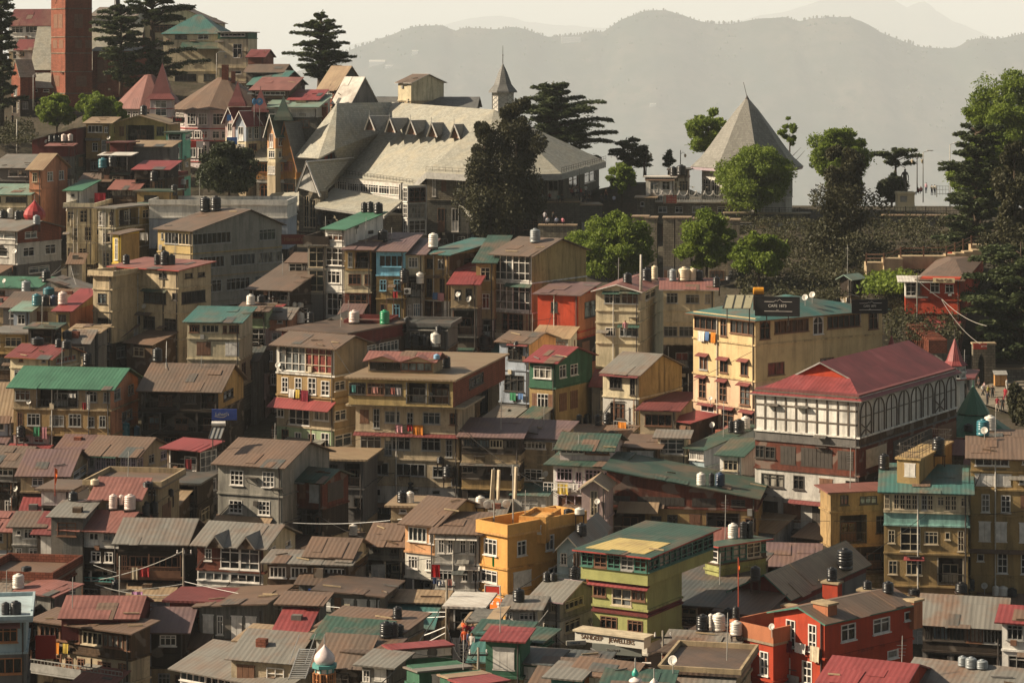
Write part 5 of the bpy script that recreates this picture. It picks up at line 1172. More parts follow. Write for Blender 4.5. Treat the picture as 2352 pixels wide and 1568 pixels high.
# ---------------- brick church with tower
tile(0,0)
ch=H(455,470,600,845,-170,[(250,'brick','',''),(260,'brick','.|b|b|.','..b..'),(150,'brick','.b.b.','...b.b'),(170,'brick','',''),(200,'brick','.b..','..b.'),(170,'brick','','')],('f','brown',0),'tall red brick church tower with a pale roofed nave behind it',name='brick_church',cat='church',th=62,fc='dark',over=.0,ledge='stone',pipes=0,dirt=.4)
na=H(466,290,1250,None,622,[(260,'brick','.q...')],('gA','slate',245),'x',th=5,M=10,over=.3,rk='slate',pipes=0); merge(ch,na)
ai=H(461,255,492,None,800,[(95,'brick','.s.s.')],('sA','slate',688),'x',th=5,M=4,rk='slate',pipes=0); merge(ch,ai)
po=H(458,105,185,325,700,[(210,'brick','.q.','...')],('gB','slate',545),'x',th=58,rk='slate',over=.15,pipes=0); merge(ch,po)
si=H(459,850,1250,None,470,[(420,'brick','.b...b.')],('sA','dslate',440),'x',th=4,M=5,rk='slate',pipes=0); merge(ch,si)
# ---------------- pink civic building with round maroon roofs
def cone_hall(label,xc,ye,yt,yb,Rz,D,n,phase,bands,rc):
    b=W(px(xc),py(yb),D); s=D/F/4; root=thing('round_roof_house',label,'house',b); GROUND.append(tuple(b)); R_=Rz*s; z0=(yb-ye)*s; z1=(yb-yt)*s
    m=MB(); m.lathe([(R_,z0),(R_*.55,z0+(z1-z0)*.52),(R_*.12,z1),(.02,z1+.1)],n,phase=phase); m.lathe([(.02,z0-.08),(R_,z0-.01)],n,phase=phase); m.obj('roof',roofmat(rc),root)
    r2=R_*.88; z=z0
    for k,(h_,col,tok,per) in enumerate(bands):
        hh=h_*s; m=MB(); m.lathe([(r2,z-hh-(3 if k==len(bands)-1 else 0)),(r2,z)],n,phase=phase); m.obj('wall',wallmat(col,.35),root)
        m=MB(); m.lathe([(r2+.12,z-hh-.1),(r2+.14,z-hh+.08)],n,phase=phase); m.obj('ledge',framemat('red'),root)
        if tok: facet_windows(root,0,0,r2,n,phase,z-hh*.8,round(2*r2*math.sin(math.pi/n)*.7/per/.05)*.05,round(hh*.6/.05)*.05,tok,'white',per)
        z-=hh
    return root,b,s
cone_hall('pink building with small round maroon roof behind the spire turret',1370,995,690,1260,340,432,10,.3,[(120,'lilac','w',2),(140,'lilac','w',1)],'pinkred')
r_,b_,s_=cone_hall('wide pink and white building with broad round brown roof',2060,1000,715,1480,500,424,10,.2,[(170,'lilac','W',2),(110,'lilac','w',3),(190,'lilac','W',2)],'rust')
for (x0,x1,yt,yb,dy) in ((2045,2105,595,760,-1.0),(2135,2170,655,760,-1.5)):
    m=MB(); m.box(((x0-2060)*s_),((x1-2060)*s_),dy-.5,dy+.5,(1480-yb)*s_,(1480-yt)*s_); m.obj('chimney',wallmat('brick'),r_)
def spire(xc,yb,yt,wz,D,col,label,wall=None,yw=None,name='spire_turret',n=4,ph=.5,fin=60,flare=1.0,win=True):
    b=W(px(xc),py(yw or yb),D); s=D/F/4; root=thing(name,label,'turret',b); r=wz*s/2*(1.414 if n==4 else 1); z0=((yw or yb)-yb)*s; h=(yb-yt)*s
    m=MB(); m.lathe([(.02,z0-.05),(r,z0),(r*(1-.35*flare),z0+h*.15),(r*(.62-.14*flare),z0+h*.38),(.02,z0+h)],n,phase=ph); m.obj('spire',roofmat(col,'sheet',.3),root)
    m=MB(); m.tube([(0,0,z0+h-.1),(0,0,z0+h+fin*s)],.045); m.lathe([(.01,z0+h+fin*s*.3),(.12,z0+h+fin*s*.4),(.01,z0+h+fin*s*.5)],8); m.obj('finial',framemat('dark'),root)
    if wall:
        m=MB(); m.lathe([(r*.72,-3),(r*.72,z0)],n,phase=ph); m.obj('wall',wallmat(wall,.35),root)
        if win:
            hh=round(z0*.36/.05)*.05; ww=round(r*.55/.05)*.05
            for zz in (z0*.55,z0*.12): facet_windows(root,0,0,r*.72,n,ph,zz,ww,hh,'w','white')
        m=MB()
        for zz in (z0*.5,z0*.97,.02): m.lathe([(r*.745,zz-.07),(r*.745,zz+.07)],n,phase=ph)
        m.obj('ledge',framemat('red'),root)
    return root
spire(1492,910,580,270,415,'dred','tall maroon spire turret with pink half timbered walls','lilac',1085)
tile(0,0)
for (D,x0,x1,x2,ye,yr,col,rc,lab) in ((408,2070,2155,2345,1085,985,'pink','dred','pink gabled shop house with white verge under the first maroon spire'),(402,2165,2260,2395,1120,1020,'bluegrey','red','little red gabled shop with blue sign board below the second spire'),(405,2290,2420,2520,1120,1005,'lilac','dred','lilac gabled shop house under the second maroon spire'),(400,2455,2530,2700,1185,1050,'peach','dgreen','peach gabled shop house with teal pyramid roof')):
    H(D,x0,x1,x2,ye,[(180,col+'|'+col,'.d.','.t.t.'),(130,'cream','.W.','.W.')],('gB',rc,yr),lab,th=35,M=6,fc='white',fascia='white',over=.5,pipes=0,ledge=False)
spire(2185,975,750,165,409,'dred','sharp maroon spire above the pink gable shop',fin=20,flare=.3)
spire(2395,1030,815,170,406,'dred','second maroon spire between the blue signs and lilac gable',fin=20,flare=.3)
spire(2605,1105,880,170,401,'dgreen','teal four sided spire above the peach gable shop',fin=10,flare=.25)
spire(2535,960,840,90,418,'dred','small maroon spire peeping behind the teal one',fin=10,flare=.3)
tile(0,0)
for xx in (2335,2385):
    b=W(px(xx),py(935),403); root=thing('round_sign','round blue parking sign on a post '+('narrow edge on beside the spire' if xx<2350 else 'facing forward beside the spire'),'sign',b)
    m=MB(); r=.55 if xx>2350 else .5; mw=Matrix.Rotation(R(90),4,'X')@Matrix.Rotation(R(60 if xx<2350 else 0),4,'Y'); m.lathe([(.001,0),(r,0),(r,.06),(.001,.06)],20); m.obj('disc',plain('sign_blue',(.05,.22,.45),.5),root,mw=mw)
    m=MB(); m.lathe([(r*.82,-.02),(r*.9,-.02),(r*.9,.0)],20); m.obj('ring',framemat('white'),root,mw=mw)
    if xx>2350: text_obj('P',.7,framemat('white'),root,Matrix.Translation((0,-.09,0))@Matrix.Rotation(R(90),4,'X'))
    m=MB(); m.tube([(0,.05,-5),(0,.05,.2)],.05); m.obj('post',framemat('grey'),root)
# brick chimneys standing between the teal spire and the hall
tile(1,0)
for (x0,x1,yt,yb,lab) in ((370,462,925,1065,'square red brick chimney with cream cap left of its twin'),(560,655,965,1105,'red brick chimney in front of the bright red box')):
    b=W(px((x0+x1)/2),py(yb+60),408); s=408/F/4; w_=(x1-x0)*s/2; h=(yb+60-yt)*s; root=thing('brick_chimney',lab,'chimney',b)
    m=MB(); m.box(-w_*.85,w_*.85,-w_,w_,-2,h-.3); m.obj('shaft',wallmat('brick'),root); m=MB(); m.box(-w_,w_,-w_*1.15,w_*1.15,h-.29,h-.05); m.obj('cap',wallmat('tan'),root)
H(410,330,575,None,1130,[(160,'dstone','')],('sA','slate',1050),'low pale slate roof with a row of ridge tiles between the brick chimneys',M=6,rk='slate')
H(409,545,630,None,955,[(40,'dred' if 'dred' in WALLC else 'red','')],('f','red',0),'bright red box tank house behind the chimney',M=2,ext=3,over=.02)
# ================================================================ TERRACES, WALLS, GATES, KIOSK
tile(2,1)
def wall(D,x0,x1,yt,yb,label,col='stone',th=5,M=1.2,x2=None,cap='tan',floors=None,**k):
    return H(D,x0,x1,x2,yt,floors or [(yb-yt,col,'','')],('f',cap,0),label,name='retaining_wall',cat='wall',th=th,M=M,over=.12,pipes=0,ledge=False,**k)
wall(377,235,620,295,430,'dark stone terrace wall topped by sitting people',th=3,M=8,col='dstone')
wall(378,620,830,320,440,'short stone terrace wall corner under the hall steps',th=-4,M=6,col='dstone')
wall(351,245,590,510,640,'low stone parapet wall with two people leaning on it',th=4)
H(388,1150,1310,None,255,[(150,'stone','.s...'),(120,'stone','')],('f','tan',0),'small stone block with little square window under the satellite dish',th=5,M=5,fc='white',pipes=0,ledge=False)
st_=H(389,1305,2005,None,300,[(130,'stone','.w..w..ww..w.'),(60,'stone','')],('f','stone',0,{'par':.3,'pc':'white'}),'stone restaurant block with white scalloped railing below the slate cone',th=3,M=9,fc='white',ledge=False,pipes=0)
m=MB()
for i in range(9):
    x=-st_.L+st_.L*(i+.5)/9; r=st_.L/18
    m.tube([(x+r*math.cos(math.pi*(1+k/8)),-.25,st_.HT+1.9+r*1.25*math.sin(math.pi*(1+k/8))) for k in range(9)],.09,5)
for i in range(46): x=-st_.L+st_.L*i/45; m.box(x-.03,x+.03,-.28,-.22,st_.HT+.2,st_.HT+1.75)
m.obj('scalloped_railing',framemat('white'),st_.root)
for (x0,x1,yt) in ((1105,1250,430),(1255,1330,440),(1395,1490,440),(1500,1640,440),(1660,1990,450),(1980,2090,460)):
    wall(352-(x0-1100)*.004,x0,x1,yt,880,{1105:'rough stone wall with scaffold poles at the foot of the restaurant',1255:'first sloped stone buttress beside the leafy tree',1395:'second sloped stone buttress of the restaurant wall',1500:'third stone buttress wall below white windows',1660:'plain stone wall behind the leafy trees',1980:'end pier of the stone retaining wall'}[x0],th=6,M=3)
H(391,1230,1490,None,65,[(170,'white','.d.w.')],('f','white',0),'white service hut with big dish on the pavilion terrace',th=8,M=4,fc='white')
H(393,1450,1620,None,-5,[(70,'lilac','w'),(180,'white','.d.W')],('f','dgrey',0),'pale kiosk carrying two black tanks beside the slate cone',th=6,M=5,fc='cream')
tile(3,1)
wall(386,-400,390,398,440,'long pale coped stone wall of the terrace garden',th=2,M=2,col='dstone',cap='sand' if 'sand' in ROOFC else 'tan')
wall(384,1060,1960,420,450,'terrace edge wall below the statue railing',th=2,M=2,col='dstone',cap='tan')
def fence(D,x0,x1,yt,yb,label,col='dark',step=.45,th=0):
    p=W(px(x0),py(yb),D); s=D/F/4; L=(x1-x0)*s; h=(yb-yt)*s; root=thing('iron_fence',label,'fence',p,-R(th)); m=MB()
    for z in(.15,.6,.97): m.box(0,L,-.03,.03,h*z-.03,h*z+.03)
    n=int(L/step)
    for i in range(n+1): x=L*i/n; m.box(x-.02,x+.02,-.02,.02,0,h)
    m.obj('railing',framemat(col),root)
    for i in range(int(L/3)+1): m=MB(); x=min(L,i*3); m.box(x-.06,x+.06,-.06,.06,-.3,h*1.08); m.obj('post',framemat(col),root)
    return root
fence(385,1075,1900,335,420,'dark iron fence along the terrace edge under the statue')
fence(404,1550,1660,140,225,'lattice iron fence at the viewpoint behind the people',col='grey')
fence(388,-80,390,340,395,'dark low fence in front of the pavilion garden')
# statue
b=W(px(1258),py(345),392); s=392/F/4; sr=thing('statue','dark bronze walking figure on a cream stone plinth','statue',b)
m=MB(); m.box(-3.0*s*30,3*s*30,-1.4,1.4,-.4,.3*1); m.lathe([(95*s*1.0,.3),(92*s*1.0,.45)],4,phase=.5)
m.lathe([(110*s,.3),(108*s,(330-205)*s),(116*s,(330-200)*s),(116*s,(330-178)*s)],4,phase=.5); m.obj('plinth',wallmat('cream',.15),sr)
m=MB(); m.box(-.9,.1,-1.32,-1.28,1.0,1.9); m.obj('plaque',framemat('grey'),sr)
pm_=person_mesh('walk',(.03,.028,.024),(.031,.028,.024)).copy(); br=plain('bronze',(.022,.02,.017),.45,.5)
for i in range(len(pm_.materials)): pm_.materials[i]=br
f_=put('figure',pm_,sr,Matrix.Translation((0,0,(330-180)*s))@Matrix.Rotation(R(25),4,'Z')@Matrix.Scale(2.05,4))
m=MB(); m.tube([(-.5,-.3,2.45),(-.85,-.6,4.3)],.05); m.obj('staff',br,sr)
# stairs and railed path on the slope
def rail3(pts,label,h=1.1,col='brown',step=2.2):
    P=[W(px(a),py(b),D) for a,b,D in pts]; root=thing('wooden_railing',label,'railing',P[0]); o=P[0]
    m=MB()
    for z in (h,h*.55): m.tube([p-o+Vector((0,0,z)) for p in P],.05,5)
    m.obj('rail',framemat(col),root)
    for a,b in zip(P,P[1:]):
        n=max(1,int((b-a).length/step))
        for i in range(n): q=a.lerp(b,i/n)-o; m=MB(); m.box(q.x-.08,q.x+.08,q.y-.08,q.y+.08,q.z-.3,q.z+h+.2); m.obj('post',framemat(col),root)
    return P
P=[(905,850,328),(1065,850,327),(1220,795,329),(1640,785,329),(1870,690,336),(2010,670,338)]
rail3(P,'brown wooden railing along the garden steps')
m=MB()
for a,b in zip(P,P[1:]):
    A,B=W(px(a[0]),py(a[1]),a[2]),W(px(b[0]),py(b[1]),b[2]); up=abs(B.z-A.z)>.6; n=max(1,int(abs(B.z-A.z)/.17)) if up else 1
    for i in range(n):
        p,q=A.lerp(B,i/n),A.lerp(B,(i+1)/n); z=max(p.z,q.z); m.box(min(p.x,q.x),max(p.x,q.x),A.y-.1,A.y+2.2,z-1.6,z-.02)
tag(m.obj('garden_path',wallmat('tan',.4)),kind='structure')
# park cafe
pc=H(300,1400,1765,1990,992,[(200,'red','..w^.w^.','...'),(120,'red','',''),(120,'brick','','')],('h','rust',812,{'in':1}),'red walled park cafe with rusty hip roof under the cedar',name='park_cafe_house',cat='cafe',th=14,M=9,fc='white',over=.6,dirt=.3)
pc2=H(301,1262,1460,None,1018,[(145,'white','gg'),(150,'red','')],('sA','white',985),'x',th=6,M=5,fc='white',over=.9,pipes=0,dirt=.3); merge(pc,pc2)
H(312,680,762,865,985,[(165,'dwood','','')],('gB','lgreen',952),'small dark timber hut with pale tin roof behind the cypress',th=40,M=4)
sign('cream park cafe name board on the red wall',299,1515,1715,985,1027,[('Park Café',.5,.5,.85)],(.55,.46,.28),tc=(.12,.03,.02),th=12)
def steps(x0,x1,y0,y1,D0,D1,label,n=12,col='brick'):
    A,B=W(px(x0),py(y0),D0),W(px(x1),py(y1),D1); root=thing('brick_steps',label,'steps',B); m=MB()
    for i in range(n):
        p=A.lerp(B,i/n)-B; m.box(p.x-.2,p.x+1.9,p.y-.6,p.y+.6,p.z-1.5,p.z)
    m.obj('treads',wallmat(col),root)
steps(1290,1500,1400,1560,297,290,'brick steps climbing to the park cafe')
# pink red spires, stone gate, green kiosk
tile(3,2)
spire(1135,112,-62,150,252,'red','slim red spire rising behind the broad red gablet roof',wall='dwhite',yw=260,n=8,ph=0,fin=70,win=False)
spire(1716,212,-32,250,247,'red','red bell shaped spire on a white half timbered drum','dwhite',345,n=8,ph=.5,fin=75)
H(249,1560,1860,None,345,[(240,'dwhite','..t.t.')],('f','dred',0),'pale base building under the bell shaped red spire',th=14,M=6,fc='dark')
b=W(px(1985),py(405),290); s=290/F/4; ga=thing('stone_gate','tall stone gateway with pointed arch beside the road','gate',b)
w0,w1=-100*s,104*s; h=(405-30)*s; m=MB(); ax0,ax1=(1932-1985)*s,(1990-1985)*s; zs=(405-200)*s; zt=(405-110)*s; t=1.0
m.box(w0,ax0,0,t,-2,h); m.box(ax1,w1,0,t,-2,h); m.box(ax0,ax1,0,t,zt+.05,h)
n=8; xm=(ax0+ax1)/2
for sg,xa in ((1,ax0),(-1,ax1)):
    for i in range(n):
        def pt_(k): u=k/n; return (xa+sg*(xm-ax0)*u, zs+(zt-zs)*math.sqrt(max(0,u)))
        (x_a,za),(x_b,zb)=pt_(i),pt_(i+1)
        m.face([(x_a,0,za),(x_b,0,zb),(x_b,0,zt+.05),(x_a,0,zt+.05)]); m.face([(x_a,0,za),(x_b,0,zb),(x_b,t,zb),(x_a,t,za)])
m.obj('wall',wallmat('stone'),ga); m=MB(); m.box(w0-.1,w1+.1,-.1,t+.1,h+.003,h+.2); m.obj('cap',wallmat('tan'),ga)
sign('red and yellow bank sign board above the stone gate',289,1890,2012,18,72,[('ATM',.78,.5,.5)],(.42,.05,.03))
b=W(px(1885),py(980),238); s=238/F/4; ki=thing('green_kiosk','eight sided kiosk with two tier bright green tin roof','kiosk',b); GROUND.append(tuple(b))
Z=lambda y:(980-y)*s
m=MB(); m.lathe([(392*s,Z(832)),(150*s,Z(668)),(140*s,Z(662))],8,phase=.15); m.obj('lower_roof',roofmat('green','sheet',.3),ki)
m=MB(); m.lathe([(128*s,Z(672)),(128*s,Z(655))],8,phase=.15); m.obj('drum',framemat('white'),ki)
m=MB(); m.lathe([(158*s,Z(655)),(4*s,Z(400))],8,phase=.15); m.tube([(0,0,Z(402)),(0,0,Z(352))],.04); m.obj('upper_roof',roofmat('green','sheet',.3),ki)
for q in range(8):
    a=2*math.pi*(q+.15)/8; m=MB(); m.tube([(360*s*math.cos(a),360*s*math.sin(a),-.5),(360*s*math.cos(a),360*s*math.sin(a),Z(838))],.1); m.obj('post',framemat('red'),ki)
m=MB(); m.lathe([(392*s,Z(836)),(392*s,Z(832)+.02)],8,phase=.15); m.obj('fascia',framemat('cream'),ki)
# half timbering and gablet roof of the big house rr
L,M,Hh=rr.L,rr.M,rr.HT; root=rr.root; tk=rr.D/F/4
zt=Hh-.05; zb_=Hh-375*tk
m=MB()
for i in range(11): x=-L+L*i/10; m.box(x-.07 if i else x,x+.07 if i<10 else x,-.05,-.004,zb_,zt)
for f in (.0,.32,.66,1.0): z=zb_+(zt-zb_)*f; m.box(-L,0,-.06,-.004,z-.06,z+.06)
m.obj('timber_frame',framemat('umber'),root)
for (fx,w_) in ((.12,.12),(.4,.13)):
    m=MB(); z=zb_+(zt-zb_)*.66; m.plate((-L+L*fx-.1,-.45,z-.02),(-L+L*(fx+w_),-.45,z-.02),(-L+L*(fx+w_),-.06,z+.14),(-L+L*fx-.1,-.06,z+.14),.05); m.obj('awning',roofmat('dgrey'),root)
na_=8
for i in range(na_):
    y0=M*(i+.08)/na_; y1=M*(i+.92)/na_; ym=(y0+y1)/2; r=(y1-y0)/2; zs=zb_+(zt-zb_)*.55; m=MB()
    m.tube([(.06,y0,zb_+.1),(.06,y0,zs)]+[(.06,ym-r*math.cos(math.pi*k/8),zs+r*.95*math.sin(math.pi*k/8)) for k in range(1,8)]+[(.06,y1,zs),(.06,y1,zb_+.1)],.055,5)
    m.tube([(.05,ym,zb_+.1),(.05,ym,zs+r*.9)],.05,4); m.tube([(.05,y0,zb_+(zt-zb_)*.5),(.05,y1,zb_+(zt-zb_)*.5)],.05,4)
    if i in(0,6): m.tube([(.05,y0,zb_+.1),(.05,y1,zb_+(zt-zb_)*.36)],.05,4); m.tube([(.05,y1,zb_+.1),(.05,y0,zb_+(zt-zb_)*.36)],.05,4)
    m.obj('arch',framemat('umber'),root)
o=.4; rise=(YH-py(190))/F*rr.wxy(-L/2,2.5)[1]-rr.zb-Hh; rz=Hh+rise; k=.46; yk=3.2; ze=Hh-.28
m=MB(); xk=L/2*(1-k)
A0,A1=(-L-o,-o,ze),(o,-o,ze); K0,K1=(-L/2-xk,yk,Hh+rise*k),(-L/2+xk,yk,Hh+rise*k); Rf=(-L/2,yk-.5,rz); Rb=(-L/2,M+o,rz)
slab(m,[A0,A1,K1,K0],.12); slab(m,[A1,(o,M+o,ze),Rb,Rf,K1],.12); slab(m,[(-L-o,M+o,ze),A0,K0,Rf,Rb],.12)
m.obj('gablet_roof',[roofmat('red','sheet',.95),framemat('grey')],root)
m=MB(); m.face([(K0[0],yk+.05,K0[2]),(K1[0],yk+.05,K1[2]),(-L/2,yk+.05,rz-.1)]); m.obj('gablet',wallmat('red',.3),root)
# onion domes and minarets
def onion(D,zx,zyb,zyt,zw,col,label,drum=None,dcol='white',n=16,fin='grey'):
    b=W(px(zx),py(drum or zyb),D); s=D/F/4; root=thing('onion_dome',label,'dome',b); z0=((drum or zyb)-zyb)*s; h=(zyb-zyt)*s; r=zw*s/2
    m=MB(); m.lathe([(r*.82,z0),(r*.97,z0+h*.12),(r,z0+h*.25),(r*.9,z0+h*.42),(r*.62,z0+h*.6),(r*.3,z0+h*.76),(r*.1,z0+h*.88),(.01,z0+h)],n); m.obj('dome',plain('dome_'+label[:9].replace(' ','_'),col,.4,.4,.25,2),root,smooth=n>12)
    m=MB(); m.tube([(0,0,z0+h-.05),(0,0,z0+h+.5)],.04); m.obj('finial',framemat(fin),root)
    if drum:
        m=MB(); m.lathe([(r*1.22,z0-.22),(r*1.22,z0-.02)],8,phase=.5); m.obj('cornice',framemat('teal'),root)
        m=MB(); m.lathe([(r*.85,-3),(r*.85,z0-.23)],8,phase=.5); m.obj('wall',wallmat(dcol,.25),root)
        for q in range(8):
            a=2*math.pi*(q+.5)/8; m=MB(); m.tube([(r*.87*math.cos(a),r*.87*math.sin(a),-3),(r*.87*math.cos(a),r*.87*math.sin(a),z0-.23)],.06,5); m.obj('post',framemat('teal'),root)
        facet_windows(root,0,0,r*.85,8,.5,z0-1.7,.7,1.2,'w','orange')
    return root
tile(0,1); onion(330,318,450,258,205,(.30,.03,.03),'shiny dark red onion dome between the salmon and brick gable houses',n=12)
tile(1,3); onion(152,630,1385,1200,195,(.60,.50,.48),'pale pink white onion dome on a small turquoise trimmed turret',drum=1640)
tile(2,3); onion(149,1135,1560,1500,125,(.60,.52,.50),'little white dome carrying a turquoise bulb and ribbed spike',drum=None,n=18)
onion(149,1132,1500,1415,62,(.04,.35,.28),'turquoise ribbed bulb finial on the white mosque dome',n=10,fin='grey')
onion(148.5,1305,1590,1510,85,(.58,.52,.48),'smaller white minaret dome beside the turquoise one',n=14)
# ================================================================ lean-to sheds at the feet of the houses
rq=random.Random(33)
def shorten(l,n=7):
    w=l.split()[:n]
    while w and w[-1] in ('with','and','under','the','a','of','in','by','beside','its','over','below','an','small'): w.pop()
    return ' '.join(w)
SHC=dict(rust='rusty',grey='grey',dgrey='dark grey',brown='brown',plum='dull plum',dgreen='dark green',pinkred='faded red',tan='pale tan',teal='teal',red='red',dbrown='dark brown')
def shed(h,xa,xb,zt,dp,col,rc,rise,lab,fc):
    X,Y=h.wxy(xb,0); root=thing('lean_to_shed',lab,'shed',(X,Y,h.zb+zt-3),-h.th); L=xb-xa; y0=-dp; z=3
    m=MB(); m.box(-L,0,y0,-.01,-4,z)
    for x in (-L,0): m.face([(x,y0,z),(x,-.01,z),(x,-.01,z+rise)])
    m.obj('wall',[wallmat(col,.85)],root)
    m=MB(); o=.35; s=rise/dp; m.plate((-L-o,y0-o,z-s*o+.05),(o,y0-o,z-s*o+.05),(o,-.02,z+rise+.05),(-L-o,-.02,z+rise+.05),.05); m.obj('roof',roofmat(rc,'sheet',.8),root)
    n=max(1,int(L/1.9))
    for i in range(n):
        t=rq.choice(['w','w','W','b','d','t']); wd=round(min(1.5,L/n*.6)/.05)*.05; hh=round(rq.uniform(.9,1.25)/.05)*.05 if t!='d' else 1.9
        mw=Matrix.Translation((-L+(i+.5)*L/n-wd/2,y0-.06,z-.45-hh)); w_=put('shutter' if t=='b' else 'window' if t!='d' else 'door',window_mesh(t,wd,hh,'brown' if t=='b' else fc),root,mw)
        if t!='b': put('pane',pane_mesh(wd,hh),w_)
    if rq.random()<.45:
        k=Vector((-rq.uniform(.3,L-.3),y0*rq.uniform(.3,.8),z+rise*.5)); m=MB(); m.box(k.x-.35,k.x+.35,k.y-.25,k.y+.25,k.z-.4,k.z+rq.uniform(.25,.6)); m.obj('roof_box',wallmat(rq.choice(['tin','wood','dgrey','brick'])),root)
for h in list(HOUSES):
    if h.label=='x' or h.nxh<=0 or h.L<2.6 or h.D>345: continue
    k=2 if h.L>7.5 else 1
    for i in range(k):
        if rq.random()<.12: continue
        w=h.L/k; a=-h.L+w*i+rq.uniform(0,.25)*w; b=-h.L+w*(i+1)-rq.uniform(0,.25)*w
        rc=rq.choice(['rust','rust','grey','grey','dgrey','brown','plum','dgreen','pinkred','tan','teal','dbrown','brown','red'])
        pos='' if k==1 else ('left part of the ' if i==0 else 'right part of the ')
        shed(h,a,b,h.nxh+rq.uniform(-1.6,.9),rq.uniform(2.2,4.2),rq.choice(['tin','wood','tan','dgrey','sand','dwhite','grey','gold','bluegrey','dwood']),rc,rq.uniform(.5,1.3),SHC[rc]+' shed below the '+pos+shorten(h.label),rq.choice(['white','cream','brown','dark','grey']))
# ================================================================ TANKS AND DISHES (zoom pixels)
tile(0,0)
tanks('high on the white roof behind the church cedars',[(1073,75,55,72,'black')],raise_=0)
tanks('in a row on the dark maroon shed',[(470,1300,45,58,'black'),(515,1300,45,58,'black'),(555,1298,40,55,'black'),(592,1296,52,62,'pinkw'),(650,1294,52,62,'pinkw')])
tanks('behind the maroon shed beside the bright tree',[(405,1215,70,70,'black'),(470,1205,60,60,'black'),(528,1200,48,48,'black')])
tanks('on the ridge of the ochre gable house',[(1315,1058,66,85,'black')])
tanks('under the thin roofed tank shelter',[(955,1540,90,85,'teal'),(1040,1530,80,95,'black'),(1130,1530,80,95,'black')])
dish(425,1330,34,'beside the dark maroon tank shed'); dish(1000,1300,36,'under the chimney pipe of the ochre gable house'); dish(1695,1505,60,'dark one by the mint house')
tile(0,1)
tanks('above the brick gable house',[(100,432,58,85,'white'),(40,432,80,70,'black'),(158,455,66,75,'black'),(205,430,55,60,'black'),(343,490,66,80,'grey')])
tanks('on the terraces behind the glazed rooftop room',[(1420,95,75,90,'black'),(1605,225,62,95,'black'),(1680,125,66,45,'white')])
tanks('pair on the brown roof before the white parapet',[(1880,385,95,130,'black'),(1978,380,98,130,'black')])
tanks('at the corner of the beige house roof',[(1155,862,66,84,'black')])
tanks('together on the red roof of the beige house',[(1440,868,56,95,'black'),(1508,872,84,125,'black'),(1572,868,70,90,'black')])
tanks('on the faded green flat roof',[(418,1030,86,105,'black'),(248,1105,84,95,'grey')])
tanks('on the pale concrete platform',[(330,1245,88,100,'teal'),(410,1242,74,90,'black'),(488,1240,76,90,'navy'),(570,1235,86,110,'pinkw'),(440,1150,105,60,'teal')])
tanks('in front of the orange house',[(535,1570,62,80,'black'),(610,1570,85,80,'black')])
tanks('between the beige house and teal roof',[(2300,1240,80,90,'white')])
dish(1060,990,54,'on the beige house bay'); dish(1325,1310,46,'between the beige house windows'); dish(40,1070,40,'at the end of the faded green roof'); dish(1815,75,44,'beside the dark shrub tree'); dish(140,780,46,'on the weathered pale gable house'); dish(860,885,44,'at the foot of the messy tenement')
tile(1,1)
tanks('in a row behind the green shed roof',[(993,388,58,90,'black'),(1048,388,64,95,'black'),(1122,400,86,95,'black')])
tanks('on the railed grey tower',[(592,495,84,115,'black')])
tanks('on the dull plum roof by the white house',[(1163,660,96,105,'black')])
tanks('on a frame above the teal grey roof',[(1630,700,90,125,'white')])
tanks('on the ledge of the yellowed verandah house',[(990,900,76,80,'black')])
tanks('hung on the front of the cream narrow house',[(1366,1020,90,115,'black')],stand=.8)
tanks('fixed before the ochre house wall',[(1508,1032,74,98,'white')],stand=.8)
tanks('on the maroon roof at the foot of the tall white house',[(905,1388,98,105,'pinkw')])
tanks('standing before the ochre lower walls',[(1180,1412,90,122,'green')])
tanks('on the salmon pink house roof edge',[(405,1392,92,95,'white'),(497,1398,66,95,'black')])
tanks('above the pink house beside the dark yard',[(340,1248,62,36,'white'),(405,1250,70,40,'white')])
tanks('in a dark cluster under the long brown roof',[(40,1215,75,60,'black'),(110,1160,75,60,'black'),(180,1160,75,60,'black')])
tanks('in the dark yard below the ochre houses',[(1385,1480,55,130,'black'),(1680,1490,70,70,'black')])
tanks('beside the dark yard under the ochre houses, in front',[(1465,1600,84,95,'black'),(1555,1600,84,95,'black'),(1650,1580,92,95,'white'),(2095,1590,140,80,'black')])
dish(925,560,54,'on the white flank of the green shed roof house'); dish(1860,1180,52,'upper one on the red awning house'); dish(1958,1225,56,'lower one on the red awning house'); dish(1382,1230,40,'on the cream narrow house')
tile(2,1)
tanks('on the brown roof before the yellow gable',[(213,670,96,120,'grey')])
tanks('on the cream building roof, first rack',[(1063,1034,84,86,'black'),(1240,1020,90,115,'black'),(1312,1000,60,120,'cream')],stand=.3)
tanks('on the cream building roof, second rack',[(1480,1018,66,105,'grey'),(1585,1020,110,115,'cream'),(1665,1015,60,110,'cream'),(1720,1010,76,85,'black')],stand=.3)
tanks('on the dark steel rack above the corner building',[(1880,1075,66,90,'black'),(2000,1070,105,110,'black'),(2100,1000,75,70,'black'),(2190,1010,80,70,'black'),(2290,1000,80,70,'black')],stand=.9)
tanks('beside the slate cone on the pale kiosk',[(1480,45,60,80,'black'),(1552,40,90,90,'black')])
dish(1325,150,70,'white one on the pavilion service hut')
tile(3,1)
tanks('on the teal roof behind the black sign',[(60,1120,120,95,'black'),(220,1100,160,100,'black'),(60,1000,100,50,'black'),(150,985,60,45,'black')],stand=.6)
dish(342,1240,58,'left one on the teal roof by the black sign'); dish(408,1215,58,'right one on the teal roof by the black sign')
tile(0,2)
tanks('on the dark red roof of the cream house',[(335,45,120,60,'black')]); tanks('behind the dark red roof of the cream house',[(530,60,60,70,'black'),(620,55,90,70,'black')])
tanks('by the wall of the dark red roofed house',[(815,210,90,110,'black')])
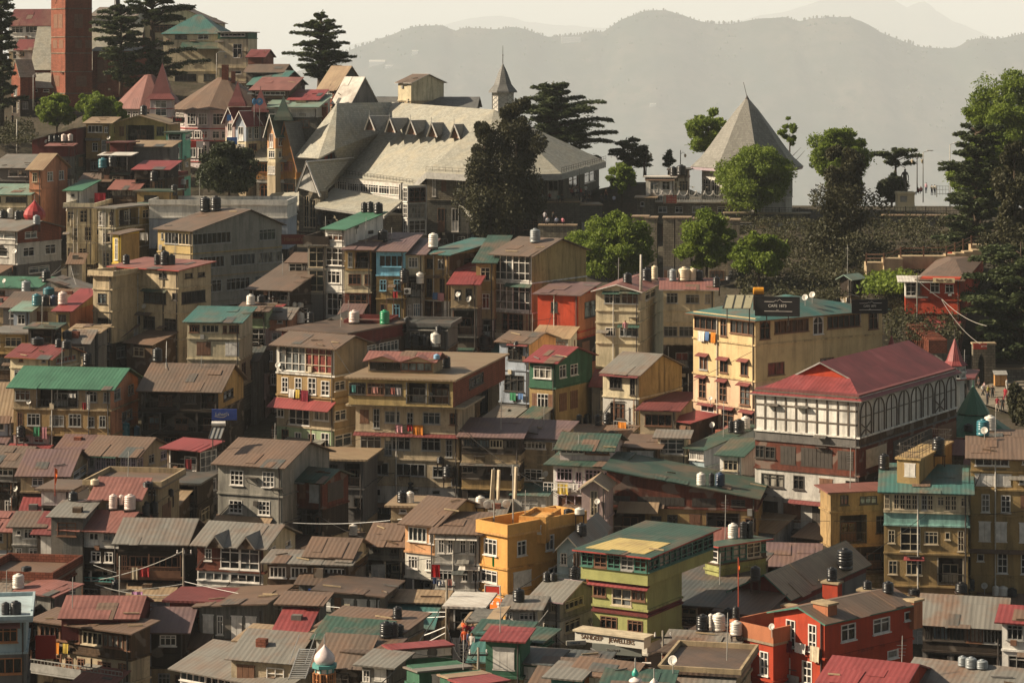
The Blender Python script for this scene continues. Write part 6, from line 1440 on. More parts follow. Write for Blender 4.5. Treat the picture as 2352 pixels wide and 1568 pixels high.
tanks('pair at the foot of the salmon wall',[(1155,862,92,125,'teal'),(1255,858,80,88,'blue')])
tanks('in the roofed frames of the yard terrace',[(1048,1525,80,125,'pinkw'),(1120,1490,50,85,'pinkw'),(1203,1530,105,130,'pinkw')])
tanks('dark pair next to the pinkish tanks',[(1345,1570,75,105,'black'),(1420,1570,80,105,'black')])
tanks('in front of the pink arched house',[(865,1335,80,50,'cream'),(1365,1340,95,60,'black')]); tanks('below the red awning house',[(1575,1410,50,60,'black')])
tanks('on a frame above the lilac parapet',[(665,1470,90,75,'black')]); tanks('by the green sheet near the orange flag',[(130,1500,75,80,'black')])
tanks('at the side of the long ochre house',[(200,870,85,100,'black')])
tanks('in the dark gap beside the cream brown windowed house',[(1440,200,90,115,'black'),(1000,90,60,80,'black')])
dish(270,600,46,'on the gallery of the long ochre house'); dish(150,1400,50,'beside the shed roof near the orange flag')
tile(1,2)
tanks('in the dark yard above the caged tenement',[(1470,35,70,70,'black'),(1555,35,70,70,'black'),(1650,40,92,80,'white')])
tanks('on the attic roof of the tenement',[(1740,245,95,105,'black'),(1660,170,60,40,'blue')])
tanks('on the steel trestle behind the tenement',[(2095,60,140,80,'black')])
tanks('on the little platform below the tenement',[(1340,1485,90,105,'black'),(1415,1485,74,100,'white')])
tanks('behind the yellow terrace building',[(2062,1510,88,95,'white')]); tanks('against the tenement wall',[(1695,1110,66,55,'black'),(1770,1230,110,100,'dark' if False else 'black'),(1423,1355,55,60,'black')])
dish(205,265,54,'on the tall four storey house corner'); dish(1600,545,58,'on the caged verandah of the tenement')
tile(2,2)
tanks('paired above the low rusty shed',[(795,775,72,98,'black'),(880,768,84,98,'black'),(620,755,55,80,'maroon' if False else 'black'),(690,755,80,90,'black')])
tanks('behind the white panelled room',[(2015,840,55,105,'black'),(2090,850,105,120,'black'),(2150,810,85,110,'white')])
tanks('in front of the white panelled room',[(1740,1325,84,110,'white'),(1835,1325,52,110,'black'),(1915,1330,90,115,'navy')])
tanks('on the yellow terrace edge',[(515,1570,85,40,'black'),(620,1575,92,55,'white')])
tanks('low on the blue wall house',[(40,60,60,60,'black')])
dish(295,970,58,'on the brown two storey house'); dish(1395,1060,46,'on the beige house with glazed bay'); dish(310,1265,56,'lower one on the brown two storey house'); dish(785,1520,54,'on the salmon pink gable house'); dish(1825,590,40,'between the red awning windows'); dish(1840,840,54,'lower one beside the red awning windows')
tile(3,2)
tanks('beside the green kiosk',[(1985,880,120,140,'teal'),(2050,830,110,130,'white'),(1850,850,85,60,'black')])
tanks('on the terrace tower',[(1555,1030,120,155,'black')]); tanks('on the pinkish rusty roof',[(1072,1185,100,135,'black')])
dish(1990,905,66,'below the green kiosk')
tile(0,3)
tanks('under a frame on the brick terrace yard',[(160,710,108,125,'white')]); tanks('on the dark concrete deck',[(45,945,75,110,'black'),(135,945,105,115,'black')])
tanks('on the raised pinkish rust roof',[(1058,735,80,95,'black')])
tanks('on the narrow roof beside the lane sign',[(235,545,95,40,'black')]); tanks('behind the wide red striped roof',[(1345,20,70,95,'black'),(1420,25,75,95,'black')])
tile(1,3)
tanks('behind the small rusty roofed cream house',[(892,225,78,95,'white')]); tanks('above the broad brown market roof',[(1298,985,86,105,'black')])
tanks('together on the market sheds',[(1195,1165,125,135,'black'),(1265,1150,80,125,'black'),(1320,1140,85,120,'black')])
tanks('square looking one at the end of the pale ribbed roof',[(505,1255,115,105,'black')])
tile(2,3)
tanks('on the pale blue gable house',[(640,235,105,110,'black')]); tanks('in a frame beside the lime building',[(570,620,95,130,'black')])
tanks('low behind the grey panelled house',[(320,645,75,80,'black'),(380,640,75,65,'black'),(62,830,110,110,'black')])
tanks('in the green frame behind the lime building roof',[(2035,245,95,130,'white'),(2130,245,70,150,'black'),(2190,240,60,150,'black')])
tanks('on the deck left of the red building',[(1755,1100,120,140,'black'),(1905,1100,122,150,'white'),(2055,1110,110,120,'white'),(1830,1060,50,120,'white'),(1985,970,80,100,'black'),(2060,975,70,100,'black')],stand=.5)
tanks('at the top of the wide dark slate coloured roof',[(2232,610,95,120,'black')])
dish(720,1050,56,'on the corner of the lime building'); dish(1480,1480,90,'dark grey one on the brown rooftop yard')
tile(3,3)
tanks('on the tall red chimney of the red building',[(593,640,98,120,'black')]); tanks('big one on a post behind the red chimney',[(715,560,150,185,'black')])
tanks('on the second chimney of the red building',[(917,712,84,75,'black')]); tanks('behind the long brown roof of the red building',[(1110,755,104,95,'black'),(1335,735,105,45,'black')])
tanks('on the shelf of the tall ochre house',[(1842,438,90,125,'white')])
tanks('on the rack above the patched grey green roof',[(1765,720,110,85,'black'),(1870,725,100,115,'black')])
tanks('low beside the tall ochre plaster house',[(2098,775,65,85,'white'),(2168,780,90,80,'white'),(2250,785,90,70,'black')])
tanks('in the dark yard by the patched grey green roof',[(1795,1425,85,85,'grey'),(1875,1450,105,95,'grey'),(1975,1455,110,75,'grey')])
dish(1990,760,60,'near the white tanks of the ochre plaster house'); dish(35,1110,60,'at the corner of the red brick building')
# ---------------------------------------------------------------- tanks and dishes set on the roofs
bpy.context.view_layer.update()
dg=bpy.context.evaluated_depsgraph_get()
res=[]
for q in PLACE:
    k,X,Y=q[:3]; d=Vector(((X-CX)/F,1,(YH-Y)/F)).normalized(); o=Vector((0,0,0)); hit=None
    ok,loc,nor,idx,ob,mw_=SC.ray_cast(dg,o,d); res.append((loc.copy(),nor.copy(),ob.name) if ok else None)
for q,rs in zip(PLACE,res):
    if rs is None or rs[0].y>520: print('no surface',q[6]); continue
    loc,nor,nm=rs; k,X,Y,wp,hp,c,lab,grp,raise_,stand=q; s=loc.y/F
    if k=='tank':
        w_=wp*s; p=loc+Vector((0,w_*.5*.9 if nor.z>.4 else -w_*.55,0))
        if nor.z>.4: p.z=loc.z+max(0,(w_*.45)*(-nor.y/max(.3,nor.z)))*.9
        st=.9 if nor.z<=.4 else (stand or 0)
        if stand: p.z+=0
        make_tank(p,w_,hp*s,c,lab,grp,st)
    else:
        w_=wp*s; make_dish(loc+Vector((0,-.12,.25)) if nor.z<.4 else loc+Vector((0,0,.5)),w_,lab)
# ================================================================ washing, aerials and slack cables on the houses
rq=random.Random(21); CL=[('white',(.55,.52,.48)),('dark red',(.28,.03,.03)),('blue',(.10,.18,.34)),('pink',(.45,.22,.24)),('grey',(.24,.23,.22)),('orange',(.5,.18,.03)),('green',(.05,.20,.10)),('yellow',(.5,.36,.08)),('maroon',(.15,.02,.03)),('cream',(.5,.42,.3))]
def short(l): return ' '.join(l.split()[:9]).rstrip(' ,') if not l.split()[8:9] or l.split()[8] not in ('with','and','under','the','a','of','in','by','beside') else ' '.join(l.split()[:8])
GAL_OK=[g for g in GAL if g[5]!='x' and g[0].D<345]
rq.shuffle(GAL_OK)
for (h,xa,xb,y,z,lab) in GAL_OK[:44]:
    w=rq.sample(CL,rq.randint(1,3)); x=xa+rq.uniform(.1,max(.2,(xb-xa)*.4))
    for (nm,c) in w:
        wd,ht=rq.uniform(.45,1.0),rq.uniform(.5,1.2)
        if x+wd>xb: break
        m=MB(); n=5
        for i in range(n):
            p,q=wd*i/n,wd*(i+1)/n; a,b=.05*math.sin(i*2.1),.05*math.sin((i+1)*2.1)
            m.face([(p,a*.2,0),(q,b*.2,0),(q,b-.04,-ht*(1-.08*(i%2))),(p,a-.04,-ht*(1-.08*((i+1)%2)))]); m.face([(p,.03+a*.2,0),(q,.03+b*.2,0),(q,b,-ht*(1-.08*(i%2))),(p,a,-ht*(1-.08*((i+1)%2)))])
        X,Y=h.wxy(x,y); o=m.obj('hanging_cloth',plain('wash_'+nm.replace(' ','_'),c,.9,.1,.25)); o.location=(X,Y,h.zb+z); o.rotation_euler=(0,0,-h.th); tag(o,(nm+' cloth drying on the '+short(lab)),'laundry','washing on the house fronts'); x+=wd+rq.uniform(.05,.4)
hs=[h for h in HOUSES if h.label!='x' and 150<h.D<345]
rq.shuffle(hs)
for h in hs[:34]:
    x,y=-h.L*rq.uniform(.15,.85),h.M*rq.uniform(.3,.6); X,Y=h.wxy(x,y); hh=rq.uniform(1.4,3.2); root=thing('aerial','thin aerial on the roof of '+short(h.label),'aerial',(X,Y,h.zb+h.HT+.2)); m=MB(); m.tube([(0,0,0),(.05,0,hh+.6)],.03,5); m.obj('mast',framemat('grey'),root)
    m=MB()
    for k in range(4): m.box(-.3+.03*k,.3-.03*k,-.012,.012,hh-.2*k,hh-.2*k+.025)
    m.obj('crossbar',framemat('grey'),root)
rq.shuffle(hs); n=0
for a in hs:
    best=[b for b in hs if b is not a and 7<math.hypot(a.P.x-b.P.x,a.P.y-b.P.y)<24]
    if not best or n>44: continue
    b=rq.choice(best); n+=1
    p=Vector((*a.wxy(-.2,-.25),a.zb+a.HT*rq.uniform(.75,1.02))); q=Vector((*b.wxy(-b.L*.5,-.3),b.zb+b.HT*rq.uniform(.7,1.0)))
    wire(p,q,rq.uniform(.2,.8),'thin dark cable strung between two house fronts',.022,(.03,.028,.025),'cables strung between the houses')
# ================================================================ TREES (display pixels)
cedar(405,2,275,-70,[(-15,-60,28),(8,-60,34),(24,-60,30),(47,-60,40),(66,-50,30),(90,-60,34),(112,-60,36),(135,-50,30),(152,-60,32),(180,-55,40),(205,-60,38),(232,-50,62)],'tall cedar cut by the picture edge beside the brick church',seed=2)
cedar(440,350,188,-60,[(-30,315,395),(-8,292,430),(10,296,440),(24,310,442),(42,325,436),(108,350,440),(122,335,458),(138,338,474),(152,332,482),(166,350,455)],'tall cedar with bare middle trunk right of the church tower',seed=3,r0=.75)
cedar(437,278,205,14,[(20,252,298),(36,222,318),(50,208,330),(68,206,336),(88,224,345),(104,220,350),(122,222,354),(140,235,352),(156,232,348),(170,250,345),(184,256,340)],'broad dark cedar against the church tower',seed=4,dens=1.3)
cedar(450,738,205,36,[(37,722,752),(52,686,782),(61,672,797),(78,668,790),(97,656,775),(104,722,802),(118,650,792),(127,690,816),(143,676,802),(153,690,808),(166,692,796),(177,708,788)],'lone cedar with flat layered branches against the pale sky',seed=5,r0=.8,leaf=.2)
cedar(412,1262,392,190,[(196,1228,1300),(206,1210,1306),(218,1188,1310),(227,1282,1368),(237,1178,1374),(250,1184,1390),(263,1226,1396),(276,1200,1398),(290,1236,1418),(302,1230,1412),(316,1258,1420),(332,1290,1428),(352,1330,1432)],'great spreading cedar behind the slate hall',seed=6,r0=1.0,dens=1.2,lean=8)
cedar(416,1445,405,320,[(327,1408,1472),(339,1396,1478),(350,1392,1502),(361,1418,1516),(374,1430,1500)],'small flat topped cedar between hall and slate cone',seed=7)
cedar(414,1480,392,337,[(345,1474,1488),(356,1468,1494),(368,1464,1498)],'slim young cedar beside the lamp post',seed=8)
cedar(414,1536,392,348,[(355,1530,1542),(366,1524,1550),(376,1520,1552)],'little pointed conifer near the water tanks of the pavilion',seed=9)
cypress(362,1108,1284,230,520,'tall dark cypress standing in front of the slate hall',seed=1,n=15000,xt=1180)
cypress(360,1060,1192,282,560,'shorter dark cypress leaning on its taller twin by the hall',seed=2,n=11000,xt=1110)
cypress(345,1842,2024,338,668,'big dark brownish cypress below the terrace wall',seed=3,n=16000,xt=1938)
cypress(328,2238,2420,322,850,'massive dark cypress at the edge of the terrace garden',seed=4,n=20000,lobes=46,xt=2330)
broadleaf(404,1570,1678,247,352,'leafy tree rising behind the slate cone',seed=11,n=4200,ytrunk=420,leaf=.5,blobs=16)
broadleaf(402,1785,1838,270,345,'thin leafy sprigs beside the slate cone',seed=12,n=500,ytrunk=420,leaf=.5,blobs=8)
broadleaf(386,1634,1836,324,490,'bright green round tree in front of the slate cone',seed=13,n=12000,blobs=34)
broadleaf(392,1850,2006,268,455,'rounded bright tree next to the tall brownish cypress',seed=14,n=9500,ytrunk=480)
broadleaf(385,1393,1462,372,445,'bright green bush tree beside the hall terrace',seed=15,n=4000,blobs=16,ytrunk=470)
broadleaf(330,1308,1508,486,640,'wide leafy tree in front of the stone terrace',seed=16,n=13000,blobs=36,ytrunk=680)
broadleaf(326,1546,1697,483,630,'leafy tree beside the stone buttress wall',seed=17,n=10500,ytrunk=660)
broadleaf(318,1676,1808,530,640,'smaller leafy tree on the slope above the tank racks',seed=18,n=7500,ytrunk=660)
broadleaf(382,2205,2420,150,420,'tall leafy tree at the end of the terrace',seed=19,n=17000,blobs=44,ytrunk=500)
broadleaf(376,2176,2330,320,500,'lower leafy tree behind the cedar on the terrace',seed=20,n=9000,ytrunk=520)
cedar(350,2242,720,296,[(302,2192,2302),(318,2210,2300),(340,2188,2300),(358,2180,2292),(378,2164,2300),(392,2150,2300),(418,2170,2310),(445,2178,2310),(462,2150,2300),(485,2148,2290),(505,2150,2300),(528,2142,2290),(548,2140,2280),(575,2170,2270)],'drooping cedar at the terrace garden corner',seed=21,leaf=.24)
cedar(300,2345,860,555,[(582,2250,2440),(604,2216,2440),(630,2222,2440),(664,2188,2440),(682,2200,2440),(706,2210,2440),(728,2230,2440),(752,2240,2440),(776,2236,2440),(798,2262,2440)],'low spreading cedar hiding the park cafe corner',seed=22,dens=1.5,leaf=.24)
cedar(400,2057,432,342,[(349,2004,2104),(356,1998,2122),(372,2094,2126)],'umbrella shaped thin cedar above the terrace',seed=23,r0=.3,depth=.5)
broadleaf(345,442,608,328,450,'dark shrubby tree beside the timber balcony house',kind='dark',seed=24,n=12000,blobs=36,ytrunk=470)
broadleaf(415,78,180,216,292,'bright yellow green tree below the church, first of a clump',seed=25,n=6000,ytrunk=320)
broadleaf(413,166,270,204,290,'tallest bright yellow green tree of the clump below the church',seed=26,n=6500,ytrunk=320)
broadleaf(411,248,299,232,290,'small bright yellow green tree ending the clump by the pink house',seed=27,n=2600,blobs=14,ytrunk=320)
broadleaf(398,2008,2088,398,468,'dark clipped hedge bush behind the statue',kind='dark',seed=28,n=6000,blobs=18)
broadleaf(300,1262,1330,640,690,'low bush behind the yellow gable wall',kind='mid',seed=29,n=2500,blobs=10)
# scrub on the slope below the terrace
rs=np.random.default_rng(9); C=[]
def slope(x0,x1,y0,y1,D0,D1,n):
    for i in range(n):
        t=rs.uniform(); x=rs.uniform(x0,x1); c=np.array(W(x,y0+(y1-y0)*t,D0+(D1-D0)*t)); r=rs.uniform(.35,1.5)*rs.choice([.6,1,1.3]); k=int(30*r*r)+14
        v=rs.normal(size=(k,3)); v/=np.linalg.norm(v,axis=1)[:,None]; v[:,2]=np.abs(v[:,2])*.9; v*=(rs.uniform(.4,1.1,k))[:,None]
        C.append(c+v*r+np.array([0,0,-.1]))
for x in range(1690,2310,40):
    for (y,D) in ((486,400),(492,388),(506,378),(540,364),(580,345),(620,330),(665,314),(700,302)): GROUND.append(tuple(W(x,y,D)))
slope(1690,2250,505,690,378,306,1000); slope(2040,2200,660,780,312,292,200); slope(-40,75,285,330,420,395,120)
tag(cloud('scrub',np.concatenate(C),.2,leaves('scrub'),rng=rs),'dry scrub and weeds covering the slope below the terrace','scrub',kind='stuff')
C=[]; slope(2000,2090,640,672,318,305,160); C2=np.concatenate(C)
tag(cloud('tall_grass',C2,.3,leaves('bright'),rng=rs),'bright tall grass beside the park cafe path','grass',kind='stuff')
for (x,y,D) in ((2262,905,286),(2300,880,292),(2352,890,294),(2300,935,276),(2345,955,272),(2400,930,276),(2210,880,288),(2240,850,295),(2300,850,300)): GROUND.append(tuple(W(x,y,D)))
for (x,y,D) in ((60,300,425),(10,290,425),(-40,330,410),(60,345,400),(1250,545,352),(1350,548,350),(1450,560,345),(1300,500,372),(1420,480,378),(1560,492,392),(1640,490,392),(1900,470,420),(2100,470,420),(2250,470,420)): GROUND.append(tuple(W(x,y,D)))
# ================================================================ SIGNS, POLES, WIRES, FLAGS, LAUNDRY, PEOPLE
tile(0,2)
r,L_,H_=sign('blue shop sign board with cream script lettering standing by the dark timber house',234,1945,2176,622,722,[("Lahari's",.42,.55,.42)],(.045,.085,.34),posts=2,tc=(.62,.56,.42))
m=MB(); m.tube([(L_*.12,-.03,H_*.36),(L_*.3,-.03,H_*.27),(L_*.48,-.03,H_*.26),(L_*.6,-.03,H_*.42)],.035,4); m.obj('swash',framemat('cream'),r)
tile(1,1); sign('dark red shop sign with faint gold script below the stone porch',298,235,452,590,675,[("Himani's",.5,.5,.6)],(.10,.012,.01),th=-8,tc=(.2,.12,.06),frame='dark')
tile(0,3); sign('red painted shop wall with a faded white word',201,392,510,455,598,[("Canon",.45,.72,.2)],(.30,.02,.015),tc=(.45,.25,.22)); sign('darker maroon shop panel beside the red painted shop wall',201.5,328,390,452,590,[],(.10,.02,.03))
tile(1,3); sign('red name board on the bright yellow orange building',188.5,2106,2236,672,742,[],(.45,.035,.02),th=20,frame='white')
oi,L_,H_=sign('bright orange bank sign projecting over the bazaar lane',183,2138,2256,770,890,[],(.75,.14,.01),th=48,posts=1)
m=MB(); m.lathe([(.001,0),(H_*.16,0),(H_*.16,.02),(.001,.02)],16); m.obj('emblem',framemat('white'),oi,mw=Matrix.Translation((L_*.74,-.02,H_*.62))@Matrix.Rotation(R(90),4,'X'))
m=MB(); m.box(L_*.70,L_*.80,-.02,-.002,H_*.15,H_*.42); m.obj('emblem_bar',framemat('white'),oi)
m=MB(); m.box(L_*.12,L_*.42,-.02,-.002,H_*.68,H_*.73); m.box(L_*.17,L_*.21,-.02,-.002,H_*.45,H_*.68); m.box(L_*.3,L_*.34,-.02,-.002,H_*.45,H_*.68); m.tube([(L_*.21,-.012,H_*.5),(L_*.28,-.012,H_*.46),(L_*.3,-.012,H_*.55)],.03,4); m.obj('lettering',framemat('white'),oi)
tile(2,1); rs_,L_,H_=sign('red and cream notice board on the scalloped railing',387,1393,1512,225,300,[],(.50,.10,.06),frame='cream')
for z in (.2,.5,.8):
    m=MB(); m.box(L_*.3,L_*.55,-.02,-.002,H_*(z-.05),H_*(z+.05)); m.box(L_*.62,L_*.95,-.02,-.002,H_*(z-.05),H_*(z+.05)); m.obj('lettering',plain('faded_paint',(.55,.28,.2),.8),rs_)
m=MB(); m.box(.05,L_*.2,-.02,-.002,.05,H_-.05); m.obj('side_panel',framemat('cream'),rs_)
CAF=[("CAFE 1873",.5,.52,.2)]
def cafe_sign(lab,D,x0,x1,y0,y1,th):
    r,L,Hh=sign(lab,D,x0,x1,y0,y1,[("CAFE 1873",.5,.53,.22),("1873",.5,.30,.07)],(.008,.008,.009),th=th,frame='black',posts=2,tc=(.60,.58,.52))
    for (a,b,z) in ((.2,.42,.76),(.62,.84,.76),(.2,.84,.24)): m=MB(); m.box(L*a,L*b,-.025,-.002,Hh*z-.02,Hh*z+.02); m.obj('line',framemat('white'),r)
    m=MB(); m.tube([(L*.42,-.02,Hh*.76),(L*.47,-.02,Hh*.84),(L*.5,-.02,Hh*.79),(L*.55,-.02,Hh*.9),(L*.62,-.02,Hh*.76)],.02,4); m.obj('emblem',framemat('white'),r)
    return r
cafe_sign('larger black cafe sign board facing front on the teal roof',240.5,2238,2638,1160,1328,10)
tile(3,1); cafe_sign('smaller black cafe sign board at the far end of the teal roof',247,775,1095,1190,1308,-6)
tile(2,3); jr,L_,H_=sign('long white jeweller shop sign with raised brown capital letters',175,578,1212,1088,1176,[("SANDEEP",.25,.52,.62),("JEWELLERS",.68,.52,.62)],(.55,.52,.45),th=30,thick=1.0,tc=(.13,.07,.035))
m=MB(); m.box(-.1,L_+.1,-.15,1.3,H_+.004,H_+.12); m.obj('canopy',framemat('cream'),jr)
sign('small pale clinic name board below the grey panelled house',172.5,500,680,1182,1222,[("Clinic &",.45,.5,.7)],(.42,.40,.34),th=-10,tc=(.03,.08,.14))
sign('faded grey shop board under the jeweller sign',174,735,1190,1200,1290,[("SONALITY",.42,.45,.3)],(.17,.18,.16),th=19,tc=(.26,.25,.22))
tile(1,3); sign('blue shop board above a green shutter in the market',186,480,560,705,765,[],(.02,.08,.35)); sign('green shop board below the wide timber front',187,230,455,748,805,[],(.01,.12,.06))
tile(0,0); sign('red and white bank banner on the pink building wall',411,1732,1802,1296,1356,[],(.45,.04,.03)); sign('white notice banner beside the red banner',411,1803,1868,1296,1356,[],(.6,.55,.52)); sign('long black banner on the pink building wall',411,1922,2078,1300,1356,[],(.03,.02,.02))
sign('upper blue board on the yellow shop front',398,2085,2125,1055,1110,[],(.06,.2,.5)); sign('lower blue board on the yellow shop front',397,2082,2178,1262,1325,[],(.06,.16,.45))
# poles
tile(0,3); pA,tA=pole(191,1692,760,330,'grey utility pole carrying the overhead cables beside the dark timber house',r=.10,lean=-.02)
pole(193,1098,720,400,'thin pale pole in front of the arched timber gallery',r=.05,arm=False,col=(.4,.37,.32))
tile(1,3); pB,tB=pole(179,1752,1090,620,'timber cable pole tangled with wires above the bazaar stalls',r=.12)
pC,tC=pole(157,2042,1600,1240,'short rusty cable pole in the bazaar lane',r=.11)
tile(2,3); pD,tD=pole(170,1385,1480,1085,'rusty pole beside the jeweller building',r=.10)
tile(0,0); pole(400,155,1440,1095,'pale pole on the dark slope below the church',r=.12,arm=False,col=(.4,.37,.32))
pole(418,305,900,690,'white solar street lamp in front of the church porch',r=.07,arm=False,lamp=True,col=(.45,.43,.4),name='street_lamp',cat='street lamp')
pole(445,1990,700,490,'white solar street lamp below the cream mansion',r=.07,arm=False,lamp=True,col=(.45,.43,.4),name='street_lamp',cat='street lamp')
tile(2,1); pole(379,620,270,-20,'slim dark lamp post by the hall steps',r=.08,arm=False,col=(.04,.04,.035),name='street_lamp',cat='street lamp',lamp=True)
pole(262,1185,1010,770,'pale pointed post on the cream building roof',r=.16,arm=False,col=(.4,.4,.4),name='vent_pipe',cat='pipe')
def lamp(D,zx,zyb,zyt,label,two=True):
    b=W(px(zx),py(zyb),D); h=(zyb-zyt)/4*D/F; root=thing('street_lamp',label,'street lamp',b); m=MB(); m.tube([(0,0,-.5),(0,0,h)],[.09,.06],8); m.obj('shaft',framemat('dark'),root)
    for sx in ((-1,1) if two else (1,)):
        m=MB(); m.tube([(0,0,h*.86),(sx*.4,0,h*.93),(sx*.75,0,h*.86)],.035); m.obj('lamp_arm',framemat('dark'),root)
        m=MB(); m.lathe([(.02,h*.86),(.22,h*.84),(.17,h*.78),(.06,h*.74),(.001,h*.735)],8,(sx*.75,0,0)); m.obj('lantern',framemat('cream'),root)
lamp(398,1370,640+0,-160,'double lantern post on the viewpoint') if False else None
tile(3,1); lamp(396,1370,170,-150,'ornate double lantern post behind the statue'); 
tile(3,0); pole(396,1425,1740,1400,'tall floodlight mast right of the umbrella cedar',r=.08,arm=False,lamp=True,col=(.4,.4,.38),name='floodlight',cat='floodlight'); pole(398,1672,1790,1330,'tall floodlight mast beside the terrace trees',r=.08,arm=False,lamp=True,col=(.4,.4,.38),name='floodlight',cat='floodlight')
tile(2,0); lamp(412,1548,1640,1380,'black curled lamp post beside the slate cone',False); lamp(412,1232,1640,1370,'black lantern post among the small cedars',False)
tile(2,1)
for i,zx in enumerate((1485,1618,1748)): lamp(386.5,zx,205,140,['first','second','third'][i]+' small lantern on the scalloped railing from the notice board',False)
# wires
def at(c,r,zx,zy,D): return W(588*c+zx/4,392*r+zy/4,D)
PALE=(.42,.40,.36)
wire(tA+Vector((0,0,-.2)),at(0,3,830,632,194),.3,'pale cable from the utility pole down to the red tin roofs',.03,PALE)
wire(tA+Vector((0,0,-2.6)),at(0,3,-100,498,200),1.0,'thin cable crossing in front of the glazed balcony house',.018,PALE)
wire(tA+Vector((0,0,-3.3)),at(0,3,875,660,193),.4,'twisted bright cable running from the pole to the black tank',.035,PALE)
wire(tA+Vector((0,0,-4.0)),tB+Vector((0,0,-3.6)),3.2,'lower of two sagging twisted cables between the cable poles',.055,(.30,.28,.25))
wire(tA+Vector((0,0,-3.8)),tB+Vector((0,0,-3.2)),2.6,'upper of two sagging twisted cables between the cable poles',.05,(.30,.28,.25))
wire(tA+Vector((0,0,-2.8)),tB+Vector((0,0,-2.5)),.9,'thin straight cable above the twisted pair',.02,PALE); wire(tA+Vector((0,0,-2.4)),tB+Vector((0,0,-2.2)),.6,'thin topmost cable between the cable poles',.02,PALE)
wire(tB+Vector((0,0,-2.5)),at(1,3,2330,880,182),.5,'cable from the tangled pole to the orange sign',.025,(.25,.23,.2)); wire(tB+Vector((0,0,-3)),tC,1.6,'dark cable dropping from the tangled pole to the lane pole',.03); wire(at(1,3,1690,890,178),at(1,3,1160,1560,156),.4,'long dark cable slanting across the red roofed stall',.035)
wire(tC+Vector((0,0,-.3)),at(2,3,330,900,172),.8,'cable from the lane pole to the grey shop house',.02,PALE); wire(tD+Vector((0,0,-2.4)),at(2,3,720,1247,171),.35,'bright twisted cable in front of the jeweller sign',.045,(.5,.48,.44)); wire(tD+Vector((0,0,-2.2)),at(2,3,2020,1110,172),.6,'twisted cable from the rusty pole to the red building',.03,(.3,.28,.25))
wire(at(3,1,1600,1182,299),at(3,1,2010,1425,285),.5,'thick pale cable from the park cafe to the dark trees',.035,(.32,.3,.26)); wire(at(3,1,1595,1185,299),at(3,1,1950,1590,285),.6,'thinner pale cable from the park cafe down to the road',.03,(.28,.26,.23)); wire(at(3,1,1350,980,300),at(3,1,1600,1180,299),.2,'cable between the park cafe pole and its wall',.03,PALE)
tile(3,1); pole(299,1370,1400,960,'thin dark pole in front of the park cafe porch',r=.08,arm=False,col=(.2,.19,.16))
wire(at(2,2,300,1250,228),at(2,2,-30,1100,232),.5,'thin cable in front of the brown two storey house',.02,PALE)
wire(at(0,1,650,870,290),at(0,1,700,1050,284),.2,'loose pale cable hanging below the messy tenement',.02,PALE)
for i,(a,b,s) in enumerate((((0,2,1530,0,250),(0,2,1525,250,244),.05),((0,1,180,985,300),(0,1,600,880,320),.8),((0,1,160,1000,300),(0,1,560,870,320),1.1))): wire(at(*a),at(*b),s,['upright aerial rod on the timber house roof','first of two slack wires above the faded green roof','second lower slack wire above the faded green roof'][i],.03,PALE)
# flags
def flag(D,zx,zyb,zyt,w_,h_,col,label):
    b=W(px(zx),py(zyb),D); s=D/F/4; root=thing('flag',label,'flag',b); H_=(zyb-zyt)*s; m=MB(); m.tube([(0,0,-.6),(0,0,H_)],.04); m.obj('pole',plain('flag_pole_paint',(.35,.07,.04),.6),root)
    m=MB(); n=8
    for i in range(n):
        z0,z1=H_-h_*s*i/n,H_-h_*s*(i+1)/n; x0,x1=w_*s*(1-abs(.3-i/n)),w_*s*(1-abs(.3-(i+1)/n)); 
        m.face([(0,.0,z0),(x0,.12*math.sin(i*1.3),z0-.1),(x1,.12*math.sin((i+1)*1.3),z1-.1),(0,.0,z1)])
    m.obj('cloth',plain('flag_cloth',col,.8),root)
tile(0,2); flag(209,505,1350,1160,26,140,(.75,.13,.01),'orange pennant flag on a pole over the lilac parapet')
tile(2,3); flag(174,2080,820,415,12,180,(.6,.12,.03),'tall rusty orange flag pole above the dark slate roof'); flag(183,690,660,610,26,50,(.7,.06,.02),'small red flag at the corner of the lime building')
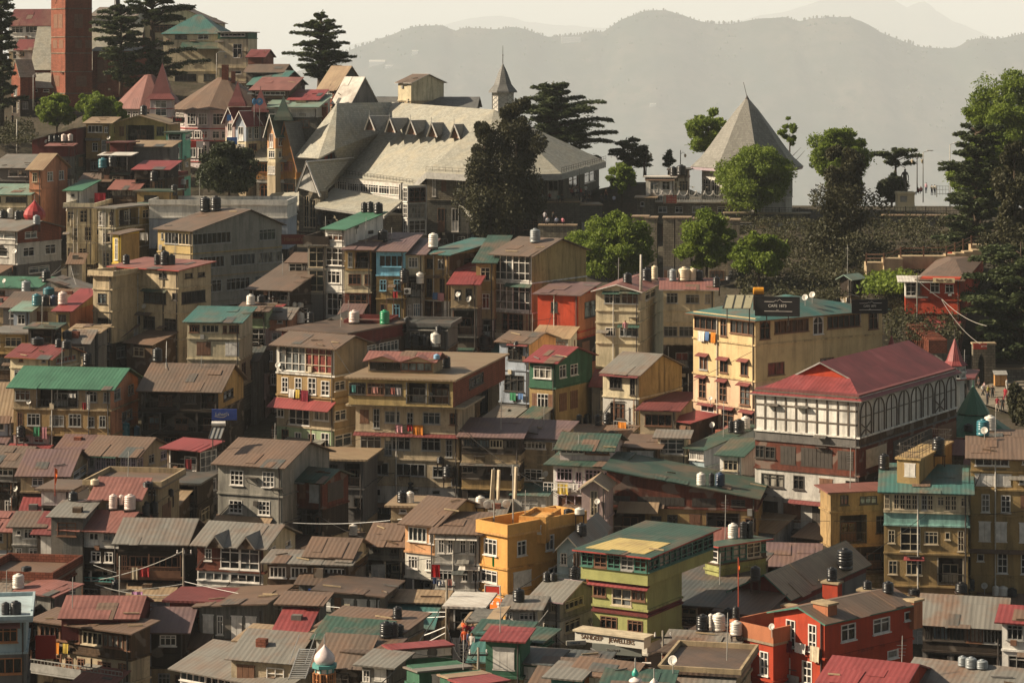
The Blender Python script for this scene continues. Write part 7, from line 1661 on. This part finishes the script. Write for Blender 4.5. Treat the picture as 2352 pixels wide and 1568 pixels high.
# rooftop equipment
tile(2,1)
b=W(px(2265),py(1140),243); s=243/F/4; root=thing('orange_barrel','orange yellow drum lying on the tank rack above the teal roof','drum',b)
m=MB(); m.lathe([(.001,0),(32*s,0),(34*s,.06),(34*s,92*s),(32*s,96*s),(.001,97*s)],16); m.obj('drum',plain('orange_plastic',(.55,.24,.02),.4),root,smooth=False,mw=Matrix.Translation((-48*s,0,36*s))@Matrix.Rotation(R(90),4,'Y'))
m=MB(); m.box(-.5,.5,-.3,.3,-1.4,0); m.obj('support',framemat('dark'),root)
def solar(D,x0,x1,y0,y1,label,lean=.9,drum=False,col=(.36,.33,.22)):
    b=W(px(x0),py(y1),D); s=D/F/4; root=thing('solar_panel',label,'solar panel',b); wd=(x1-x0)*s*.86; h=(y1-y0)*s; m=MB()
    m.plate((0,0,0),(wd,0,0),(wd*1.16,1.6*lean,h),(wd*.16,1.6*lean,h),.08); m.obj('panel',plain('solar_glass_%d'%x0,col,.25,.6,.1),root)
    for k in (0,1,2,3):
        m=MB(); t=k/3; m.tube([(wd*t,-.03,.02),(wd*t+wd*.16,1.6*lean-.03,h+.02)],.035,4); m.obj('frame_bar',framemat('dark'),root)
    m=MB(); m.tube([(wd*.2,1.4*lean,h-.1),(wd*.2,1.5*lean,-1.5)],.05); m.tube([(wd,1.4*lean,h-.1),(wd,1.5*lean,-1.5)],.05); m.obj('stand',framemat('dark'),root)
    if drum: m=MB(); m.lathe([(.001,0),(.2,0),(.2,wd*1.1),(.001,wd*1.1)],14); m.obj('tank',framemat('white'),root,mw=Matrix.Translation((wd*.1,1.6*lean,h+.25))@Matrix.Rotation(R(90),4,'Y'))
solar(240,1935,2235,1155,1262,'pale three part solar panel on the front of the teal roof')
tile(0,2); solar(214,1915,2050,805,890,'tilted solar water heater with white drum beside the blue sign',drum=True,col=(.22,.22,.21))
# cell antennas on the yellow building
tile(2,2)
def antenna(D,zx,zyb,zyt,label):
    b=W(px(zx),py(zyb),D); h=(zyb-zyt)/4*D/F; root=thing('antenna_mast',label,'antenna',b); m=MB(); m.tube([(0,0,-1),(0,0,h)],.06); m.obj('mast',framemat('grey'),root)
    for (dx,a) in (((-.25,20),(.22,-50)) if zx<0 else ((.1,-60),)): m=MB(); m.box(-.12,.12,-.07,.07,h*.3,h*.98); m.obj('panel_antenna',framemat('cream'),root,mw=Matrix.Translation((dx,-.1,0))@Matrix.Rotation(R(a),4,'Z')@Matrix.Rotation(R(4),4,'Y'))
    m=MB(); m.lathe([(.001,0),(.3,.05),(.3,.2),(.001,.22)],14); m.obj('microwave_dish',framemat('white'),root,mw=Matrix.Translation((-.5,-.2,h*.2))@Matrix.Rotation(R(90),4,'X'))
antenna(193,-165,1570,1165,'white phone antenna mast on the yellow building roof'); antenna(194,10,1570,1135,'second taller antenna mast on the yellow building roof')
# air conditioners, bin, cabinet
def acunit(D,zx,zy,w_,label):
    b=W(px(zx),py(zy),D); s=D/F/4; root=thing('air_conditioner',label,'air conditioner',b); wd=w_*s; m=MB(); m.box(-wd/2,wd/2,-.35,.0,0,wd*.8); m.obj('casing',framemat('white'),root)
    m=MB(); m.lathe([(.001,0),(wd*.3,0),(wd*.3,.03),(.001,.03)],14); m.obj('fan_grille',framemat('dark'),root,mw=Matrix.Translation((-wd*.1,-.36,wd*.4))@Matrix.Rotation(R(90),4,'X'))
    m=MB(); m.box(-wd*.5,wd*.5,-.4,.0,-.12,-.003); m.obj('bracket',framemat('dark'),root)
tile(2,3); acunit(172,1235,1440,82,'beige air conditioner below the jeweller sign')
tile(1,1); acunit(284,1392,1130,62,'white air conditioner on the cream narrow house'); tile(0,0); acunit(413,1770,1112,40,'small air conditioner on the pink round roofed house')
tile(3,2); b=W(px(2135),py(405),288); root=thing('twin_bin','pair of tall orange brown litter bins beside the stone gate','bin',b); m=MB(); m.box(-.65,-.03,-.3,.5,0,1.2); m.box(.03,.65,-.3,.5,0,1.2); m.obj('body',plain('bin_paint',(.42,.22,.08),.6),root); m=MB(); m.plate((-.75,-.4,1.25),(.75,-.4,1.25),(.75,.6,1.6),(-.75,.6,1.6),.06); m.obj('lid',framemat('grey'),root)
# laundry
def cloth(D,x0,x1,y0,y1,col,label,line=True):
    a=W(px(x0),py(y0),D); s=D/F/4; wd=(x1-x0)*s; h=(y1-y0)*s; m=MB(); n=6
    for i in range(n):
        xa,xb=wd*i/n,wd*(i+1)/n; ya,yb=.06*math.sin(i*1.7),.06*math.sin((i+1)*1.7)
        m.face([(xa,0,0),(xb,0,0),(xb,yb-.05,-h*(1-.06*math.sin(i+1))),(xa,ya-.05,-h*(1-.06*math.sin(i)))]); m.face([(xa,.04,0),(xb,.04,0),(xb,yb,-h*(1-.06*math.sin(i+1))),(xa,ya,-h*(1-.06*math.sin(i)))])
    root=thing('hanging_cloth',label,'laundry',a); m.obj('cloth',plain('cloth_%02d%02d%02d'%tuple(int(c*99) for c in col),col,.9,.1,.2),root)
    if line: m=MB(); m.tube([(-.4,.02,.02),(wd+.4,.02,.02)],.015,4); m.obj('line',framemat('grey'),root)
tile(1,3)
cloth(188.5,1612,1690,480,600,(.40,.02,.02),'big bright red cloth drying on the dirty white house'); cloth(187.5,1620,1660,600,655,(.05,.07,.14),'dark blue clothes at the start of the drying line'); cloth(187.5,1662,1700,625,680,(.10,.14,.24),'hanging blue jeans on the drying line'); cloth(187.5,1704,1730,620,655,(.5,.47,.45),'small white cloth in the middle of the drying line'); cloth(187.5,1740,1800,615,690,(.42,.17,.14),'salmon towel at the end of the drying line')
cloth(188,2170,2190,410,498,(.02,.25,.05),'narrow green cloth hanging on the yellow building'); cloth(193,1058,1188,480,600,(.30,.28,.25),'grey tarpaulin sheet hung on the dark timber house',False)
tile(1,2); cloth(229,1235,1275,425,485,(.42,.15,.12),'pinkish shirt drying in the caged verandah'); cloth(229,1283,1330,428,490,(.5,.44,.42),'pale shirt drying in the caged verandah'); cloth(229.2,1065,1120,418,475,(.5,.24,.20),'pink towel behind the verandah cage'); cloth(229.2,875,915,400,465,(.10,.28,.26),'green cloth behind the verandah cage')
tile(0,2); cloth(237,630,695,480,515,(.55,.52,.48),'white cloth on the green roofed gallery line'); cloth(237,795,828,490,630,(.58,.55,.5),'long white sheet at the gallery corner'); cloth(236.8,755,790,560,625,(.25,.03,.03),'red cloth on the green roofed gallery rail'); cloth(223,1150,1212,1200,1285,(.42,.33,.30),'sheer pale cloth below the arched windows'); cloth(221.5,1700,1760,1080,1170,(.22,.04,.04),'red cloth in the dark gallery under the red awning')
tile(0,3); cloth(184,1210,1310,728,755,(.45,.24,.40),'pink cloth thrown over the ridge of the raised roof',False)
tile(0,1); cloth(343,868,970,205,300,(.26,.02,.03),'dark red cloth sheet above the messy tenements',False); cloth(340,820,842,335,430,(.5,.16,.17),'narrow pink cloth beside the messy tenements',False); cloth(330,1285,1360,570,640,(.58,.55,.5),'white sheet bundle on the messy balconies',False)
# people
def droad(y): return interp([(860,298),(880,292),(905,286),(935,276),(960,270)],y)
def g8(zx,zy): return 2217.3+zx*.1172,784+zy*.1172
for (zx,zy,sh,tr,po,lab) in ((372,1075,(.42,.30,.30),(.05,.05,.05),'walk','person in a pinkish shirt beside the stone gate'),(340,1120,(.5,.48,.45),(.03,.03,.03),'walk','person in white and black left of the road crowd'),(452,1150,(.30,.26,.05),(.03,.03,.03),'walk','person in a dull yellow top in the road crowd'),(532,1160,(.02,.02,.02),(.02,.02,.02),'walk','person all in black in the road crowd'),(262,980,(.06,.05,.05),(.03,.03,.03),'stand','person in dark clothes standing in the gate arch'),(812,1010,(.55,.53,.5),(.45,.43,.4),'stand','person in long white clothes by the bins'),(785,1195,(.30,.03,.04),(.28,.03,.05),'walk','person in a red sari walking up the road'),(918,1190,(.58,.57,.56),(.02,.02,.03),'walk','person in white shirt and dark trousers walking up the road'),(985,1070,(.40,.38,.36),(.04,.04,.05),'stand','person in pale grey at the far side of the road'),(628,1385,(.20,.02,.03),(.42,.36,.30),'walk','person in maroon shirt and pale trousers walking down the road'),(728,1405,(.02,.02,.02),(.03,.03,.03),'walk','person in black beside the maroon shirt walker'),(430,1270,(.03,.03,.04),(.03,.03,.03),'stand','person in dark jacket half hidden by the green kiosk')):
    X,Y=g8(zx,zy); person(X,Y,droad(Y),lab,po,sh,tr,random.uniform(-2,2),group='people on the road by the stone gate')
tile(3,1)
for (zx,zy,sh,po,lab) in ((1405,215,(.40,.10,.10),'sit','person in a red top sitting by the viewpoint'),(1452,208,(.45,.28,.32),'stand','person in pinkish white at the viewpoint'),(1505,228,(.55,.50,.42),'stand','person in cream shirt standing at the viewpoint'),(1532,226,(.50,.47,.40),'stand','person in pale shirt at the end of the viewpoint group'),(1380,225,(.25,.06,.05),'sit','person in dark red crouching by the viewpoint')): person(px(zx),py(zy),398,lab,po,sh,(.04,.05,.09),random.uniform(-1,1)+3,group='people at the viewpoint')
def r2(zx,zy): return 955.5+.2344*zx,257.25+.2344*zy
for i,(zx,zy,D,sh,po,lab) in enumerate(((1525,825,384,(.30,.12,.10),'sit','person in dull red first in the row sitting on the hall steps'),(1560,822,384,(.5,.45,.42),'sit','person in white second in the row on the hall steps'),(1588,820,384,(.22,.20,.20),'sit','person in grey in the middle of the row on the hall steps'),(1615,822,384,(.35,.08,.07),'sit','person in red last in the row on the hall steps'),(1662,825,384,(.55,.53,.50),'stand','person in white standing at the top of the hall steps'),(1395,885,376.5,(.10,.16,.15),'sit','person in teal sitting on the terrace wall'),(1430,885,376.5,(.02,.02,.02),'sit','person in black next to the teal one on the terrace wall'),(1652,885,377,(.03,.03,.03),'sit','person in black on the wall under the lamp post'),(1700,885,377,(.04,.03,.03),'sit','person in dark clothes with a red cap on the wall'),(1815,880,378,(.05,.04,.04),'sit','person in brown near the end of the terrace wall'),(1862,870,379,(.10,.04,.03),'stand','person in dark clothes and orange scarf at the wall end'),(1940,895,379,(.42,.44,.52),'sit','person in light blue shirt sitting at the wall end'),(1240,865,379,(.5,.48,.46),'sit','person in white behind the dark cypress on the terrace'),(1310,870,379,(.25,.05,.04),'sit','person in red behind the dark cypress on the terrace'),
    (1290,1112,351.5,(.58,.57,.60),'sit','person in white shirt leaning on the low parapet'),(1378,1112,351.5,(.36,.40,.52),'sit','person in light blue shirt leaning on the low parapet'),(1438,1116,351.5,(.55,.20,.24),'sit','person in pink shirt leaning on the low parapet'),(1262,1090,354,(.40,.38,.40),'stand','person in grey standing behind the low parapet'),(1345,1090,356,(.03,.03,.03),'stand','person in black standing behind the low parapet'))):
    X,Y=r2(zx,zy); person(X,Y,D,lab,po,sh,(.03,.03,.04),3.0+random.uniform(-.6,.6) if i>13 else random.uniform(-.7,.7),group='people around the hall terrace')
tile(0,0)
for (zx,lab) in ((22,'tallest dark figure standing on the church path'),(58,'stooping dark figure in the middle on the church path'),(114,'dark figure nearest the bright trees on the church path')): person(px(zx),py(1145),421,lab,'stand',(.02,.02,.02),(.02,.02,.02),zx,1.75 if zx!=58 else 1.5,group='people on the church path')
tile(1,3)
for (zx,zy,D,sh,lab) in ((1905,1215,170,(.5,.10,.03),'person in orange in the crowded lane'),(1935,1240,168,(.30,.02,.02),'person in red in the crowded lane'),(1965,1200,171,(.03,.03,.03),'person in black farthest up the crowded lane'),(1990,1250,168,(.25,.05,.10),'person in magenta in the crowded lane'),(2025,1265,167,(.06,.05,.05),'person in brown by the green stall in the lane'),(1950,1320,164,(.04,.05,.10),'person in navy lower down the crowded lane'),(1985,1345,163,(.4,.36,.33),'person in pale grey lower down the crowded lane'),(1920,1300,165,(.5,.08,.02),'person in bright orange lower down the crowded lane')): person(px(zx),py(zy),D,lab,'walk',sh,(.03,.03,.04),random.uniform(-2,2),group='people in the bazaar lane'); GROUND.append(tuple(W(px(zx),py(zy),D)))
tile(2,1); person(px(1040),py(1525),261,'person in pink and white looking out of a cream building window','stand',(.45,.2,.22),(.3,.3,.3),0)
# ladder stair beside the onion turret
tile(1,3)
A,B=W(px(300),py(1530),160),W(px(400),py(1250),163); root=thing('metal_stair','silver open metal staircase rising beside the onion dome turret','stair',A); m=MB(); d=B-A
for sx in (0,1.0): m.tube([Vector((sx,0,0)),d+Vector((sx,0,0))],.05,5); m.tube([Vector((sx,0,.9)),d+Vector((sx,0,.9))],.03,5)
m.obj('stringer',plain('galvanised_steel',(.4,.39,.37),.4,.5,.2,3,.4),root)
m=MB()
for i in range(14): p=d*(i+.5)/14; m.box(p.x,p.x+1.0,p.y-.12,p.y+.12,p.z-.02,p.z+.02)
m.obj('tread',plain('galvanised_steel',(.4,.39,.37)),root)

# road on the right, its edge wall and dark clipped shrubs
def sheet(name,pts,mat,dz=.12):
    m=MB(); m.face([tuple(W(*p)+Vector((0,0,dz))) for p in pts]); tag(m.obj(name,mat),kind='structure')
for p in ((2225,902,287),(2290,884,291),(2420,878,293),(2420,965,269),(2320,955,271),(2250,932,278)): GROUND.append(tuple(W(*p)))
sheet('road',[(2225,902,287),(2290,884,291),(2420,878,293),(2420,965,269),(2320,955,271),(2250,932,278)],plain('worn_road',(.20,.17,.13),.9,.1,.35,.6),.35)
tile(3,2); wall(296,2090,2500,260,400,'rough stone bank above the road by the bins',th=4,M=4)
for i,(xl,xr,yt,yb,lab) in enumerate(((2318,2350,890,962,'dark pointed shrub at the road edge'),(2335,2390,905,975,'second darker shrub behind the green kiosk tanks'))): cypress(266-i*2,xl,xr,yt,yb,lab,seed=40+i,n=2600,lobes=12)
# ---------------------------------------------------------------- the hillside under everything
def hillside():
    G=np.array(GROUND); xs=np.concatenate([np.linspace(-15000,-140,12)[:-1],np.linspace(-140,140,113),np.linspace(140,15000,12)[1:]]); ys=np.concatenate([np.linspace(-100,120,6)[:-1],np.linspace(120,500,150),[520,560,650,800,1100,1600,2500,5000,15000,40000]])
    prof=[(-100,-70),(120,-52),(168,-43.5),(222,-40),(262,-35),(300,-30),(350,-25),(400,-20),(470,-13),(500,-16),(560,-45),(800,-180),(1600,-520),(3000,-1100),(40000,-1250)]
    prof2=[(-100,-70),(120,-52),(168,-43.5),(222,-40),(262,-36),(300,-31),(350,-26),(385,-24.2),(428,-24.6),(450,-34),(500,-80),(800,-220),(1600,-520),(3000,-1100),(40000,-1250)]
    V=[]
    for y in ys:
        for x in xs:
            k2=min(1,max(0,(x/max(60,y)*F+CX-1180)/160)) if y>60 else 0; zb=interp(prof,y)*(1-k2)+interp(prof2,y)*k2
            if 120<=y<=500 and abs(x)<=150:
                d=((G[:,0]-x)**2+(G[:,1]-y)**2); wgt=1/(d+30)**1.5; z=(wgt*G[:,2]).sum()/wgt.sum(); q=min(1,max(0,1.6-math.sqrt(d.min())/14)); z=z*q+zb*(1-q)
            else: z=zb
            if abs(x)>150: z=min(z,zb)
            V.append((x,y,z-.25))
    nx=len(xs); Fc=[(j*nx+i,j*nx+i+1,(j+1)*nx+i+1,(j+1)*nx+i) for j in range(len(ys)-1) for i in range(nx-1)]
    me=bpy.data.meshes.new('hillside'); me.from_pydata(V,[],Fc)
    m,nt,b=base_mat('hillside_earth',.95,.1); g=nt.new('ShaderNodeNewGeometry').outputs['Position']; n=noise_n(nt,g,.25,8,.7); n2=noise_n(nt,g,2,6,.7)
    c=mix(nt,ramp(nt,n,.4,.62),(.06,.05,.037),(.035,.034,.02)); c=mix(nt,ramp(nt,n2,.45,.7),c,(.10,.08,.06)); nt.link(c,b.inputs['Base Color']); bump(nt,b,n2,.6,.2)
    me.materials.append(m); o=put('hillside',me); tag(o,kind='structure'); return o
hillside()
hz=MB(); hz.box(-16000,16000,-120,HILL_D*4.0,-2000,1300)
ho=hz.obj('haze',None); ho.data.materials.clear(); vm=bpy.data.materials.new('warm_haze_air'); vm.use_nodes=True; vt=vm.node_tree; vt.nodes.remove(vt.nodes['Principled BSDF'])
pv=vt.nodes.new('ShaderNodeVolumePrincipled'); pv.inputs['Color'].default_value=(.86,.93,1,1); pv.inputs['Density'].default_value=HAZE; pv.inputs['Anisotropy'].default_value=0.0
vt.links.new(pv.outputs[0],vt.nodes['Material Output'].inputs['Volume']); ho.data.materials.append(vm); tag(ho,kind='stuff')
